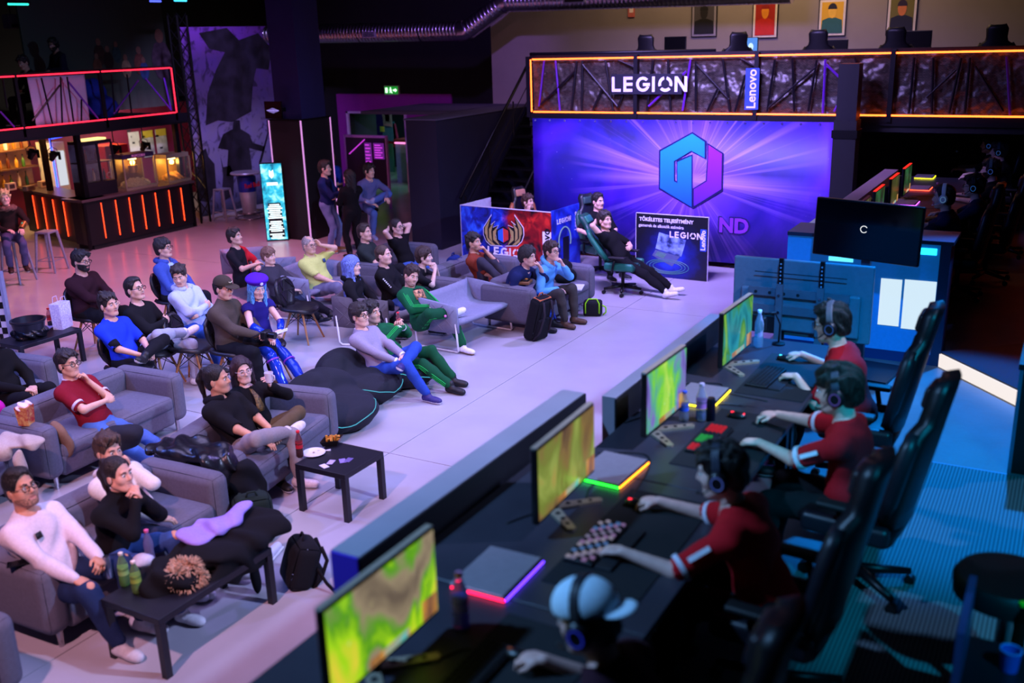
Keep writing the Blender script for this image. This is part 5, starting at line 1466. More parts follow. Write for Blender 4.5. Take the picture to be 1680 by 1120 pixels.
# arcade room: colourful standee, cabinet, counter
sd = thing('figure_standee', 'colourful life-size figure standee in the arcade room', 'standee', (*at_y(640, 240, 24.8)[:2], 0))
for nm, pts, c in (('legs', [(-.18, .1), (.16, .1), (.14, .95), (-.16, .95)], '#46786a'), ('skirt', [(-.2, .85), (.2, .85), (.15, 1.15), (-.15, 1.15)], '#902030'), ('jacket', [(-.26, 1.05), (.28, 1.0), (.22, 1.6), (-.18, 1.6)], '#4a78a8'), ('sleeve', [(.18, 1.0), (.36, 1.05), (.26, 1.55), (.16, 1.55)], '#c83a80'), ('hair', [(-.15, 1.5), (-.2, 1.9), (0, 2.05), (.16, 1.9), (.16, 1.45)], '#c88aa8'), ('face', [(-.08, 1.6), (.08, 1.6), (.08, 1.82), (-.08, 1.82)], '#d8c0c0'), ('lamp_prop', [(-.3, 1.3), (-.14, 1.3), (-.14, 1.46), (-.3, 1.46)], '#e8d860')):
    MB().poly([(a, -.01*(len(nm) % 5), b) for a, b in pts], (0, -.012, 0)).build(nm, plain(c, .6), sd)
cb = thing('arcade_counter', 'pale lit counter in the arcade room', 'counter', (*at_y(664, 260, 23.6)[:2], 0)); MB().b2((-.3, 0, 0), (.6, .5, 1.15)).build('body', plain('#86a8b4', .6), cb); MB().b2((-.34, -.03, 1.15), (.64, .53, 1.22)).build('top', plain('#802030', .5), cb); MB().b2((-.3, -.035, 1.10), (.6, -.005, 1.14)).build('light_strip', glow('#ff80c0', 2.), cb)
area('arcade_lamp', (-16.4, 24.2, 2.7), (-16.2, 25, 0), 1.2, 30, '#a0ffd8')
gl = thing('green_cabinet', 'bright green cabinet edge glimpsed past the notice board', 'cabinet', (*at_y(618, 262, 22.9)[:2], 0)); MB().rbox((0, 0, .55), (.18, .2, 1.1), .06, 3).build('body', plain('#5aa830', .5), gl, True); MB().rbox((0, 0, 1.15), (.34, .3, .16), .04, 3).build('head', glow('#b8e030', .7), gl, True)

# ------------------------------------------------------------------ players' desks
DZ = 1.60
def game_mat(name, stops, seed, es=.9):
    m, nt, b, co = new_print(name, .25)
    off = vmath(nt, 'ADD', co, (seed*3.1, seed, seed*1.7)).outputs[0]
    st = nn(nt, 'ShaderNodeVectorMath', operation='MULTIPLY'); nt.links.new(off, st.inputs[0]); st.inputs[1].default_value = (1, 1., .55)
    big = ramp(nt, noise(nt, st.outputs[0], 3.6, 4, 1.1), stops)
    vo = nn(nt, 'ShaderNodeTexVoronoi'); vo.inputs['Scale'].default_value = 16; nt.links.new(off, vo.inputs['Vector'])
    dots = mrange(nt, vo.outputs['Distance'], .05, .22, .8, 0.)
    sel = mrange(nt, noise(nt, off, 7, 2), .58, .70, 0., .6)
    c = mixc(nt, fmath(nt, 'MULTIPLY', dots, sel), big, vo.outputs['Color'], 'SCREEN')
    b.inputs['Base Color'].default_value = (0, 0, 0, 1); nt.links.new(c, b.inputs['Emission Color']); b.inputs['Emission Strength'].default_value = es
    return m
m_tv = plain('#0b0b0f', .35)
m_stand = mat('stand_metal', '#b8a890', .45, .6, var=.08)
def monitor(label, x, y0, y1, scr, face=0., zt=2.08, hh=.40, rim='#a08878', name='gaming_monitor', deskz=DZ):
    w = y1-y0; cy = (y0+y1)/2
    s = thing(name, label, 'monitor', (x, cy, deskz), math.radians(face))
    t = zt-deskz
    MB().rbox((-.018, 0, t-hh/2), (.036, w, hh), .010, 2).build('casing', m_tv, s)
    MB().b2((.0005, -w/2+.012, t-hh+.022), (.0035, w/2-.012, t-.012)).build('screen', scr, s)
    MB().b2((-.034, -w/2+.004, t-.001), (-.004, w/2-.004, t+.003)).build('top_edge', plain(rim, .5), s)
    hud = game_mat('hud_print', [(.3, '#301840'), (.5, '#d09040'), (.6, '#50c0c0'), (.7, '#f0e0a0')], 4., .9) if 'hud' not in MATS else MATS['hud']; MATS['hud'] = hud
    MB().b2((.004, -.12, t-hh+.024), (.005, .14, t-hh+.058)).build('hud_bar', hud, s)
    MB().b2((.004, w/2-.12, t-hh+.024), (.005, w/2-.016, t-hh+.115)).build('hud_map', hud, s)
    # V-shaped foot with holes, column
    MB().rbox((-.10, 0, .16), (.05, .08, .34), .015, 2).build('column', m_tv, s)
    for g in (-1, 1):
        d_ = unit((.85, g*.75, 0)); pr = np.array((-d_[1], d_[0], 0))
        o_ = np.array((-.10, 0, 0.)); L = .27
        leg = MB(); leg.poly([o_-pr*.035, o_+d_*L-pr*.022, o_+d_*(L+.012), o_+d_*L+pr*.022, o_+pr*.035], (0, 0, .014)); lg = leg.build('foot', m_stand, s)
        for f in (.35, .58, .80): MB().lathe([(.014*(1.2-f*.5), .0143), (.014*(1.2-f*.5), .0160)], o_+d_*L*f, 10).build('foot_hole', plain('#08080a', .7), lg)
    return s
SCR = [game_mat('game_screen_a', [(.30, '#6a5c50'), (.42, '#9a8a70'), (.50, '#58a020'), (.57, '#a8e020'), (.66, '#e8d840'), (.78, '#f0b830')], 1.3),
       game_mat('game_screen_b', [(.32, '#584038'), (.45, '#8a7040'), (.55, '#7a8838'), (.65, '#98a850'), (.8, '#c09050')], 2.7, .85),
       game_mat('game_screen_c', [(.32, '#54489a'), (.46, '#7a6cc0'), (.54, '#50a890'), (.62, '#78d030'), (.75, '#c0e060')], 4.1, 1.),
       game_mat('game_screen_d', [(.30, '#12606a'), (.44, '#2a9098'), (.54, '#3a8030'), (.64, '#88c030'), (.78, '#d0d860')], 6.3, 1.)]
MX = []
for k, (a, b, lab) in enumerate((((527, 1003), (712, 862), 'nearest gaming monitor showing a bright green and yellow game'), ((880, 738), (975, 660), 'second gaming monitor showing an olive-brown game'), ((1060, 613), (1127, 566), 'third gaming monitor showing a violet and green game'), ((1187, 515), (1236, 481), 'farthest monitor of the front desk showing a teal and green game'))):
    p, q = at(*a, 2.08), at(*b, 2.08)
    MX.append((p, q)); monitor(lab, (p[0]+q[0])/2, p[1], q[1], SCR[k], face=[0, 1.5, -2, -2][k])
m_desk = mat('desk_top', '#33323c', .38, var=.08, scale=5, bump=.04, bscale=60)
m_pad = mat('mouse_mat', '#12141a', .85, var=.1, scale=40)
DY = [1.95, 3.30, 4.68, 6.02, 7.55]
for k in range(4):
    d = thing('player_desk', ['nearest dark desk unit at the bottom of the picture', 'dark desk unit under the second monitor', 'dark desk unit under the violet game screen', 'farthest dark desk unit of the front row'][k], 'desk', (-1.93+.09*(k > 1), (DY[k]+DY[k+1])/2, STG), 0, 'player desk units')
    w = DY[k+1]-DY[k]-.008
    MB().rbox((0, 0, DZ-STG-.02), (1.24 if k < 2 else .94, w, .04), .006, 2).build('desktop', m_desk, d)
    for gx in (-1, 1):
        for gy_ in (-1, 1): MB().b2((gx*.40-.03, gy_*(w/2-.06)-.03, 0), (gx*.40+.03, gy_*(w/2-.06)+.03, DZ-STG-.04)).build('leg', blackmetal, d)
    MB().b2((-.45, -w/2+.05, .12), (-.43, w/2-.05, DZ-STG-.06)).build('modesty_panel', dark, d)
    MB().b2((-.40, -w/2+.1, DZ-STG-.12), (-.30, w/2-.1, DZ-STG-.09)).build('cable_tray', blackmetal, d)
def rgb_key(k): return glow(['#ff2040', '#ff60a0', '#40e060', '#a060ff', '#40a0ff', '#e8e0ff'][k % 6], .30)
def gkeyboard(label, x, y, rz, kind=0, wrist=True):
    s = thing('keyboard', label, 'keyboard', (x, y, DZ), rz)
    MB().rbox((0, 0, .014), (.15, .43, .026), .006, 2).build('case', plain('#121216', .45), s)
    base = plain('#1a1a20', .5)
    for r in range(5):
        for c in range(14):
            if kind == 0: m = glow(['#d8d0f0', '#b8b0e0', '#70a8ff', '#c8a0e8'][(r*5+c*3) % 4], .28) if (r*7+c*3) % 5 < 3 else base
            elif kind == 1: m = glow('#ff2038', .4) if (c < 3 or c > 9) and r < 4 else (glow('#30e060', .35) if c in (4, 5, 6, 7) and r < 3 else base)
            else: m = base
            MB().box((-.056+.027*r, -.195+.030*c, .031), (.022, .025, .010), taper=.8).build('key', m, s)
    if wrist: MB().rbox((.125, 0, .010), (.085, .42, .018), .006, 2).build('wrist_rest', plain('#14151c', .7), s)
    return s
def gmouse(label, x, y, rz, led='#ff2a40'):
    s = thing('computer_mouse', label, 'mouse', (x, y, DZ+.006), rz)
    S = SDF(); S.ell((0, 0, .010), (.060, .031, .028), k=0); S.clips.append(plane((0, 0, .001), (0, 0, -1))); mesh_obj('shell', [(*S.mesh(.006), 0)], [plain('#101014', .35)], s)
    MB().box((-.030, 0, .034), (.018, .006, .008)).build('wheel', glow(led, 3.), s); MB().box((.036, 0, .028), (.02, .018, .006)).build('logo_light', glow(led, 3.), s)
    return s
def mat_pad(label, x, y, w=.46, l=.95):
    return tag(MB().rbox((x, y, DZ+.003), (w, l, .005), .002, 1).build('mouse_pad', m_pad), label, 'mouse pad', 'black mouse pads')
mat_pad('large black mouse pad under the white-lit keyboard', -1.66, 4.02, .46, 1.05); mat_pad('large black mouse pad under the red-lit keyboard', -1.60, 5.42); mat_pad('large black mouse pad by the farthest monitor', -1.62, 6.70); mat_pad('large black mouse pad before the man in the white cap', -1.66, 2.72)
gkeyboard('keyboard with white backlit keys in front of the second player', -1.80, 3.90, 0, 0); gkeyboard('keyboard lit red and green in front of the third player', -1.72, 5.34, -.02, 1); gkeyboard('dark keyboard in front of the farthest player', -1.73, 6.58, -.06, 2)
gkeyboard('dark keyboard with side lights at the bottom of the picture', -1.80, 2.75, 0, 2, False)
gmouse('black mouse with red lights under the second player\'s hand', -1.79, 4.36, .1); gmouse('black mouse with red lights under the third player\'s hand', -1.69, 5.78, .1); gmouse('black mouse under the farthest player\'s hand', -1.72, 7.04, 0, '#40e0ff')
gmouse('black mouse under the hand of the man in the white cap', -1.70, 2.93, 0, '#402010')
def laptop(label, x, y, rz, c1, c2):
    s = thing('closed_laptop', label, 'laptop', (x, y, DZ), rz)
    mm = mat('laptop_grey', '#9c8f98', .4, .3, var=.04)
    MB().rbox((0, 0, .012), (.28, .38, .014), .005, 2).build('base', plain('#1c1c24', .4), s); MB().rbox((-.005, 0, .0235), (.27, .375, .008), .004, 2).build('lid', mm, s)
    MB().b2((.141, -.185, .006), (.146, .185, .014)).build('light_bar', glow(c1, 6.), s); MB().b2((-.13, -.196, .006), (.14, -.191, .014)).build('light_bar', glow(c2, 6.), s)
    return s
laptop('closed grey laptop glowing purple and red beside the nearest monitor', -2.09, 3.45, .02, '#5a30ff', '#ff1848'); laptop('closed grey laptop glowing green and orange by the second monitor', -2.08, 4.71, -.05, '#ff8a18', '#20ff30'); laptop('closed grey laptop glowing yellow behind the third monitor', -2.02, 6.05, 0., '#f0d020', '#f0e020')
def bottle(label, x, y, z, h=.24, r=.033, body='#c8d4f0', cap='#c04060', fill=None, fillh=.5, lab=None, name='water_bottle', group=None):
    s = thing(name, label, 'bottle', (x, y, z), 0, group)
    gm = mat('pet_'+body[1:], body, .08, trans=.85, alpha=1., ior=1.15)
    MB().lathe([(r*.7, 0), (r, .012), (r*.98, h*.25), (r*.9, h*.42), (r, h*.5), (r*.95, h*.66), (r*.62, h*.80), (.013, h*.90), (.013, h*.95)], n=14).build('body', gm, s, 50)
    MB().lathe([(.0155, h*.93), (.0165, h*.94), (.0165, h), (.014, h+.002)], n=12).build('cap', plain(cap, .4), s, 40)
    if fill: MB().lathe([(r*.68, .004), (r*.93, .014), (r*.93, h*fillh)], n=14).build('drink', mat('drink_'+fill[1:], fill, .1, trans=.5, ior=1.2), s, 50)
    if lab: MB().lathe([(r*1.01, h*.36), (r*.985, h*.38), (r*.985, h*.56), (r*1.01, h*.58)], n=14).build('label', plain(lab, .5), s, 50)
    return s
bottle('clear water bottle with pink cap by the nearest monitor', *at(757, 1030, DZ)[:2], DZ, .26, .036, cap='#d890c0', lab='#7a6cc8', fill='#8a6ce0', fillh=.3)
bottle('clear water bottle behind the third monitor', *at(1150, 690, DZ)[:2], DZ, .25, .034, cap='#d0c0e0', lab='#b070c0', fill='#6a80e0', fillh=.25)
bottle('tall clear water bottle beside the farthest monitor', *at(1244, 570, DZ)[:2], DZ, .30, .036, cap='#c8e8f8', body='#b8e8ff')
bottle('small clear bottle base catching light next to the third monitor', *at(1122, 690, DZ)[:2], DZ, .20, .030, cap='#4060d0', lab='#2050d0')
b_ = thing('energy_can', 'dark drink can next to the bottle behind the third monitor', 'can', (*at(1166, 690, DZ)[:2], DZ)); MB().lathe([(.024, 0), (.028, .008), (.028, .14), (.023, .152)], n=14).build('body', plain('#12142c', .3, .5), b_, 40); MB().lathe([(.022, .152), (.022, .155)], n=14).build('lid', m_steel, b_)
# cables snaking on the desks
for k, (lab, pts) in enumerate((('thin cable behind the second monitor', [(-2.3, 3.9), (-2.2, 4.1), (-2.05, 4.25), (-2.1, 4.5), (-1.95, 4.62)]), ('thin cable looping past the green-lit laptop', [(-2.25, 4.9), (-2.0, 5.0), (-1.9, 4.8), (-1.85, 4.45)]), ('thin cable between the third monitor and the bottles', [(-2.3, 5.4), (-2.1, 5.8), (-1.9, 5.95), (-1.7, 6.0)]), ('thin cable under the farthest monitor', [(-2.3, 6.2), (-2.0, 6.35), (-1.9, 6.2), (-1.6, 6.15)]), ('thin cable beside the nearest monitor foot', [(-2.2, 2.6), (-2.0, 2.75), (-1.9, 2.9), (-1.75, 2.8)]))):
    P_ = [np.array((*q, DZ+.004)) for q in pts]; cv = []
    for i in range(len(P_)-1):
        a, b, c, d = P_[max(i-1, 0)], P_[i], P_[i+1], P_[min(i+2, len(P_)-1)]
        for t in np.linspace(0, 1, 6)[:-1]: cv.append(.5*(2*b+(c-a)*t+(2*a-5*b+4*c-d)*t*t+(-a+3*b-3*c+d)*t**3))
    tag(MB().tube(cv+[P_[-1]], .004, 5).build('cable', plain('#0a0a0c', .6), None, True), lab, 'cable')
# ---- stage equipment beyond the desks
def tv_back():
    y = 8.3; c = at_y(1316, 505, y); w = 1.17; h = .66
    zt_ = at_y(1210, 420, y)[2]; c[2] = zt_-h/2
    s = thing('tv_stand', 'television on a stand seen from behind at the end of the desk', 'television', (c[0]-.02, y, STG), math.radians(-1))
    z = c[2]-STG
    MB().rbox((0, .02, z), (w, .05, h), .012, 2).build('casing', mat('tv_back', '#666c76', .4, var=.05), s)
    MB().rbox((0, -.03, z-.10), (w*.86, .05, h*.55), .02, 2).build('back_cover', mat('tv_back'), s)
    MB().b2((-w/2+.2, -.058, z+.22), (w/2-.2, -.052, z+.226)).build('vent_line', blackmetal, s)
    for zz in (z+.06, z-.09):
        MB().b2((-.42, -.085, zz-.035), (.42, -.06, zz+.035)).build('mount_bar', plain('#6a707c', .35, .4), s)
    for g in (-1, 1):
        MB().b2((g*.17-.028+.02, -.12, z-.60), (g*.17+.028+.02, -.085, z+.14)).build('mount_arm', plain('#6a707c', .35, .4), s)
        MB().b2((g*.17-.018+.02, -.10, z+.12), (g*.17+.018+.02, -.07, z+.36)).build('mount_strap', blackmetal, s)
        for k in range(6): MB().cyl((g*.17+.02, -.105, z+.15+.033*k), (g*.17+.02, -.099, z+.15+.033*k), .007, n=8).build('strap_hole', plain('#8aa0b8', .4), s)
        for k in (.05, -.10): MB().cyl((g*.17+.02, -.13, z+k), (g*.17+.02, -.12, z+k), .012, n=8).build('bolt', plain('#c0d0e0', .2, 1.), s)
        MB().cyl((g*.17+.02, .0, 0.04), (g*.17+.02, .0, z-.3), .03, n=10).build('upright', blackmetal, s)
    for k in range(4): MB().cyl((-.36+.12*k, -.09, z+.055), (-.36+.12*k, -.084, z+.055), .014, n=8).build('bar_hole', black, s)
    MB().b2((-.4, -.09, z-.30), (-.17, -.06, z-.16)).build('socket_box', plain('#0a0b10', .5), s)
    MB().b2((-.45, -.35, 0), (.45, .35, .04)).build('base', blackmetal, s)
tv_back()
def tv_front():
    y = 9.2; c = at_y(1421, 380, y); w = .95; h = .53
    s = thing('television', 'large dark television with a small white loading ring', 'television', (c[0], y, STG), math.radians(-7))
    z = c[2]-STG
    MB().rbox((0, .03, z), (w, .05, h), .010, 2, euler(0, .03, 0)).build('casing', plain('#05060a', .3), s)
    MB().box((0, .002, z), (w-.03, .006, h-.03), euler(0, .03, 0)).build('screen', mat('tv_glass', '#030408', .12), s)
    MB().tube([(-.02+.030*math.cos(t), -.003, z+.02+.030*math.sin(t)) for t in np.linspace(.5, 5.6, 14)], .0035, 5).build('loading_ring', glow('#ffffff', 1.), s)
    MB().b2((-.04, .05, 0), (.04, .10, z)).build('column', mat('tv_post', '#2a3444', .5), s); MB().b2((-.35, -.25, 0), (.35, .3, .03)).build('base', blackmetal, s)
tv_front()
# end panel of the far team's desk, its cyan and white light put in as glow
y = 9.9; r_ = at(1536, 600, STG); xr_ = r_[0]; y = r_[1]; zt_ = at_y(1553, 402, y)[2]
ep = thing('end_panel', 'end panel at the far desk with cyan and white light put in as glow', 'panel', (xr_, y, STG))
hp_ = zt_-STG
MB().b2((-1.45, 0, 0), (0, .06, hp_)).build('panel', mat('cyan_glow_panel', '#2c78b8', .45, var=.05, emis='#0a70c0', es=.28), ep)  # emission puts the cyan light falling on the panel into its material
MB().b2((-.06, -.012, 0), (.03, .30, hp_+.03)).build('corner_post', mat('panel_post', '#1c3050', .4), ep)
MB().b2((-1.45, -.03, hp_), (.05, .5, hp_+.035)).build('top_board', mat('panel_top', '#1c2a40', .4), ep)
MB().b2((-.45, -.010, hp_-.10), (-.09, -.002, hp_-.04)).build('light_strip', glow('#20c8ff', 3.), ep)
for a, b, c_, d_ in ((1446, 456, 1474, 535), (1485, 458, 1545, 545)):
    q0, q1 = at_y(a, b, y), at_y(c_, d_, y); MB().b2((q0[0]-xr_, -.010, q1[2]-STG), (min(q1[0]-xr_, -.065), -.002, q0[2]-STG)).build('painted_light_patch', glow('#d8f0ff', .95), ep)  # glowing rectangles imitate white light projected onto the panel
q0, q1 = at_y(1360, 420, y), at_y(1400, 425, y); MB().b2((q0[0]-xr_, -.010, q1[2]-STG-.03), (q1[0]-xr_, -.002, q0[2]-STG)).build('painted_light_patch', glow('#60d8ff', 1.5), ep)  # cyan patch of light, also done as emission
MB().b2((-1.45, -.006, 0), (-.06, -.001, .10)).build('kick_board', mat('kick_blue', '#143060', .5), ep)
# low step whose white riser glows in place of spotlight, and the platform behind
p, q = at(1537, 600, STG), at(1672, 668, STG); d_ = unit(q-p); nr = np.array((-d_[1], d_[0], 0))
if nr[1] < 0: nr = -nr
rs = thing('glow_step', 'low step on the stage, spotlight on its white riser put in as glow', 'step', (p[0], p[1], STG))
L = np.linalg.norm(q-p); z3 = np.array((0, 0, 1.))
MB().poly([(0, 0, .0), tuple(d_*L), tuple(d_*L+z3*.125), tuple(z3*.125)], nr*.02).build('riser', glow('#fff4ee', .95), rs)  # emissive white imitates projected light on a plain riser
MB().poly([tuple(nr*.02), tuple(d_*L+nr*.02), tuple(d_*L+nr*1.3), tuple(nr*1.3)], z3*.14).build('tread', mat('step_top', '#182434', .4), rs)
MB().poly([tuple(nr*1.28), tuple(d_*L+nr*1.28), tuple(d_*L+nr*1.34), tuple(nr*1.34)], z3*.17).build('edge_strip', mat('edge_cyan', '#3a90c0', .4), rs)
# seam strips on the stage deck
tag(MB().b2((-1.2, 7.33, STG), (.0, 7.36, STG+.004)).build('floor_strip', mat('strip_metal', '#5a8098', .35, .7)), 'thin metal strip across the stage deck by the carpet', 'strip')
struct('trim_5', MB().b2((-1.05, 5.3, STG), (5.0, 7.33, STG+.010)), m_carpet, 'ribbed carpet edge by the painted deck')
# black box at the right edge and things in the dark corner
pb = at(1655, 775, STG)
bb = thing('black_cabinet', 'black cabinet with a thin blue edge at the right border', 'cabinet', (pb[0], pb[1], STG)); MB().b2((0, 0, 0), (1.2, 1.1, .78)).build('body', plain('#07070b', .5), bb); MB().b2((-.012, -.012, 0), (.012, .012, .80)).build('edge_post', plain('#4a7898', .3, .5), bb); MB().b2((-.02, -.02, .78), (1.22, 1.12, .82)).build('top', plain('#0a0c14', .4), bb)
ps = at(1655, 960, STG+.62)
stl = thing('round_stool', 'black padded round stool in the dark right corner', 'stool', (ps[0], ps[1], STG)); MB().lathe([(.20, .55), (.235, .57), (.24, .64), (.22, .67), (.05, .675)], n=24).build('seat', plain('#0a0a0e', .5), stl, 50); MB().cyl((0, 0, .05), (0, 0, .56), .03, n=12).build('column', m_steel, stl); MB().lathe([(.21, 0), (.21, .02), (.05, .05)], n=24).build('base', blackmetal, stl, 40)
pt = at(1600, 1085, STG+.45)
sh = thing('side_shelf', 'dark metal shelf with a blue front edge in the right corner', 'shelf', (pt[0]+.15, pt[1]-.1, STG)); MB().b2((-.22, -.2, .43), (.5, .3, .45)).build('board', plain('#0c0e16', .4), sh); MB().b2((-.22, -.2, .0), (-.19, .3, .75)).build('side', mat('shelf_side', '#1c3058', .4), sh); MB().b2((-.2, -.2, .10), (.5, .3, .12)).build('board', plain('#0c0e16', .4), sh)
cu = thing('blue_cup', 'blue paper cup standing on the dark shelf', 'cup', (pt[0]+.13, pt[1], STG+.45)); MB().lathe([(.03, 0), (.034, .002), (.042, .10), (.038, .10), (.03, .01)], n=16).build('body', plain('#24409c', .5), cu, 50); MB().tube([(.042*math.cos(t), .042*math.sin(t), .10) for t in np.linspace(0, 2*PI, 17)[:-1]], .003, 5, closed=True).build('rim', plain('#5a7cc8', .5), cu)
bottle('dark bottle with a green cap by the blue cup', pt[0]+.15, pt[1]+.20, STG+.45, .22, .03, body='#10201c', cap='#3ac020')
# ---- far team: desk, parapet, monitors
y0f = r_[1]+.3
struct('wall_far_parapet', MB().b2((-2.62, 11.0, 0), (-2.42, 16.4, 1.80)), mat('parapet_pink', '#8c7c88', .6), 'pale parapet in front of the far desk')
for k in range(7):
    yy = 10.55+1.02*k
    d = thing('far_desk', ['far desk unit next to the bright end panel', 'second far desk unit', 'third far desk unit', 'fourth far desk unit under the red-lit monitor', 'fifth far desk unit', 'sixth far desk unit under the gallery edge', 'last far desk unit in the dark under the gallery'][k], 'desk', (-1.8, yy, STG), 0, 'far desk units')
    MB().b2((-.6, -.5, DZ-STG-.04), (.62, .5, DZ-STG)).build('desktop', m_desk, d)
    for gy_ in (-1, 1): MB().b2((-.5, gy_*.44-.02, 0), (.45, gy_*.44+.02, DZ-STG-.04)).build('side_panel', dark, d)
SCRF = [game_mat('game_screen_e', [(.3, '#20301c'), (.5, '#2c5a28'), (.6, '#3c8c50'), (.75, '#70a050')], 7.7, .45), game_mat('game_screen_f', [(.3, '#3c3420'), (.5, '#5a5a28'), (.6, '#6c7430'), (.75, '#98904c')], 9.1, .4)]
for k, yy in enumerate((10.95, 11.75, 12.65, 13.75, 14.8)):
    mm = monitor(['far desk monitor nearest the television', 'second far desk monitor with a green game', 'third far desk monitor seen nearly edge-on', 'fourth far desk monitor with a red top light', 'last far desk monitor in the dark'][k], -2.05, yy-.30, yy+.30, SCRF[k % 2], 0, 2.06, .38, '#401018', 'far_monitor')
    if k >= 2: MB().b2((-.034, -.3, .462), (.0, .3, .468)).build('light_strip', glow('#ff2418', 1.5), mm)
for k, (px, py, c1, lab) in enumerate(((1487, 334, '#c050ff', 'closed laptop glowing pink on the far desk'), (1510, 310, '#ff4a30', 'closed laptop glowing red on the far desk'), (1517, 291, '#e8e020', 'closed laptop glowing yellow on the far desk'))):
    q = at(px, py, DZ); laptop(lab, q[0], q[1], 0, c1, c1)
bottle('tall bottle by the player with the white headset', *at(1535, 336, DZ)[:2], DZ, .30, .038, body='#c8a8d0', cap='#c080b0')
bottle('blue bottle far back on the far desk', *at(1567, 277, DZ)[:2], DZ, .30, .036, body='#3058a8', cap='#8ab0d8')

q = at(1276, 566, DZ); dm = thing('desk_microphone', 'black microphone on a bent arm by the television back', 'microphone', (q[0], q[1]+.02, DZ)); MB().lathe([(.05, 0), (.05, .012), (.02, .02)], n=14).build('base', blackmetal, dm, 40); MB().tube([(0, 0, .02), (0, .02, .16), (-.03, -.03, .26), (-.10, -.06, .25)], .007, 6).build('arm', blackmetal, dm, True); MB().rbox((-.11, -.06, .17), (.05, .05, .12), .02, 3).build('capsule', plain('#0c0c12', .5), dm, True)

# ------------------------------------------------------------------ the audience
def stripes(body, J, col, n=3, gs=(1, -1), arms=True, legs=True, fat=1.):
    for g in gs:
        for k in range(n):
            off = (k-(n-1)/2)*.020
            if legs:
                h_, k_, a_ = J['hip'][g], J['kn'][g], J['an'][g]
                o_ = unit(np.cross(k_-h_, a_-k_))
                if o_[0]*g < 0: o_ = -o_
                pts = []
                for a, b, r0, r1, t0, t1 in ((h_, k_, .090, .072, .15, 1.), (k_, a_, .070, .056, .1, .88)):
                    d_ = unit(b-a); s_ = np.cross(d_, o_)
                    for t in np.linspace(t0, t1, 6): pts.append(a+(b-a)*t+o_*(r0+(r1-r0)*t)*1.02+s_*off)
                MB().tube(pts, .0055, 5).build('stripe', fabric(col), body, True)
            if arms:
                s0, e_, w_ = J['sh'][g], J['el'][g], J['wr'][g]
                o_ = unit(np.cross(e_-s0, w_-e_)); o_ = o_ if o_[0]*g > 0 else -o_
                pts = []
                for a, b, r0, r1 in ((s0, e_, .072, .060), (e_, w_, .060, .046)):
                    d_ = unit(b-a); s_ = np.cross(d_, o_)
                    for t in np.linspace(.05, .95, 6): pts.append(a+(b-a)*t+o_*(r0+(r1-r0)*t)*1.03+s_*off)
                MB().tube(pts, .0050, 5).build('stripe', fabric(col), body, True)
def decal(body, J, pos, size, mt, name='chest_print', kind='bar'):
    """a small flat print that follows the chest: pos in the torso frame, laid just over the cloth"""
    Rt = J['Rt']; c = J['P']+Rt @ np.array(pos)
    w, h = size
    g = [[c+Rt[:, 0]*(u*w/2)+Rt[:, 2]*(v*h/2)-Rt[:, 1]*(.9*(u*w/2)**2/.12*.5) for u in np.linspace(-1, 1, 5)] for v in np.linspace(-1, 1, 3)]
    MB().sheet(g, .004).build(name, mt, body, True)
SOFA, CHAIR, BEAN = .47, .53, .33
# front sofas
_, J1 = person('man with dark glasses in a white sweatshirt and ripped blue jeans on the nearest sofa', (34, 800), 8, q=.95, skin='#c08a70', hair='#120d0c', style='fade', beard='short', glasses='#141414', top='#d3c6d0', bottom='#1c2c50', fat=1.22, lean=20, hz=0.41, h=1.02, head=(-6, 14, 0), R='thigh', L='clasp', r='fwd', l=((-.16, .56, .09), (-.2, .3, 1), (-.1, 1, 0)), collar='crew', shoes='#c8c4cc')
WHITE = PEOPLE[-1][0]
decal(WHITE, J1, (.10, .155, .36), (.05, .045), plain('#141418'), 'chest_emblem')
_, J2 = person('woman in a black turtleneck with a high ponytail, hand under her chin', (194, 778), 14, q=.95, skin='#d5a18c', hair='#170f0e', style='pony', top='#0c0b10', bottom='#34508c', fat=.86, lean=-8, bend=14, hz=0.43, h=.95, head=(-8, 6, 0), R='chin', L=('chin', (.02, .015, -.02)), r='fwd', l='sit', collar='turtle', shoes='#d8d4dc')
_, J3 = person('man in a pale printed hoodie and dark trousers slumped behind the woman in the turtleneck', (178, 738), 4, skin='#d0a08a', hair='#3a2a20', style='quiff', top='#d7cfca', bottom='#23283c', lean=30, hz=0.39, head=(-8, -2, 0), R='lap', L='cheek', r='fwd', l='far', hood=True, shoes='#d0ccd4', h=0.98)
# second sofa
_, J4 = person('long-haired man in a black hooded top and pale trousers with one ankle on his knee', (356, 622), 10, q=.95, skin='#c99478', hair='#0d0a0a', style='pony', top='#0d0c10', sleeve=.42, bottom='#8d8486', lean=26, hz=0.41, h=1.0, fat=1.1, head=(14, 4, 0), R='thigh', L='lap', r='fig4', l='sit', hood=True, shoes='#d4ccd4', sock='#101014', thick=.024)
_, J5 = person('woman in round glasses and a black jumper holding a white mug on the second sofa', (397, 607), -12, q=.95, skin='#dcb2a2', hair='#241216', style='long', glasses='#b8a8b0', top='#0c0b0f', bottom='#5a4a34', fat=.86, lean=22, hz=0.4, h=0.93, head=(-14, 2, 4), R='lap', L=('T', (-.12, .28, .42), (-.9, -.2, -.6), (.3, .4, .8), .6, (.5, -.4, 0)), r='sit', l='fig4', shoes='#101014')
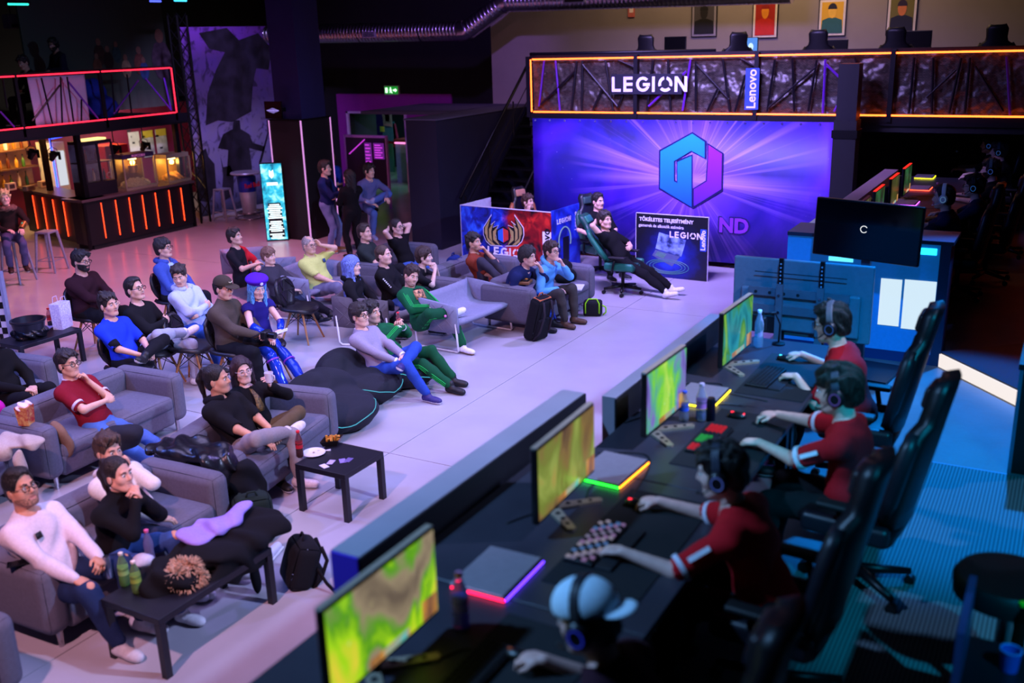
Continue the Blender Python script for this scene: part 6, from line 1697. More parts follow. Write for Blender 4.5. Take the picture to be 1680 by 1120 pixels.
# red polo, second row
_, J6 = person('man in a dark red polo shirt and faded jeans with his hand at his chin', (111, 596), 10, q=.95, skin='#d4a68e', hair='#171010', style='short', glasses='#1a1618', top='#7c1022', sleeve=.36, bottom='#4a6cb0', lean=30, hz=0.4, h=1.0, head=(-4, 4, 0), L=('chin', (-.02, .02, -.01)), R='cross2', r='far', l='far', collar='polo', cuff='#c8c0d0', shoes='#202028')
_, J7 = person('person dressed in black half out of view on the sofa by the black table', (-18, 552), 10, skin='#c99b86', hair='#120e0e', style='short', top='#0a0a0d', bottom='#0c0c10', lean=14, hz=0.42)
# people on the black chairs
_, J8 = person('heavily built bearded man in a dark maroon jumper and glasses', (133, 428), 12, skin='#c79a86', hair='#100c0c', style='short', beard='full', glasses='#141014', top='#2a0f18', bottom='#0d0d12', fat=1.38, sw=.205, lean=6, bend=6, hz=CHAIR, h=1.04, head=(0, -4, 0), R='clasp', L='clasp', r='sit', l='sit', shoes='#2a4c60')
_, J9 = person('young man in a blue T-shirt over black sleeves with folded hands', (178, 500), 6, skin='#cfa18c', hair='#1c1512', style='short', top='#1838c8', sleeve=.40, bottom='#0e0e14', lean=18, hz=CHAIR, h=1., head=(-4, 6, 0), R='lap', L='lap', r='sit', l='fig4', collar='crew', shoes='#121216')
BLUETEE = PEOPLE[-1]
_, J10 = person('man in black-rimmed glasses and a black jumper with crossed arms', (221, 474), 14, skin='#d3a892', hair='#15100f', style='fade', glasses='#0d0d10', top='#0d0d11', bottom='#a0a4bc', lean=14, hz=CHAIR, h=1.02, head=(-6, 10, 0), R='cross', L='cross2', r='fig4', l='sit', shoes='#dcd8e0', collar='crew', fat=1.06)
_, J11 = person('man in glasses wearing a blue zip jacket over a pale T-shirt behind the others', (268, 407), 16, skin='#d3a690', hair='#171212', style='fringe', glasses='#20181a', top='#3a52a0', bottom='#11131c', lean=6, hz=CHAIR, h=1.02, head=(0, 6, 0), R='lap', L='lap', hood=True, open_top=('#a8c8e8', lambda c, J: (np.abs((c-J['P']) @ J['Rt'][:, 0]) < .065) & (((c-J['P']) @ J['Rt'][:, 1]) > .06)))
_, J12 = person('young man in a pale blue hoodie with crossed arms looking down to the side', (294, 452), 4, skin='#d7aa94', hair='#241a16', style='short', top='#b4c4e4', bottom='#3058b0', lean=10, hz=CHAIR, h=1.0, head=(-58, -14, 6), R='cross', L='cross2', hood=True, fat=1.08, fold=.006)
_, J13 = person('man in a brown cap and brown fleece jacket holding a camera', (367, 472), 10, skin='#cfa08a', hair='#15100e', style='short', cap='#3c342a', top='#4a4038', bottom='#101118', lean=6, bend=4, hz=CHAIR, h=1.03, fat=1.1, sw=.19, head=(-8, -6, 0), R='clasp', L='clasp', r='sit', l='sit', collar='turtle', shoes='#4a3a2c', thick=.024)
CAPMAN = PEOPLE[-1]
_, J14 = person('cosplayer with a long blue wig, purple beret and shiny blue boots', (422, 472), -14, skin='#dcb0a4', hair='#4a86e8', style='wig', top='#201a6c', sleeve=.05, bottom=mat('vinyl_blue', '#1a3ec0', .18, .3), fat=.8, sw=.155, lean=4, bend=8, hz=CHAIR, h=.95, head=(-8, -12, 0), R='knee', L='clasp', r='fwd', l=((-.10, .70, .085), (-.1, .3, 1), (0, 1, 0)), shoes='#2348d0', sole='#1a2c80')
WIG = PEOPLE[-1]
# rear sofas on the left
_, J15 = person('man in a black and red sports shirt leaning his arms on the rear sofa back', (385, 388), 14, skin='#d0a690', hair='#17110f', style='short', top='#15151c', sleeve=.40, bottom='#15161c', lean=8, hz=0.42, head=(0, 8, 0), R=('T', (.02, .30, .22), (1, -.2, -.4), (-1, .4, 0), .3, (0, 0, -1)), L=('T', (-.02, .32, .17), (-1, -.2, -.4), (1, .4, 0), .3, (0, 0, -1)), open_top=('#b01826', lambda c, J: ((c-J['P']) @ J['Rt'][:, 0]) < -.04))
_, J16 = person('woman with short light brown hair in a dark grey patterned top', (441, 420), 8, skin='#d8ae9a', hair='#6a4c3c', style='fringe', top='#34323c', sleeve=.9, bottom='#12121a', fat=1.08, lean=22, hz=0.36, h=0.92, head=(-4, 0, 0), R='lap', L='lap', r='far', l='far', shoes='#101014')
_, J17 = person('bald man in glasses and a yellow-green polo shirt touching his temple', (507, 402), 2, skin='#d0a48c', hair='#8a8078', style='thin', glasses='#5a4c48', top='#c4cc70', sleeve=.36, bottom='#6a6880', fat=1.3, sw=.195, lean=20, hz=0.37, h=1.0, head=(-10, 2, 0), R='lap', L=('H', (-.16, .06, -.02), (-1, .3, -.3), (.4, -.5, .7), .6, (.8, .3, 0)), r='fwd', l='fwd', collar='polo', shoes='#18181c')
YELLOW = PEOPLE[-1]
_, J18 = person('woman with long blue and pink hair in a black hooded jacket', (578, 436), 16, skin='#dcb4a4', hair='#5a6ca8', style='wig', top='#0f0e13', bottom='#12121a', fat=.9, lean=6, hz=0.4, h=.96, head=(-2, 0, 0), R='lap', L='lap', r='sit', l='sit', hood=True)
_, J19 = person('young man with cropped hair in a black tracksuit top and blue jeans', (629, 418), 14, skin='#d8ac98', hair='#3a2a20', style='buzz', top='#0e0e13', bottom='#3a58a8', fat=1.16, lean=14, hz=0.4, h=1.02, head=(-4, 4, 0), R='lap', L='lap', r='fwd', l='fwd', collar='crew')
TRACK = PEOPLE[-1]
_, J20 = person('short-haired man in a dark green T-shirt with crossed arms at the back', (598, 381), 12, skin='#d4a892', hair='#2a1e18', style='fade', top='#262e2c', sleeve=.40, bottom='#16161c', lean=12, hz=0.41, h=1.0, head=(-8, 4, 0), R='cross', L='cross2', fat=1.05, collar='crew')
_, J21 = person('woman in glasses with both hands behind her head in the back row', (651, 372), 6, skin='#d8b0a2', hair='#181010', style='bun', glasses='#15131a', top='#0c0b10', bottom='#3c5ca4', lean=20, hz=0.41, h=.97, fat=.95, head=(-8, 4, 0), R='behind', L='behind', r='fwd', l='far', shoes='#d0d0d8')
_, J22 = person('pale young man in a dark T-shirt resting his chin on both fists', (696, 421), 20, skin='#dcb8a8', hair='#2c1c16', style='fringe', top='#101015', sleeve=.4, bottom='#2a2a34', lean=-28, bend=18, hz=0.36, h=1.0, fat=.92, head=(0, 2, 0), R='chin', L='chin')
_, J23 = person('man in a rust-red T-shirt with raised knees, fingers at his mouth', (777, 397), 8, skin='#d0a288', hair='#15100e', style='short', beard='short', top='#7c3220', sleeve=.42, bottom='#34323e', lean=20, hz=0.36, h=1.0, head=(-6, 4, 0), L='mouth', R='lap', r=((.2, .36, .50), (.3, .3, 1), (0, 1, -.2)), l=((-.12, .30, .48), (-.1, .3, 1), (0, 1, -.2)), collar='crew', shoes='#202028')
# green tracksuits, bean bags
_, J24 = person('man in a green tracksuit slouching on the pale metal-framed sofa', (675, 452), -4, q=.92, skin='#d4a692', hair='#2a1c16', style='short', beard='short', top='#0c5a34', bottom='#0b4a2c', lean=34, side=-8, hz=0.35, h=1.0, fat=1.12, head=(-22, -8, -16), R='belly', L='lap', r='fig4', l=((-.02, .62, .085), (0, .3, 1), (.1, 1, 0)), shoes='#d8d4dc', sole='#8a6a54', cuff='#d8dcd8', open_top=('#10131a', lambda c, J: (np.abs((c-J['P']) @ J['Rt'][:, 0]+.0) < .075) & (((c-J['P']) @ J['Rt'][:, 1]) > .06) & (((c-J['P']) @ J['Rl'][:, 2]) < .44)))
G1 = PEOPLE[-1]
stripes(G1[0], G1[1], '#1fae4e')
_, J25 = person('man in a green tracksuit behind the man in the knitted jumper, hands together', (609, 512), 4, q=.95, skin='#cfa08a', hair='#15100e', style='short', top='#0c5a34', bottom='#0b4a2c', lean=36, hz=0.25, h=1.02, head=(-4, 4, 0), R=('T', (.02, .34, .30), (1, -.2, -.7), (-.3, .2, .9), .8, (-.8, 0, 0)), L=('T', (-.03, .34, .29), (-1, -.2, -.7), (.3, .2, .9), .8, (.8, 0, 0)), r=((.10, .80, .085), (.1, .2, 1), (.1, 1, 0)), l=((-.14, .70, .085), (-.1, .2, 1), (0, 1, 0)), cuff='#d8dcd8', shoes='#0e0e12', sole='#101014', sock='#d6a890')
G2 = PEOPLE[-1]
stripes(G2[0], G2[1], '#1fae4e')
_, J26 = person('man in glasses and a grey knitted jumper with crossed legs on the near bean bag', (590, 517), 2, q=.92, skin='#d8ac98', hair='#1c1412', style='fringe', glasses='#181418', top='#8f879c', bottom='#24449c', lean=30, hz=0.3, h=1.0, fat=.95, head=(-6, 6, 0), R='lap', L=('lap', (.03, .02, .03)), l='fig4', r=((.06, .66, .085), (.1, .3, 1), (.1, 1, 0)), shoes='#2a2064', sole='#d8d4e0', collar='crew', cuff='#dcd8e4', fold=.004)
# far sofa by the stage
_, J27 = person('man in a navy shirt and blue jeans leaning forward, fist at his mouth', (866, 421), 0, q=.95, skin='#d6aa96', hair='#120e0e', style='curly', top='#182350', bottom='#28489c', lean=-20, bend=20, hz=0.41, h=1.0, fat=1.12, head=(-4, 0, 0), R='lap', L='mouth', r='fwd', l='fwd', shoes='#14141a', sole='#14141a', collar='polo')
_, J28 = person('man in glasses and a light blue hoodie with his hand on his chin', (905, 412), -6, q=.95, skin='#d8ae9c', hair='#2c1c16', style='short', glasses='#282024', top='#5aa4e0', bottom='#3a3836', lean=-10, bend=14, hz=0.39, h=1.0, head=(-6, 4, 0), R='lap', L='chin', r='sit', l='sit', hood=True, shoes='#4c3626', sole='#2c2420')
# booth and gaming chairs at the back
_, J29 = person('man in a black T-shirt sitting behind the winged-logo booth', (866, 331), -20, skin='#d4a892', hair='#3a2418', style='short', beard='short', top='#0c0c10', sleeve=.42, bottom='#101014', lean=14, hz=.44, h=.98, head=(10, 4, 0), R='cheek', L='rest')
_, J30 = person('man in a black T-shirt in the rear gaming chair', (981, 330), -30, skin='#d6ac98', hair='#14100e', style='fade', top='#0c0c10', sleeve=.42, bottom='#0e0e13', lean=10, hz=.56, h=1.02, head=(8, 0, 0), R='rest', L='lap')
_, J31 = person('man reclining in the green gaming chair with one arm behind his head', (992, 361), 2, skin='#d8ac96', hair='#1c1412', style='short', top='#0a0a0e', sleeve=.42, bottom='#0c0c11', lean=36, hz=.54, h=1.03, head=(-20, 6, 0), R='behind', L='belly', r='far', l='far', shoes='#dcd8e0', collar='crew')
GREENCH = PEOPLE[-1]
# standing group by the pillar
_, J32 = person('young man in a dark blue jumper and light jeans standing by the pillar', (533, 276), 20, skin='#d4aa98', hair='#1a1412', style='quiff', top='#17245c', bottom='#6c80b4', hz=.93, h=1.03, lean=0, head=(0, 0, 0), R='cross', L='cross2', r='stand', l=((-.14, .10, .085), (-.1, 1, 0), (-.1, 1, 0)), shoes='#9a6a40')
_, J33 = person('person in a bright blue T-shirt bending over behind the standing young man', (542, 262), -40, skin='#d4a890', hair='#6a4c34', style='curly', top='#2348c8', sleeve=.42, bottom='#101218', hz=.90, h=1.0, lean=-22, head=(0, -24, 0), R='lap', L='cross2', r='stand', l='stand')
_, J34 = person('person in black with long dark hair and a lanyard, arms crossed', (572, 290), 160, skin='#dcb4a6', hair='#0e0b0c', style='long', top='#0c0b10', bottom='#0d0d12', hz=.88, h=.96, lean=0, fat=.9, head=(20, 0, 0), R='cross', L='cross2', r='stand', l='stand')
_, J35 = person('young man in a grey sweatshirt sitting on a high stool by the opening', (606, 280), -24, skin='#d8ac98', hair='#1a1210', style='curly', top='#5d6396', bottom='#4a64a4', hz=.88, h=1.0, lean=-4, bend=10, head=(10, -4, 0), L=('knee', (.0, .02, .02)), R=('lap', (.06, .05, -.06)), r=((.12, .32, .36), (.1, 1, .3), (.1, 1, -.2)), l='fig4', collar='crew', shoes='#8c90b8')
_, J36 = person('fair-haired cosplayer in a dark jacket with a fur collar on the metal stool', (8, 324), -30, skin='#dcb4a0', hair='#c8ac74', style='curly', top='#241816', bottom='#4a4a72', hz=.86, h=.96, fat=.88, lean=0, head=(0, -2, 0), R='lap', L='knee', r=((.12, .30, .34), (.1, 1, .3), (.1, 1, -.2)), l=((-.12, .30, .34), (-.1, 1, .3), (-.1, 1, -.2)), shoes='#2c1c14')
for i, lab in CHAIRS_FOR:
    b, J, Rz = PEOPLE[i-1]
    o = np.array(b.location)+Rz @ np.array((0, .04, 0))
    eiffel(lab, o[0], o[1], math.degrees(b.rotation_euler[2])+90)

# ------------------------------------------------------------------ players
def w2l(sp, px, face, zofs, tgt):
    """world target -> pelvis frame of the person placed with its head at px"""
    J = skeleton(sp); Rz = rotz(math.radians(face-90)); w = at(px[0], px[1], J['H'][2]+zofs); o2 = Rz @ J['H']
    loc = np.array((w[0]-o2[0], w[1]-o2[1], zofs))
    return tuple(Rz.T @ (np.array(tgt)-loc)-np.array((0, 0, sp['hz'])))
def player(label, px, face, rh, lh, sp, **kw):
    full = dict(sp)
    R_ = w2l(sp, px, face, STG, rh); L_ = w2l(sp, px, face, STG, lh)
    h = sp.get('h', 1.)
    sp = dict(sp, R=('P', tuple(np.array(R_)/h), (.7, -.4, -.9), (-.05, 1, -.12), .42, (0, 0, -1)), L=('P', tuple(np.array(L_)/h), (-.7, -.4, -.9), (.15, 1, -.12), .42, (0, 0, -1)))
    b, J = person(label, px, face, zofs=STG, **sp, **kw)
    return b, J
RED = '#b80f1c'
P1 = player('farthest red-shirted player in a headset and glasses', (1364, 530), 180, (-1.60, 7.06, 1.66), (-1.52, 6.56, 1.66), dict(hz=.50, lean=-14, bend=8, h=1.0, head=(0, -10, 0)), q=.92, skin='#d0a896', hair='#120d0c', style='short', glasses='#2a2430', top=RED, sleeve=.42, headset=('#5c5a64', '#131318', '#4080ff'), bottom='#101014')
P2 = player('curly-haired player in a red shirt and headset at the middle monitor', (1374, 640), 180, (-1.56, 5.80, 1.66), (-1.42, 5.32, 1.66), dict(hz=.50, lean=-4, bend=8, h=1.0, head=(0, -10, 0)), q=.92, skin='#d4ac9c', hair='#15100e', style='curly', top=RED, sleeve=.42, headset=('#3a3c4c', '#131318', '#8070ff'), bottom='#101014', cuff='#d8d4e0')
P3 = player('player in a red shirt and headset leaning over the white-lit keyboard', (1183, 772), 180, (-1.66, 4.36, 1.66), (-1.62, 3.80, 1.66), dict(hz=.50, lean=-18, bend=10, h=1.0, head=(4, -12, 0)), q=.88, skin='#d0a49a', hair='#110d0e', style='short', top=RED, sleeve=.44, headset=('#2c3040', '#101016', '#6080ff'), bottom='#101014', cuff='#d0ccdc')
P4 = player('player in a white backwards cap and headset at the bottom of the picture', (964, 1012), 180, (-1.56, 2.90, 1.66), (-1.56, 2.45, 1.66), dict(hz=.50, lean=-16, bend=10, h=1.0, head=(0, -14, 0)), q=.85, skin='#cc9c94', hair='#120e10', style='buzz', top='#301020', sleeve=.44, headset=('#20222c', '#0e0e14', '#3040ff'), bottom='#101014')
# white cap worn back to front
b, J = P4; c, R = J['H'], J['Rh']
S = SDF(); S.ell(c+R @ np.array((0, -.004, .052)), (.102, .126, .100), R, k=0); S.clips.append(plane(c+R @ np.array((0, 0, .040)), -R[:, 2])); cm_ = mesh_obj('cap', [(*S.mesh(.008), 0)], [fabric('#c4dcec')], b)
S = SDF(); S.ell(c+R @ np.array((0, -.13, .035)), (.07, .07, .010), R, k=0); mesh_obj('brim', [(*S.mesh(.0065), 0)], [fabric('#c4dcec')], cm_)
# sleeve prints on the red shirts
for b, J in (P1, P2, P3):
    s0, e_ = J['sh'][1], J['el'][1]; d_ = unit(e_-s0)
    for g in (1, -1):
        s0, e_ = J['sh'][g], J['el'][g]; d_ = unit(e_-s0); o_ = unit(np.array((g, .2, .3))-d_*(np.array((g, .2, .3)) @ d_)); n_ = np.cross(d_, o_)
        MB().poly([s0+d_*.10+o_*.074-n_*.012, s0+d_*.21+o_*.069-n_*.012, s0+d_*.21+o_*.069+n_*.012, s0+d_*.10+o_*.074+n_*.012], o_*.004).build('sleeve_print', fabric('#e0dce8'), b)
for k, (b, J) in enumerate((P1, P2, P3, P4)):
    o = b.location
    gaming_chair(['black gaming chair of the farthest red player', 'black gaming chair of the curly-haired red player', 'large black gaming chair of the player over the white-lit keyboard', 'black gaming chair at the bottom edge of the picture'][k], o[0]+.05, o[1], 180-[0, 6, 4, 0][k], STG, '#0d0d14', '#15161f', recline=12)
# far team
for k, (px, lab, hs, st, gl_, top_) in enumerate((((1548, 323), 'far team player with a white glowing headset in a navy shirt', ('#d0dcec', '#c8d8ea', '#90c8ff'), 'fade', None, '#161f44'), ((1597, 305), 'far team player in glasses and a dark headset', ('#15171d', '#101218', '#4090ff'), 'short', '#181418', '#1a2444'), ((1625, 278), 'bearded far team player in a dark shirt', ('#2c5a68', '#101218', '#5080ff'), 'short', None, '#0d1014'), ((1638, 248), 'far team player in profile before the pale chair', ('#2a4c5c', '#10141c', '#5090ff'), 'short', None, '#101218'), ((1622, 237), 'farthest far team player in the back corner', ('#17191f', '#101218', '#4080ff'), 'short', None, '#101218'))):
    b, J = person(lab, px, 180, zofs=STG, q=1.1, hz=.50, lean=-8, bend=8, head=(0, -4, 0), h=1.0, skin='#d4b0a4', hair='#100d0e', style=st, glasses=gl_, top=top_, sleeve=.42, headset=hs, bottom='#0e0e12', R=('key', (0, .10, .02)), L=('key', (0, .10, .02)), beard='full' if k == 2 else None)
    o = b.location
    gaming_chair(['black gaming chair of the player with the white headset', 'black gaming chair of the far player in glasses', 'black gaming chair of the bearded far player', 'gaming chair with a pale jacket on its back', 'black gaming chair in the farthest corner'][k], o[0]+.08, o[1], 180, STG, '#0c0c12', '#101018', recline=10)
    if k == 3:
        p_ = np.array((o[0]+.36, o[1], STG+1.05)); S = SDF(); S.ell(p_, (.10, .27, .26), k=0); S.ell(p_+np.array((.0, 0, -.25)), (.09, .24, .28), k=.06); S.disp = folds(.014, 24, 2.); tag(mesh_obj('jacket', [(*S.mesh(.02), 0)], [fabric('#8ac0d0')]), 'pale teal jacket hung over the far gaming chair', 'jacket')
# gallery on the left: two people working upstairs
person('person in a dark top and headset standing on the left gallery', None, -100, loc=tuple(at_x(98, 76, -19.0)[:2]), zofs=MEZ, skin='#a88878', hair='#0e0b0b', style='short', top='#10142c', bottom='#101014', hz=.90, h=.96, l='stand', r='stand', lean=-10, head=(20, -14, 0), L='lap', R='lap', q=1.2, beard='full', headset=('#15151a', '#0e0e12'))
person('person with dark hair bent low behind the left gallery rail', None, -90, loc=tuple(at_x(48, 97, -18.6)[:2]), zofs=MEZ, skin='#a88878', hair='#0e0b0b', style='short', top='#101218', bottom='#101014', hz=.55, lean=-10, head=(10, -20, 0), q=1.25)
# gaming chairs at the back
o = GREENCH[0].location
gaming_chair('green and black gaming chair with a man lying back in it', o[0], o[1], 2, 0, '#0f4038', '#1c6a58', recline=34)
o = PEOPLE[29][0].location; gaming_chair('dark gaming chair behind the green one', o[0], o[1], -30, 0, '#1a2028', '#2c5048', recline=14, acc2='#2c4a48')
o = PEOPLE[28][0].location; gaming_chair('orange and black gaming chair behind the booth', o[0], o[1]+.02, -20, 0, '#14110f', '#9a5a34', recline=12, acc2='#b07a5c')
# chairs and screens on the right gallery
for k, (px, lab, c2) in enumerate(((1070, 'black gaming chair on the gallery beside the dark monitor', '#16161a'), (1205, 'brown-topped gaming chair on the gallery below the black poster', '#6a5444'), (1349, 'black gaming chair on the gallery below the yellow poster', '#241c1c'), (1474, 'black gaming chair on the gallery below the navy poster', '#16161a'), (1637, 'black gaming chair at the dark right end of the gallery', '#121216'))):
    p_ = at_y(px, 70, 18.0); gaming_chair(lab, p_[0], 18.0, 90 if k != 1 else 120, MEZ, '#131216', '#17161a', recline=6, acc2=c2, hs=.50)
for k, (px, py, w_, on, lab) in enumerate(((1108, 74, .44, 0, 'dark monitor on the gallery beside the first chair'), (1222, 76, .50, 1, 'lit blue monitor on the gallery beside the brown-topped chair'), (1372, 80, .40, 0, 'small dark monitor behind the third gallery chair'), (1505, 66, .46, 0, 'dark monitor on the gallery by the fourth chair'))):
    p_ = at_y(px, py, 18.9); s = thing('gallery_monitor', lab, 'monitor', (p_[0], 18.9, MEZ)); z = p_[2]-MEZ
    MB().rbox((0, 0, z), (w_, .04, .32), .01, 2).build('casing', plain('#0a0a0e', .4), s)
    MB().b2((-w_/2+.012, -.026, z-.145), (w_/2-.012, -.02, z+.148)).build('screen', glow('#4a8ae0', 1.1) if on else mat('screen_off', '#050507', .25), s)
    if on: MB().b2((-.16, -.030, z-.14), (-.05, -.027, z+.02)).build('window_print', glow('#16306a', .8), s); MB().poly([(.12+.05*math.cos(t), -.028, z-.01+.07*math.sin(t)) for t in np.linspace(0, 2*PI, 11)[:-1]], (0, -.003, 0)).build('icon_print', glow('#c8e8ff', 1.2), s)
    MB().b2((-.03, -.02, .76), (.03, .02, z-.1)).build('stand', blackmetal, s)
for k in range(3):
    d = thing('gallery_desk', ['dark desk along the gallery wall by the first chair', 'dark desk along the gallery wall in the middle', 'dark desk along the gallery wall at the right'][k], 'desk', (-6.6+2.3*k, 19.0, MEZ), 0, 'gallery desks'); MB().b2((-1.1, -.35, .72), (1.1, .35, .76)).build('desktop', dark, d)
    for g in (-1, 1): MB().b2((g*1.05-.03, -.3, 0), (g*1.05+.03, .3, .72)).build('leg', blackmetal, d)

# ------------------------------------------------------------------ bar
BX = -17.4
cA, cB = np.array((-17.40, 13.18, 0)), np.array((-20.36, 13.92, 0))
ld = unit(cB-cA); ln_ = np.array((ld[1], -ld[0], 0)); ln_ = ln_ if ln_[1] < 0 else -ln_     # outward (towards -y)
bar = thing('bar_counter', 'black bar counter with red neon strips under the left gallery', 'bar', (0, 0, 0))
m_barf = mat('bar_front', '#0d0b10', .45, var=.1, scale=5); m_bart = mat('bar_top', '#4a3c40', .35, var=.1)
MB().b2((BX-.5, 13.25, .10), (BX, 16.05, 1.0)).build('front_panel', m_barf, bar)
MB().poly([tuple(cA+np.array((0, 0, .1))), tuple(cB+np.array((0, 0, .1))), tuple(cB-ln_*.45+np.array((0, 0, .1))), tuple(cA-ln_*.45+np.array((-.1, 0, .1)))], (0, 0, .9)).build('front_panel', m_barf, bar)
MB().b2((BX-.6, 13.1, 1.0), (BX+.06, 16.1, 1.05)).build('counter_top', m_bart, bar)
MB().poly([tuple(cA+ln_*.06+np.array((0.06, -.02, 1.))), tuple(cB+ln_*.06+np.array((0, 0, 1.))), tuple(cB-ln_*.55+np.array((0, 0, 1.))), tuple(cA-ln_*.55+np.array((-.1, 0, 1.)))], (0, 0, .05)).build('counter_top', m_bart, bar)
MB().b2((BX-.5, 13.3, 0), (BX-.03, 16.0, .1)).build('plinth', black, bar)
for y in (13.18, 16.02): MB().b2((BX-.03, y-.03, .02), (BX+.02, y+.03, 1.0)).build('corner_trim', blackmetal, bar)
neon_b = glow('#ff3a18', 4.5)
for (a, b) in ((835, 730), (955, 705), (1070, 690), (1180, 668), (1288, 645), (1402, 622), (1503, 608)):
    v = at_x(a/5.09, 180+b/5.09, BX+.01); MB().cyl((BX+.012, v[1], .20), (BX+.012, v[1], .93), .010, n=6).build('neon_strip', neon_b, bar)
for k in range(5):
    q = cA+ld*(.45+.52*k)+ln_*.012; MB().cyl((*q[:2], .20), (*q[:2], .93), .010, n=6).build('neon_strip', neon_b, bar)
for q in (np.array((-17.62, 13.42, 0)), cA+ld*2.05-ln_*.2, np.array((-17.62, 15.98, 0))):
    MB().b2((q[0]-.05, q[1]-.05, 1.05), (q[0]+.05, q[1]+.05, MEZ-.2)).build('post', blackmetal, bar)
def bar_at(px, py, z=1.05, X=-17.66): v = at(px, py, z); return v
# back shelf with bottles
sb = thing('back_bar_shelf', 'warmly lit shelf unit with bottles behind the bar', 'shelf', (-21.6, 13.9, 0))
MB().b2((-.05, -1.0, .9), (0, 1.2, 2.25)).build('back_board', mat('warm_board', '#a8804c', .5, var=.2, scale=3), sb)
for z in (.95, 1.38, 1.80): MB().b2((0, -1.0, z-.03), (.28, 1.2, z)).build('shelf', mat('shelf_wood', '#5a3c22', .5, var=.2), sb)
MB().b2((.02, -.95, 2.20), (.10, 1.15, 2.24)).build('lamp_strip', glow('#ffcf80', 5.), sb)
area('bar_shelf_light', (-21.0, 14.0, 2.22), (-21.5, 14.0, 1.2), 1.6, 60, '#ffc070', .2)
rnd = random.Random(3)
cols = ['#3c6a2c', '#8a5a1c', '#d8c8a0', '#5a2c14', '#204830', '#b88a30', '#c8d0c8']; cw_ = {'#3c6a2c': 'green', '#8a5a1c': 'amber', '#d8c8a0': 'cream', '#5a2c14': 'brown', '#204830': 'dark green', '#b88a30': 'golden', '#c8d0c8': 'clear'}
for r, z in enumerate((.95, 1.38, 1.80)):
    for k in range(10):
        c_ = cols[(r*3+k*2) % 7]
        s = thing('liquor_bottle', '%s bottle, %s from the left on the %s shelf behind the bar' % (cw_[c_], ['first', 'second', 'third', 'fourth', 'fifth', 'sixth', 'seventh', 'eighth', 'ninth', 'tenth'][k], ['lowest', 'middle', 'top'][r]), 'bottle', (-21.45, 13.0+.2*k+.03*rnd.random(), z), 0, 'bottles on the back bar shelves'); h = .24+.08*rnd.random()
        MB().lathe([(.035, 0), (.04, .01), (.04, h*.55), (.03, h*.68), (.013, h*.78), (.013, h)], n=10).build('body', mat('glass_'+c_[1:], c_, .15, var=.05), s, 40); MB().lathe([(.016, h), (.016, h+.03)], n=8).build('cap', plain('#1a1614', .4), s)
# menu boards on the magenta wall
for k, (a, b, c_, d_) in enumerate(((1065, 190, 1180, 340), (1175, 180, 1300, 385), (1290, 165, 1410, 378))):
    q0, q1 = at_x(a/5.09, 180+b/5.09, -21.68), at_x(c_/5.09, 180+d_/5.09, -21.68)
    s = thing('menu_board', ['white menu board nearest the glass cabinet', 'middle white menu board with a yellow header', 'rightmost menu board with a grey picture'][k], 'board', (-21.68, q0[1], q1[2]))
    MB().b2((0, 0, 0), (.03, q1[1]-q0[1]-.03, q0[2]-q1[2])).build('panel', mat('menu_print%d' % k, '#c0c4c8', .5, col2='#7c8088' if k else '#d8dcdc', scale=5), s)
    if k: MB().b2((.031, 0, q0[2]-q1[2]-.18), (.036, q1[1]-q0[1]-.03, q0[2]-q1[2])).build('header', plain('#c8b440', .5), s)
    for j in range(3): MB().b2((.031, .08, .2+.16*j), (.036, q1[1]-q0[1]-.2-.1*j, .25+.16*j)).build('print_block', plain('#30343c', .5), s)
area('menu_light', (-20.2, 17.2, 2.25), (-21.7, 17.6, 1.3), .8, 45, '#ffe8d0')
struct('wall_bar_side', MB().b2((-21.9, 20.2, 0), (-18.4, 20.35, 2.5)).b2((-21.9, 17.5, 0), (-21.7, 20.3, 2.5)), MATS['bar_wall'], 'dark magenta side wall of the bar')
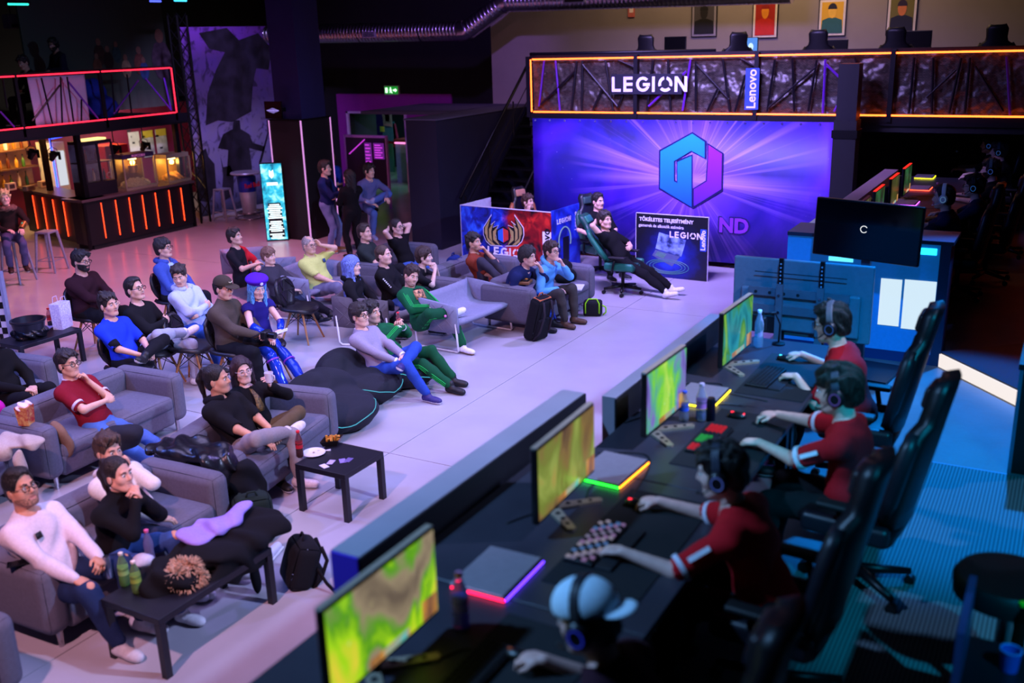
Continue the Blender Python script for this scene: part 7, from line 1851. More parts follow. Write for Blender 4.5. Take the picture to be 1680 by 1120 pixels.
# display machines on the counter
def glass_case(label, name, cat, px0, py0, px1, py1, cont, lamp=None, X=-17.72):
    q0 = at_x(px0, py1, X); q1 = at_x(px1, py1, X); w = q1[1]-q0[1]; h = at_x((px0+px1)/2, py0, X)[2]-1.05
    s = thing(name, label, cat, (X, (q0[1]+q1[1])/2, 1.05)); d_ = .42
    fr_ = plain('#b8a890', .35, .6)
    MB().b2((-d_/2, -w/2, 0), (d_/2, w/2, .05)).build('base', fr_, s); MB().b2((-d_/2, -w/2, h-.09), (d_/2, w/2, h)).build('top', fr_ if name != 'popcorn_machine' else plain('#2a1c40', .5), s)
    for gx in (-1, 1):
        for gy_ in (-1, 1): MB().b2((gx*d_/2-.015, gy_*w/2-.015, .05), (gx*d_/2+.015, gy_*w/2+.015, h-.09)).build('corner_post', fr_, s)
    gm = mat('case_glass', '#e8f0f0', .03, trans=.95, ior=1.05)
    MB().b2((d_/2-.004, -w/2+.015, .05), (d_/2, w/2-.015, h-.09)).build('front_pane', gm, s); MB().b2((-d_/2+.02, -w/2, .05), (d_/2-.02, -w/2+.004, h-.09)).build('side_pane', gm, s)
    MB().b2((-d_/2, -w/2+.02, .05), (-d_/2+.01, w/2-.02, h-.09)).build('back_pane', plain('#7c5c28', .4), s)
    S = SDF(); S.ell((0, 0, .05), (d_*.46, w*.45, .16), k=0); S.disp = folds(.02, 60, 1.); S.clips.append(plane((0, 0, .051), (0, 0, -1))); o_ = mesh_obj(cont[0], [(*S.mesh(.018), 0)], [mat('heap_'+cont[1][1:], cont[1], .8, var=.25, scale=40, bump=1., bscale=60)], s); o_['kind'] = 'stuff'
    MB().cyl((0, 0, h-.13), (0, 0, h-.09), .09, n=14).build('lamp', glow('#ffd080', 9.), s)
    l = bpy.data.lights.new('case_lamp', 'POINT'); l.energy = 22; l.color = lin('#ffb850'); l.shadow_soft_size = .05; lo = bpy.data.objects.new('case_lamp', l); COL.objects.link(lo); lo.location = (X, (q0[1]+q1[1])/2, 1.05+h-.2)
    return s, w, h, d_
s, w, h, d_ = glass_case('lit popcorn machine full of popcorn on the bar', 'popcorn_machine', 'popcorn machine', 196, 250, 248, 304, ('popcorn', '#f0d898'))
MB().cyl((0, 0, h*.45), (0, 0, h*.66), .09, .10, 14).build('kettle', plain('#c89a50', .3, .8), s, 40); MB().cyl((0, 0, h*.66), (0, 0, h-.09), .012, n=8).build('kettle_rod', m_steel, s)
text('POPCORN', .075, plain('#e8a0d0', .5), s, (d_/2+.004, 0, h-.045), FX, bold=.002)
glass_case('glass snack warmer at the right end of the bar', 'snack_warmer', 'display case', 266, 250, 303, 292, ('nachos', '#d89a3c'))
v = at_x(160, 312, -17.75)
gcab = thing('glass_cabinet', 'tall glass-doored cabinet standing on the bar', 'cabinet', (-17.78, v[1], 1.05)); hh = 1.05
fm = plain('#15121a', .4)
MB().b2((-.22, -.36, 0), (.22, .36, .28)).build('base', fm, gcab); MB().b2((-.22, -.36, hh), (.22, .36, hh+.06)).build('top', fm, gcab)
for gy_ in (-.36, 0, .36): MB().b2((.19, gy_-.02, .28), (.22, gy_+.02, hh)).build('door_stile', fm, gcab)
MB().b2((-.22, -.36, .66), (.2, .36, .68)).build('shelf', fm, gcab); MB().b2((-.22, -.36, .28), (-.2, .36, hh)).build('back_panel', mat('cab_back', '#4c5470', .4, col2='#8aa0b8', scale=3), gcab)
for gy_ in (-.18, .18): MB().b2((.205, gy_-.15, .30), (.208, gy_+.15, hh-.02)).build('pane', MATS['case_glass'], gcab)
for k in range(5):
    bp_ = thing('cabinet_bottle', '%s bottle inside the glass cabinet on the bar' % ['leftmost', 'second', 'middle', 'fourth', 'rightmost'][k], 'bottle', (-17.8, v[1]-.26+.13*k, 1.05+(.68 if k % 2 else .285)), 0, 'bottles in the glass cabinet'); MB().lathe([(.03, 0), (.03, .14), (.012, .19), (.012, .22)], n=10).build('body', mat('glass_%s' % cols[k][1:], cols[k], .15, var=.05), bp_, 40); MB().lathe([(.014, .22), (.014, .24)], n=8).build('cap', plain('#c02030', .4), bp_)
MB().b2((-.1, -.25, hh+.06), (.15, .3, hh+.10)).build('header_lamp', glow('#ffd080', 2.), gcab)
v = at_x(190, 300, -18.6)
fz = thing('drinks_fridge', 'red drinks fridge with white script behind the popcorn machine', 'fridge', (-18.7, v[1], 0)); MB().rbox((0, 0, .98), (.6, .62, 1.9), .02, 2).build('body', plain('#b0141c', .4), fz); MB().b2((.301, -.26, .1), (.31, .26, 1.5)).build('door', plain('#8a0e18', .3), fz); text('Coca-Cola', .16, plain('#f0e8e8', .5), fz, (.315, -.02, 1.32), FX, bold=.002)
# blue neon tube and bright fridge door behind the bar
v = at_x(82, 290, -21.0)
bn = thing('white_fridge', 'bright white fridge with a blue neon edge behind the bar', 'fridge', (-21.1, v[1], .0)); MB().b2((-.3, .05, 0), (.3, .36, 1.9)).build('body', plain('#c8ccd0', .4), bn); MB().b2((.301, .09, .9), (.31, .32, 1.7)).build('door', glow('#e8ecf8', .8), bn); MB().cyl((.32, .0, .8), (.32, .0, 2.0), .02, n=8).build('neon_tube', glow('#2040ff', 6.), bn); MB().cyl((.32, .0, 2.0), (.32, .4, 2.03), .02, n=8).build('neon_tube', glow('#2040ff', 6.), bn)
# clamp lamps hanging from the gallery edge
for k, (px, py, lab) in enumerate(((52, 253, 'clamp spotlight hanging left of the back bar'), (87, 256, 'clamp spotlight in front of the white fridge'), (188, 246, 'clamp spotlight beside the glass cabinet'), (236, 240, 'clamp spotlight above the popcorn machine'))):
    v = at_x(px, py, -17.9); s = thing('clamp_lamp', lab, 'lamp', v); R_ = euler(0, .6, .3)
    MB().lathe([(.05, -.10), (.055, -.02), (.085, .08), (.08, .08)], n=14, R=R_).build('can', blackmetal, s, 40); MB().lathe([(.07, .07), (.07, .075)], n=14, R=R_).build('lens', glow('#ffe0a0', 5.), s)
    MB().tube([(0, -.10, 0), (0, -.11, .12), (0, 0, .18), (0, .11, .12), (0, .10, 0)], .008, 5).build('yoke', blackmetal, s); MB().cyl((0, 0, .18), (0, 0, max(.2, MEZ-.2-v[2])), .012, n=6).build('pole', blackmetal, s)
    for g in (-1, 1): MB().b2((.02, g*.10-.003, -.08), (.10, g*.10+.003, .08)).build('barn_door', blackmetal, s)
v = at(120, 300, 1.05); gb = thing('glass_globe', 'pale glass globe on the bar by the post', 'ornament', (-17.75-.25, 13.62, 1.05)); MB().ball((0, 0, .16), .13, 16, 10).build('globe', mat('globe_glass', '#a8c0d8', .1, var=.1), gb, True); MB().cyl((0, 0, 0), (0, 0, .05), .07, .05, 14).build('base', plain('#4a4048', .4), gb)
for k, (px, py, w_, h_, c_, lab) in enumerate(((145, 312, .20, .18, '#c8b070', 'small card with a round picture on the bar'), (20, 313, .22, .16, '#c8a890', 'paper box on the left end of the bar'), (72, 308, .18, .14, '#c8c0a8', 'white payment terminal on the bar'), (50, 313, .3, .10, '#6a5a50', 'low tray on the bar'))):
    v = at(px, py, 1.05); s = thing(['bar_card', 'paper_box', 'payment_terminal', 'serving_tray'][k], lab, ['card', 'box', 'terminal', 'tray'][k], (v[0]-.12, v[1]+.06, 1.05), .1*k)
    MB().rbox((0, 0, h_/2), (.10 if k else .02, w_, h_), .008, 1).build('body', plain(c_, .5), s); MB().b2((.052 if k else .012, -w_*.3, h_*.25), (.056 if k else .016, w_*.3, h_*.8)).build('print', plain('#403038' if k else '#f0d890', .5), s)
area('bar_ceiling_light', (-19.2, 14.6, 2.25), (-19.2, 14.6, 0), 1.5, 40, '#ff9a60', 2.)
# hanging cloth on the rail, sofa on the left gallery, air conditioner
cl = thing('white_cloth', 'white cloth hung behind the left gallery rail', 'cloth', (-17.55, 0, 0))
ya, yb = at_x(52, 140, -17.5)[1], at_x(146, 140, -17.5)[1]
g = [[(-.05+.03*math.sin(9*t+2*r)*(.3+r), ya+(yb-ya)*t, 3.50-r*.95+.02*math.sin(5*t)) for t in np.linspace(0, 1, 33)] for r in np.linspace(0, 1, 8)]
MB().sheet(g, .008).build('drape', fabric('#b8acd0'), cl, True); MB().cyl((-.03, ya-.05, 3.50), (-.03, yb+.05, 3.50), .012, n=6).build('rod', blackmetal, cl)
v = at_x(52, 35, -21); ac = thing('air_conditioner', 'long white air conditioner on the dark wall upper left', 'air conditioner', v); MB().rbox((0, 0, 0), (.25, 1.3, .30), .03, 2).build('body', plain('#7c7c94', .5), ac); MB().b2((.126, -.6, -.13), (.132, .6, -.06)).build('vent', plain('#30303c', .5), ac)
for g in (-.5, .5): MB().cyl((0, g, .14), (0, g, 6.6-v[2]), .012, n=6).build('hanger_rod', blackmetal, ac)
bs = thing('blue_beanbag_chair', 'blue cushion chair behind the left gallery rail', 'chair', (*at_x(165, 170, -18.2)[:2], MEZ)); S = SDF(); S.ell((0, 0, .25), (.35, .35, .25), k=0); S.ell((-.2, 0, .5), (.2, .33, .35), k=.1); S.disp = folds(.012, 20, 1); mesh_obj('cushion', [(*S.mesh(.025), 0)], [fabric('#1c34a0')], bs); MB().cyl((0, 0, 0), (0, 0, .03), .28, n=16).build('base', blackmetal, bs)
# ------------------------------------------------------------------ stools, tall table, left table
p = at(83, 445, 0); bar_stool('pale metal bar stool beside the cosplayer, empty', p[0], p[1]+.05, .3)
o = PEOPLE[35][0].location; bar_stool('pale metal bar stool under the fair-haired cosplayer', o[0], o[1], .2)
p = at(370, 362, 0); bar_stool('pale metal bar stool in front of the mural', p[0], p[1], .1)
p = at(-6, 440, 0); bar_stool('pale metal bar stool cut by the left border', p[0], p[1], .4)
o = PEOPLE[34][0].location; ts = thing('high_stool', 'high round stool under the young man in the grey sweatshirt', 'stool', (o[0], o[1], 0)); MB().lathe([(.16, .74), (.19, .76), (.18, .80), (.05, .81)], n=18).build('seat', blackmetal, ts, 40); MB().cyl((0, 0, .02), (0, 0, .75), .035, n=12).build('column', plain('#9a9ab8', .3, .6), ts); MB().lathe([(.22, 0), (.22, .02), (.05, .04)], n=18).build('base', blackmetal, ts, 40)
p = at(411, 358, 0)
tt = thing('tall_table', 'round tall drinks table with blue and white body by the mural', 'table', (p[0], p[1], 0))
MB().lathe([(.05, 1.04), (.34, 1.05), (.36, 1.07), (.34, 1.10), (.05, 1.10)], n=28).build('top', plain('#a8a4b8', .3, .4), tt, 40)
MB().lathe([(.15, .14), (.16, .16), (.20, .62), (.20, .64)], n=20).build('can_body', plain('#b8bccc', .3, .5), tt, 40); MB().lathe([(.201, .64), (.22, .98), (.15, 1.04)], n=20).build('can_shoulder', plain('#1c2c90', .35, .3), tt, 40)
text('Red Bull', .15, plain('#d02030', .5), tt, (.215, -.05, .80), FX, bold=.004)
for z, r_ in ((.015, .34), (.14, .30)): MB().tube([(r_*math.cos(t), r_*math.sin(t), z+.012) for t in np.linspace(0, 2*PI, 25)[:-1]], .016, 6, closed=True).build('foot_ring', m_steel, tt, True)
for k in range(3):
    a = 2*PI*k/3; MB().cyl((.33*math.cos(a), .33*math.sin(a), .02), (.30*math.cos(a), .30*math.sin(a), .15), .012, n=6).build('ring_strut', m_steel, tt); MB().cyl((.29*math.cos(a), .29*math.sin(a), .152), (.14*math.cos(a), .14*math.sin(a), .152), .012, n=6).build('ring_arm', m_steel, tt)
p = at(137, 592, 0); T3 = lack('low black table with an ice bucket and bottle at the left edge', p[0]-.25, p[1]-.42, d=.9)
TX, TY = p[0]-.25, p[1]-.42
q = np.array((TX-.10, TY-.10, 0)); bk = thing('ice_bucket', 'round black bucket lined with a plastic bag on the left table', 'bucket', (q[0]+.10, q[1], .45)); MB().lathe([(.15, 0), (.17, .01), (.20, .20), (.215, .21), (.215, .235), (.19, .235), (.17, .12), (.05, .10)], n=24).build('body', mat('bucket_steel', '#2a2c38', .3, .5), bk, 40)
S = SDF(); S.ell((0, 0, .06), (.215, .215, .10), k=0); S.disp = folds(.012, 60, 3.); mesh_obj('liner_bag', [(*S.mesh(.014), 0)], [mat('bin_bag', '#0e1016', .25)], bk)
q = at(83, 534, .45); bottle('cola bottle with a red label on the left table', q[0], q[1], .45, .24, .033, body='#c89a9a', cap='#c02028', lab='#b01824', fill='#30100c', fillh=.25)
q = at(104, 537, .45); gbg = thing('gift_bag', 'white patterned paper bag standing on the left table', 'bag', (q[0], q[1], .45), .3); MB().box((0, 0, .17), (.14, .22, .34), taper=1.05).build('body', mat('bag_paper', '#c0b8e0', .6, col2='#e8e4f4', scale=45), gbg)
for g in (-1, 1): MB().tube([(g*.06, -.05, .34), (g*.06, -.04, .42), (g*.06, .04, .42), (g*.06, .05, .34)], .004, 5).build('handle', plain('#d0c8e8', .6), gbg)
q = at(75, 538, .45); tag(MB().box((q[0], q[1], .453), (.15, .21, .004), rotz(.4)).build('flyer', plain('#b8a8c8', .5)), 'flyer lying on the left table by the bottle', 'flyer')
q = at(8, 555, 0); ck = thing('checkered_board', 'upright black and white checkered board at the left border', 'board', (at(19, 556, .25)[0], at(19, 556, .25)[1], .0), .45); MB().b2((-.62, 0, .0), (0, .03, 1.15)).build('backing', plain('#c8c8d8', .5), ck)
for i in range(7):
    for j in range(12):
        if (i+j) % 2: MB().b2((-.62+.0857*i, -.004, .06+.088*j), (-.62+.0857*(i+1), .0, .148+.088*j)).build('check', plain('#0a0a0e', .5), ck)
MB().b2((-.02, -.02, 0), (.02, .05, 1.18)).build('edge_post', plain('#8a90b0', .4), ck)
# ------------------------------------------------------------------ belongings
def cloth(name, label, cat, loc, col, blobs, sd=1., fine=.014, am=.010, fr=26, rz=0., mt=None):
    S = SDF()
    for c_, r_ in blobs: S.ell(c_, r_, k=.04)
    S.disp = folds(am, fr, sd); o_ = mesh_obj(name, [(*S.mesh(fine), 0)], [mt or fabric(col)]); o_.location = loc; o_.rotation_euler = (0, 0, rz)
    return tag(o_, label, cat)
# small square table
def on(px, py, z): return at(px, py, z)
q = on(545, 728, .45); tr_ = thing('food_tray', 'black plastic tray of fried food on the small table', 'tray', (q[0], q[1], .45), .5)
MB().lathe([(.075, 0), (.08, .003), (.105, .055), (.10, .055), (.075, .006)], n=4, R=rotz(PI/4) @ np.diag([1.25, .95, 1])).build('tray', plain('#0c0c10', .35), tr_)
for k in range(9):
    a = k*2.4; MB().box((.045*math.cos(a), .03*math.sin(a), .045+.012*(k % 3)), (.06, .018, .016), euler(.3*k, .4*k, a)).build('fried_piece', mat('fried', '#c8862c', .6, var=.2), tr_)
q = on(515, 744, .45); pl = thing('plate', 'white paper plate on the small black table', 'plate', (q[0], q[1], .45)); MB().lathe([(.06, .002), (.085, .010), (.105, .014), (.102, .018), (.06, .007)], n=24).build('dish', plain('#d8d4e4', .4), pl, 40); MB().ball((0, 0, .012), (.012, .009, .008), 8, 6).build('food_scrap', plain('#9c8c6c', .6), pl)
q = on(495, 748, .45); bottle('cola bottle with a red cap on the small table', q[0], q[1]-.02, .45, .25, .034, body='#a07078', cap='#e02030', lab='#b81c2c', fill='#2a0e0c', fillh=.35)
for k, (px, py, rz_, c_) in enumerate(((543, 758, .3, '#b8a8d8'), (562, 756, .8, '#8c7cc0'), (532, 765, 1.2, '#d8d0e8'), (572, 755, .2, '#6a5c94'))):
    q = on(px, py, .45); tag(MB().rbox((q[0], q[1], .452+.001*k), (.055, .09, .002), .001, 1, rotz(rz_)).build('game_card', plain(c_, .4)), ['lilac card on the small table near the plate', 'violet card on the small table, second from the edge', 'pale crumpled card at the front of the small table', 'dark card at the right end of the cards on the small table'][k], 'card')
q = on(533, 740, .45); tag(MB().tube([(q[0]-.06, q[1]-.03, .458), (q[0], q[1], .456), (q[0]+.05, q[1]+.02, .462)], [.004, .004, .012], 6).build('plastic_fork', plain('#c8c4d4', .4), None, True), 'plastic fork beside the paper plate', 'fork')
# coffee table with coats
q = on(183, 948, .45); cn = thing('drink_can', 'slim silver drink can on the long table', 'can', (q[0]-.02, q[1], .45)); MB().lathe([(.022, 0), (.026, .008), (.026, .15), (.022, .163)], n=16).build('body', plain('#8a94b4', .25, .8), cn, 40); MB().lathe([(.021, .163), (.021, .166)], n=16).build('lid', m_steel, cn)
q = on(206, 960, .45); bottle('green tea bottle standing left on the long table', q[0], q[1], .45, .25, .036, body='#b8e0a0', cap='#d8d0c0', fill='#58c018', fillh=.38, lab='#8ab060')
q = on(226, 972, .45); bottle('green tea bottle standing right on the long table', q[0], q[1], .45, .24, .036, body='#b8e0a0', cap='#e8d8c8', fill='#90c010', fillh=.38, lab='#90a840')
q = on(248, 925, .45); bottle('clear water bottle with a pink cap behind the green bottles', q[0], q[1], .45, .27, .034, body='#d0c8f0', cap='#d86098')
q = on(236, 930, .45); cloth('paper_bag', 'crumpled white paper bag between the bottles', 'bag', (q[0], q[1], .45), '#c8c8dc', [((0, 0, .05), (.07, .09, .05))], 3., .012)
p = np.array((-5.06, 4.5, .47))
cloth('black_coat', 'thick black coat heaped over the long table', 'coat', p, '#0b0b10', [((0, -.42, .04), (.22, .18, .07)), ((0, -.15, .05), (.24, .2, .08)), ((.02, .12, .06), (.25, .22, .08)), ((.06, .38, .06), (.22, .2, .09)), ((-.02, -.50, -.02), (.16, .14, .12)), ((.22, .0, -.02), (.06, .3, .12))], 2., .014, .018, 31)
cloth('lilac_jumper', 'lilac woollen jumper lying on top of the black coat', 'jumper', p+np.array((-.10, .02, .14)), '#9a84d8', [((0, -.10, 0), (.13, .12, .035)), ((.04, .10, .02), (.12, .14, .04)), ((.02, .28, .03), (.07, .13, .035)), ((-.08, -.02, .0), (.08, .16, .03))], 4., .012, .012, 34)
fp = on(292, 952, .5)
fu = thing('fur_trim', 'pale fluffy fur trim hanging from the black coat', 'fur', (fp[0], fp[1]+.04, .50))
rnf = random.Random(5); fm_ = mat('fur_tan', '#b89478', .9, var=.35, scale=60)
for k, (c_, r_) in enumerate((((0, -.05, .02), .075), ((.02, .05, .04), .075), ((.06, -.02, -.05), .07), ((-.04, 0.02, .06), .06), ((.08, .06, -.02), .06))):
    mbx = MB(); mbx.ball(c_, r_*.72, 10, 7)
    for i in range(230):
        d_ = unit([rnf.gauss(0, 1) for _ in range(3)]); t_ = d_+np.array([rnf.gauss(0, .25) for _ in range(3)]); a = np.array(c_)+d_*r_*.6; mbx.tube([a, a+unit(t_)*r_*.5, a+unit(t_+np.array((0, 0, -.3)))*r_*.85], [.0075, .0055, .001], 4, caps=False)
    o_ = mbx.build('tuft', fm_, fu, True)
q = on(240, 1025, 0); cloth('plastic_bag', 'white plastic bag lying under the long table', 'bag', (q[0], q[1]+.1, .0), '#b8b8cc', [((0, 0, .04), (.16, .20, .05)), ((.05, .08, .06), (.09, .1, .05))], 5., .016, .010, 30)
q = on(40, 924, .66); tag(MB().rbox((q[0]-.05, q[1], .652), (.16, .08, .010), .004, 2, rotz(.9)).build('mobile_phone', mat('phone_glass', '#08080c', .15)), 'black mobile phone lying on the near sofa arm', 'phone')
def backpack(label, loc, rz, col, acc=None, h=.46, w=.30, d=.18, tilt=0., strap=None):
    s = thing('backpack', label, 'backpack', loc, rz); R_ = euler(tilt, 0, 0)
    MB().rbox(R_ @ np.array((0, 0, h/2)), (w, d, h), .06, 4, R_, puff=.015).build('body', fabric(col), s, True)
    MB().rbox(R_ @ np.array((0, d/2+.02, h*.32)), (w*.8, .07, h*.5), .03, 3, R_).build('front_pocket', fabric(col), s, True)
    MB().tube([R_ @ np.array((-.05, -d*.2, h-.01)), R_ @ np.array((-.03, -d*.2, h+.05)), R_ @ np.array((.03, -d*.2, h+.05)), R_ @ np.array((.05, -d*.2, h-.01))], .010, 6).build('top_handle', fabric(acc or col), s, True)
    for g in (-1, 1): MB().tube([R_ @ np.array((g*.08, d/2+.0, h*.97)), R_ @ np.array((g*.09, d/2+.07, h*.7)), R_ @ np.array((g*.10, d/2+.06, h*.3)), R_ @ np.array((g*.13, d/2, h*.05))], .016, 6).build('strap', fabric(strap or col), s, True)
    if acc: MB().rbox(R_ @ np.array((0, 0, h-.008)), (w*.8, d*.7, .03), .012, 2, R_).build('trim', fabric(acc), s, True)
    return s
q = on(478, 968, 0); backpack('black backpack lying with loose straps beside the long table', (q[0]-.04, q[1]+.08, 0), -.6, '#101016', None, .36, .30, .2, tilt=-.35)
tag(MB().tube([(q[0]+.1, q[1]+.15, .2), (q[0]+.25, q[1]+.12, .06), (q[0]+.36, q[1]+.10, .012)], .014, 6).build('loose_strap', fabric('#0c0c10'), None, True), 'loose black strap on the floor by the backpack', 'strap')
q = on(412, 985, 0); cloth('umbrella', 'folded black umbrella leaning by the long table', 'umbrella', (q[0]-.03, q[1]+.1, 0), '#0c0c12', [((0, 0, .12), (.035, .035, .13)), ((0, .0, .28), (.025, .025, .12))], 1., .012, .004)
q = on(425, 880, .1); backpack('dark green rucksack beside the coats', (q[0]-.1, q[1]+.06, 0), .9, '#16241f', None, .42, .30, .2)
q = on(452, 905, .06); sneaker = thing('white_trainer', 'white trainer showing behind the coats', 'shoe', (q[0]-.05, q[1], 0), .3); S = SDF(); S.cone((0, -.08, .045), (0, .12, .035), .045, .036, k=0); S.cone((0, -.08, .06), (0, -.08, .1), .042, .04, k=.02); S.clips.append(plane((0, 0, .0), (0, 0, -1))); mesh_obj('upper', [(*S.mesh(.01), 0)], [plain('#d0ccd8', .6)], sneaker); MB().rbox((0, .02, .012), (.09, .27, .022), .01, 2).build('sole', plain('#e0dce4', .6), sneaker)
# leather jacket and coat over the second sofa's near arm
q = at(325, 745, .66)
ljm = mat('leather_jacket', '#0e0e14', .34, var=.1, scale=12, bump=.4, bscale=24, spec=.6)
cloth('leather_jacket', 'shiny black leather jacket draped over the sofa arm', 'jacket', (q[0]-.12, q[1]+.02, .62), '#0e0e14', [((-.25, 0, .04), (.16, .18, .045)), ((-.05, .02, .045), (.2, .2, .05)), ((.18, .02, .035), (.18, .18, .055)), ((.36, .06, -.14), (.06, .12, .20)), ((.30, -.10, -.05), (.05, .08, .14)), ((.15, .16, .0), (.14, .07, .08)), ((-.18, .16, .02), (.12, .07, .07)), ((.0, -.12, .05), (.22, .05, .05))], 2.5, .011, .017, 27, mt=ljm)
cloth('padded_coat', 'black padded coat hanging down the sofa front', 'coat', (q[0]+.30, q[1]+.20, .28), '#0a0b11', [((0, 0, .12), (.10, .16, .18)), ((.03, .05, -.05), (.10, .15, .16)), ((.0, -.06, -.02), (.09, .12, .18))], 1.5, .016, .014, 30)
# second row: beige jacket, popcorn box, shoulder bag, rucksack
q = at(30, 728, .66); cloth('beige_jacket', 'beige jacket thrown over the sofa arm beside the popcorn', 'jacket', (q[0]-.02, q[1], .66), '#b0a094', [((0, 0, .02), (.24, .13, .045)), ((-.1, -.13, -.02), (.16, .10, .10)), ((.15, .05, .03), (.12, .10, .04)), ((.2, -.12, -.1), (.06, .06, .14))], 3.3, .014, .014, 24)
q = at(44, 695, .66); pb_ = thing('popcorn_box', 'red and gold popcorn box on the sofa arm', 'box', (q[0]-.03, q[1]+.02, .645), .4); MB().box((0, 0, .09), (.10, .10, .18), taper=1.22).build('carton', mat('popcorn_carton', '#a82c2c', .5, col2='#d8a860', scale=26), pb_); S = SDF(); S.ell((0, 0, .18), (.065, .065, .03), k=0); S.disp = folds(.012, 90, 1.); o_ = mesh_obj('popcorn', [(*S.mesh(.009), 0)], [fabric('#e8d0d4')], pb_); o_['kind'] = 'stuff'
q = at(98, 715, .5); cloth('shoulder_bag', 'brown leather shoulder bag hanging inside the sofa arm', 'bag', (q[0]-.06, q[1]+.02, .50), '#7a5c48', [((0, 0, 0), (.13, .06, .12)), ((.1, .02, -.12), (.06, .05, .10))], 1.1, .012, .008, 30)
q = at(205, 720, .5); cloth('grey_rucksack', 'dark grey rucksack on the seat beside the faded jeans', 'rucksack', (q[0]-.05, q[1], .50), '#22222a', [((0, 0, .0), (.15, .2, .12)), ((.1, .02, .05), (.12, .14, .09)), ((-.08, -.08, .0), (.12, .12, .10))], 2.2, .014, .008, 28)
cloth('magenta_cushion', 'magenta cushion edge at the left border', 'cushion', tuple(at(3, 664, .5)-np.array((.12, 0, 0.05))), '#b0188c', [((0, 0, 0), (.12, .08, .09))], 1., .014, .004)
# far sofa things
q = at(857, 462, .67); ft_ = thing('snack_tray', 'cardboard tray with food on the far sofa arm', 'tray', (q[0]-.02, q[1], .648), .2); MB().rbox((0, 0, .02), (.28, .20, .04), .01, 2).build('cardboard', plain('#7a5434', .7), ft_); MB().rbox((.02, 0, .05), (.2, .13, .03), .01, 2).build('carton', plain('#0e0c10', .4), ft_)
for k in range(4): MB().ball((-.05+.045*k, .02*((-1)**k), .068), (.025, .02, .012), 8, 6).build('food_piece', mat('fried', '#c8862c'), ft_)
q = at(888, 556, 0); backpack('tall black backpack with orange trim leaning on the far sofa', (q[0]-.12, q[1]+.0, 0), -1.75, '#121218', '#b0623c', .62, .32, .18, tilt=-.28, strap='#2c2830')
q = at(967, 520, 0); lb = thing('lunch_bag', 'black lunch bag with lime green trim on the floor', 'bag', (q[0], q[1]+.12, 0), .35); MB().rbox((0, 0, .11), (.26, .18, .22), .03, 3, puff=.01).build('body', fabric('#16181e'), lb, True)
lime = fabric('#8ce020')
MB().tube([(-.10, -.095, .05), (-.10, -.10, .20), (-.06, -.03, .25), (.06, -.03, .25), (.10, -.10, .20), (.10, -.095, .05)], .010, 6).build('strap', lime, lb, True); MB().tube([(.13, -.02, .16), (.19, 0, .12), (.19, .02, .04), (.15, .0, .01)], .011, 6).build('side_strap', lime, lb, True); MB().tube([(-.125, .0, .19), (-.08, .085, .205), (.08, .085, .205), (.125, .0, .19)], .006, 5).build('zip', lime, lb, True)
q = at(945, 505, 0); cloth('carrier_bag', 'white carrier bag standing before the far sofa', 'bag', (q[0]-.10, q[1]+.10, 0), '#c8c4d4', [((0, 0, .10), (.10, .14, .13)), ((0, .05, .24), (.06, .07, .08))], 2., .014, .012, 34)
q = at(935, 445, .6); cloth('dark_coat', 'black coat lying on the far sofa beside the hoodie', 'coat', (q[0]-.1, q[1]+.05, .52), '#0c0c10', [((0, 0, 0), (.16, .2, .12)), ((-.1, .12, .06), (.14, .16, .14))], 2.7, .016, .012, 24)
q = at(943, 470, .48); tag(MB().rbox((q[0], q[1], .47), (.24, .32, .02), .005, 1, rotz(.3)).build('white_folder', plain('#c8ccd8', .5)), 'white folder lying on the far sofa seat', 'folder')
q = at(746, 448, .45); nk_ = backpack('blue patterned backpack beside the man in the rust shirt', (q[0]-.08, q[1], .30), -1.4, '#182c6c', None, .42, .28, .16, tilt=-.2); MB().poly([(-.09, .125, .14), (.05, .125, .15), (.10, .125, .20), (-.02, .125, .17)], (0, .006, 0)).build('curved_print', fabric('#c8d4f0'), nk_)
q = at(618, 520, .35); bottle('small red-capped bottle beside the blue jeans', q[0], q[1], .30, .20, .03, body='#c87080', cap='#e03038', lab='#b02030')
cloth('striped_bag', 'dark bag with coloured piping between the rear sofas', 'bag', tuple(at(600, 432, .55)), '#12121c', [((0, 0, 0), (.14, .16, .16))], 1., .016, .008)
# things in hands
def held(P_, side, off, builder): 
    b, J, Rz = P_; p_ = J['wr'][side]+J['hd'][side]*.08+np.array(off); w_ = Rz @ p_; return np.array((w_[0]+b.location[0], w_[1]+b.location[1], w_[2]+b.location[2]))
v = held(CAPMAN, -1, (.04, .06, .02), None); cmr = thing('photo_camera', 'black camera in the hands of the man in the cap', 'camera', v, .2); MB().rbox((0, 0, 0), (.08, .14, .10), .02, 3).build('body', plain('#0c0c10', .4), cmr, True); MB().cyl((.03, 0, 0), (.13, 0, -.01), .038, .042, 16).build('lens', plain('#0a0a0e', .25), cmr, 40); MB().tube([(-.02, -.07, .03), (-.1, -.14, .0), (-.12, -.05, -.06), (-.05, .0, -.04)], .007, 5).build('strap', fabric('#202028'), cmr, True)
b, J, Rz = WIG; v = held(WIG, -1, (0, .03, .03), None); tag(MB().rbox((0, 0, 0), (.15, .075, .009), .004, 2, euler(.2, -.3, .6)).build('mobile_phone', plain('#c8d0e8', .2), None, False, v), 'pale mobile phone in the cosplayer\'s hand', 'phone')
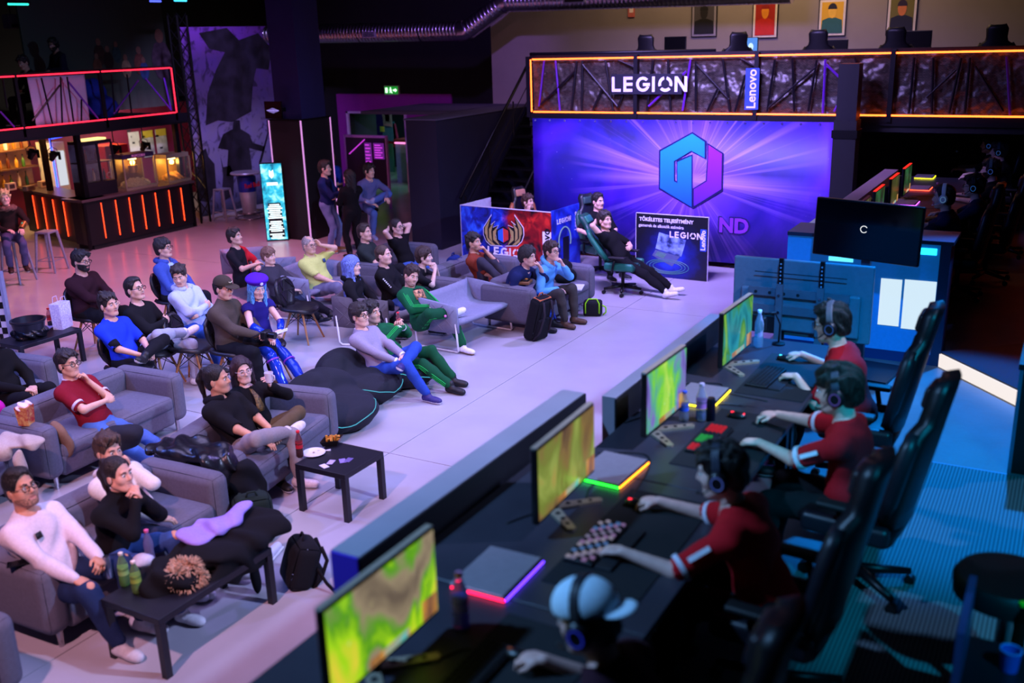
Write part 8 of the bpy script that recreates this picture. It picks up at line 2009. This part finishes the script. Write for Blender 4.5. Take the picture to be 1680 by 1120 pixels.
# beret, badge and gloves of the cosplayer belong to her
c, R = J['H'], J['Rh']; S = SDF(); S.ell(c+R @ np.array((0, -.012, .115)), (.135, .140, .050), R @ rot_axis((0, 1, 0), 6), k=0); S.ell(c+R @ np.array((0, -.01, .075)), (.104, .124, .045), R, k=.02); S.clips.append(plane(c+R @ np.array((0, 0, .062)), -R[:, 2])); S.disp = folds(.004, 40, 1.); be = mesh_obj('beret', [(*S.mesh(.009), 0)], [fabric('#4a18a8')], b)
MB().cyl(c+R @ np.array((0, .112, .098)), c+R @ np.array((0, .124, .098)), .020, n=14).build('badge', plain('#d8d4e8', .3), be)
for g in (1, -1):
    e_, w_ = J['el'][g], J['wr'][g]; MB().tube([e_+(w_-e_)*.05, e_+(w_-e_)*.5, w_], [.052, .044, .034], 12).build('long_glove', MATS['vinyl_blue'], b, True)
    k_ = J['kn'][g]; MB().tube([k_+(J['an'][g]-k_)*.12, k_+(J['an'][g]-k_)*.16], .078, 14).build('boot_band', plain('#8a3ad0', .3), b, 40)
# collar and cape of the cosplayer
b, J, Rz = PEOPLE[4]; v = held(PEOPLE[4], -1, (.0, .02, .03), None); mg = thing('white_mug', 'white mug held up by the woman on the second sofa', 'mug', v-np.array((0, 0, .05))); MB().lathe([(.034, 0), (.038, .004), (.041, .095), (.037, .095), (.034, .01)], n=18).build('cup', plain('#d0ccd8', .3), mg, 40); MB().tube([(.04, 0, .075), (.07, 0, .07), (.07, 0, .03), (.038, 0, .022)], .006, 6).build('handle', plain('#d0ccd8', .3), mg, True)
v = held(G1, -1, (.0, .02, .0), None); bo_ = bottle('small clear bottle in the lap of the slouching man in green', v[0], v[1], v[2]-.04, .20, .03, body='#c8b8e0', cap='#d070b0'); bo_.rotation_euler = (1.2, 0, .6)
b, J, Rz = G2; v = held(G2, 1, (0, .0, .02), None); bottle('red-capped drink held by the second man in green', v[0], v[1], v[2]-.09, .18, .026, body='#d89098', cap='#e02838')
# prints on shirts
b, J, Rz = YELLOW; decal(b, J, (-.10, .165, .38), (.06, .06), fabric('#2c4870'), 'chest_emblem')
b, J, Rz = G1; decal(b, J, (.0, .165, .34), (.20, .13), mat('graphic_print', '#e0a070', .8, col2='#15131a', scale=24), 'chest_print')
b, J, Rz = BLUETEE
for g in (1, -1): MB().tube([J['sh'][g]+(J['el'][g]-J['sh'][g])*.62, J['el'][g]+(J['sh'][g]-J['el'][g])*.05], [.062, .056], 12).build('under_sleeve', fabric('#0a0a10'), b, True)
b, J, Rz = TRACK
for g in (1, -1):
    s0, e_ = J['sh'][g], J['el'][g]; d_ = unit(e_-s0); o_ = unit(np.array((g, .3, .6))-d_*(np.array((g, .3, .6)) @ d_)); n_ = np.cross(d_, o_)
    for k in range(6): a = s0+d_*(.06+.03*k)+o_*.075; MB().poly([a-n_*.010, a+d_*.016-n_*.010, a+d_*.016+n_*.010, a+n_*.010], o_*.004).build('sleeve_print', fabric('#d0d4e0'), b)
b, J, Rz = PEOPLE[35]; c = J['N']; S = SDF()
for t in np.linspace(0, 2*PI, 13)[:-1]: S.ell(c+J['Rt'] @ np.array((.11*math.cos(t), .11*math.sin(t)+.01, -.01)), (.055, .055, .045), k=.02)
S.disp = folds(.010, 90, 1.); mesh_obj('fur_collar', [(*S.mesh(.012), 0)], [fabric('#6a5248')], b)
b, J, Rz = PEOPLE[33]; MB().tube([J['N']+np.array((.06, .10, -.03)), J['A']+np.array((.01, .15, .02)), J['N']+np.array((-.06, .10, -.03))], .006, 5).build('lanyard', fabric('#c8ccd8'), b, True); MB().box(J['A']+np.array((.01, .155, -.02)), (.06, .006, .09)).build('badge', plain('#d8dce4', .5), b)

# ripped knees, tie, emblem, gauntlet
for idx, r_, sk in ((0, .040, '#c08a70'), (1, .050, '#c89078')):
    b, J, Rz = PEOPLE[idx]
    for g in (1, -1):
        k_ = J['kn'][g]; n_ = unit((k_-J['hip'][g])/.435-(J['an'][g]-k_)/.42); S = SDF(); x_, y_, z_ = frame(n_)
        S.ell(k_+n_*.058, (r_, r_*.8, .020), np.stack([x_, y_, z_], 1), k=0); S.disp = folds(.004, 120, idx); mesh_obj('knee_rip', [(*S.mesh(.008), 0)], [mat('skin_'+sk[1:], sk, .5)], b)
b, J, Rz = PEOPLE[4]; Rt = J['Rt']; nk0 = J['N']+Rt[:, 1]*.085-Rt[:, 2]*.03
g_ = [[nk0+Rt[:, 2]*(-.24*t)+Rt[:, 1]*(.075*min(1, t*2.2))+Rt[:, 0]*(u*(.012+.034*t*(1 if t < .85 else .5))) for u in (-1, 0, 1)] for t in np.linspace(0, 1, 7)]
MB().sheet(g_, .008).build('necktie', mat('tie_print', '#7a6030', .6, col2='#2c2010', scale=60), b, True)
b, J, Rz = CAPMAN; c, R = J['H'], J['Rh']
MB().tube([c+R @ np.array((x_, .118-abs(x_)*.35, .088+z_)) for x_, z_ in ((-.028, .012), (-.010, 0), (.0, .008), (.012, -.002), (.030, .010))], .004, 5).build('cap_emblem', fabric('#c8c8a0'), b, True)
b, J, Rz = PEOPLE[35]
e_, w_ = J['el'][-1], J['wr'][-1]; MB().tube([e_+(w_-e_)*.35, e_+(w_-e_)*.6, w_], [.058, .052, .046], 12).build('gauntlet', plain('#a8803c', .3, .7), b, 40)
MB().ball(e_+(w_-e_)*.7+np.array((0, 0, .05)), .014, 8, 6).build('gauntlet_gem', glow('#30d0c0', 1.), b)
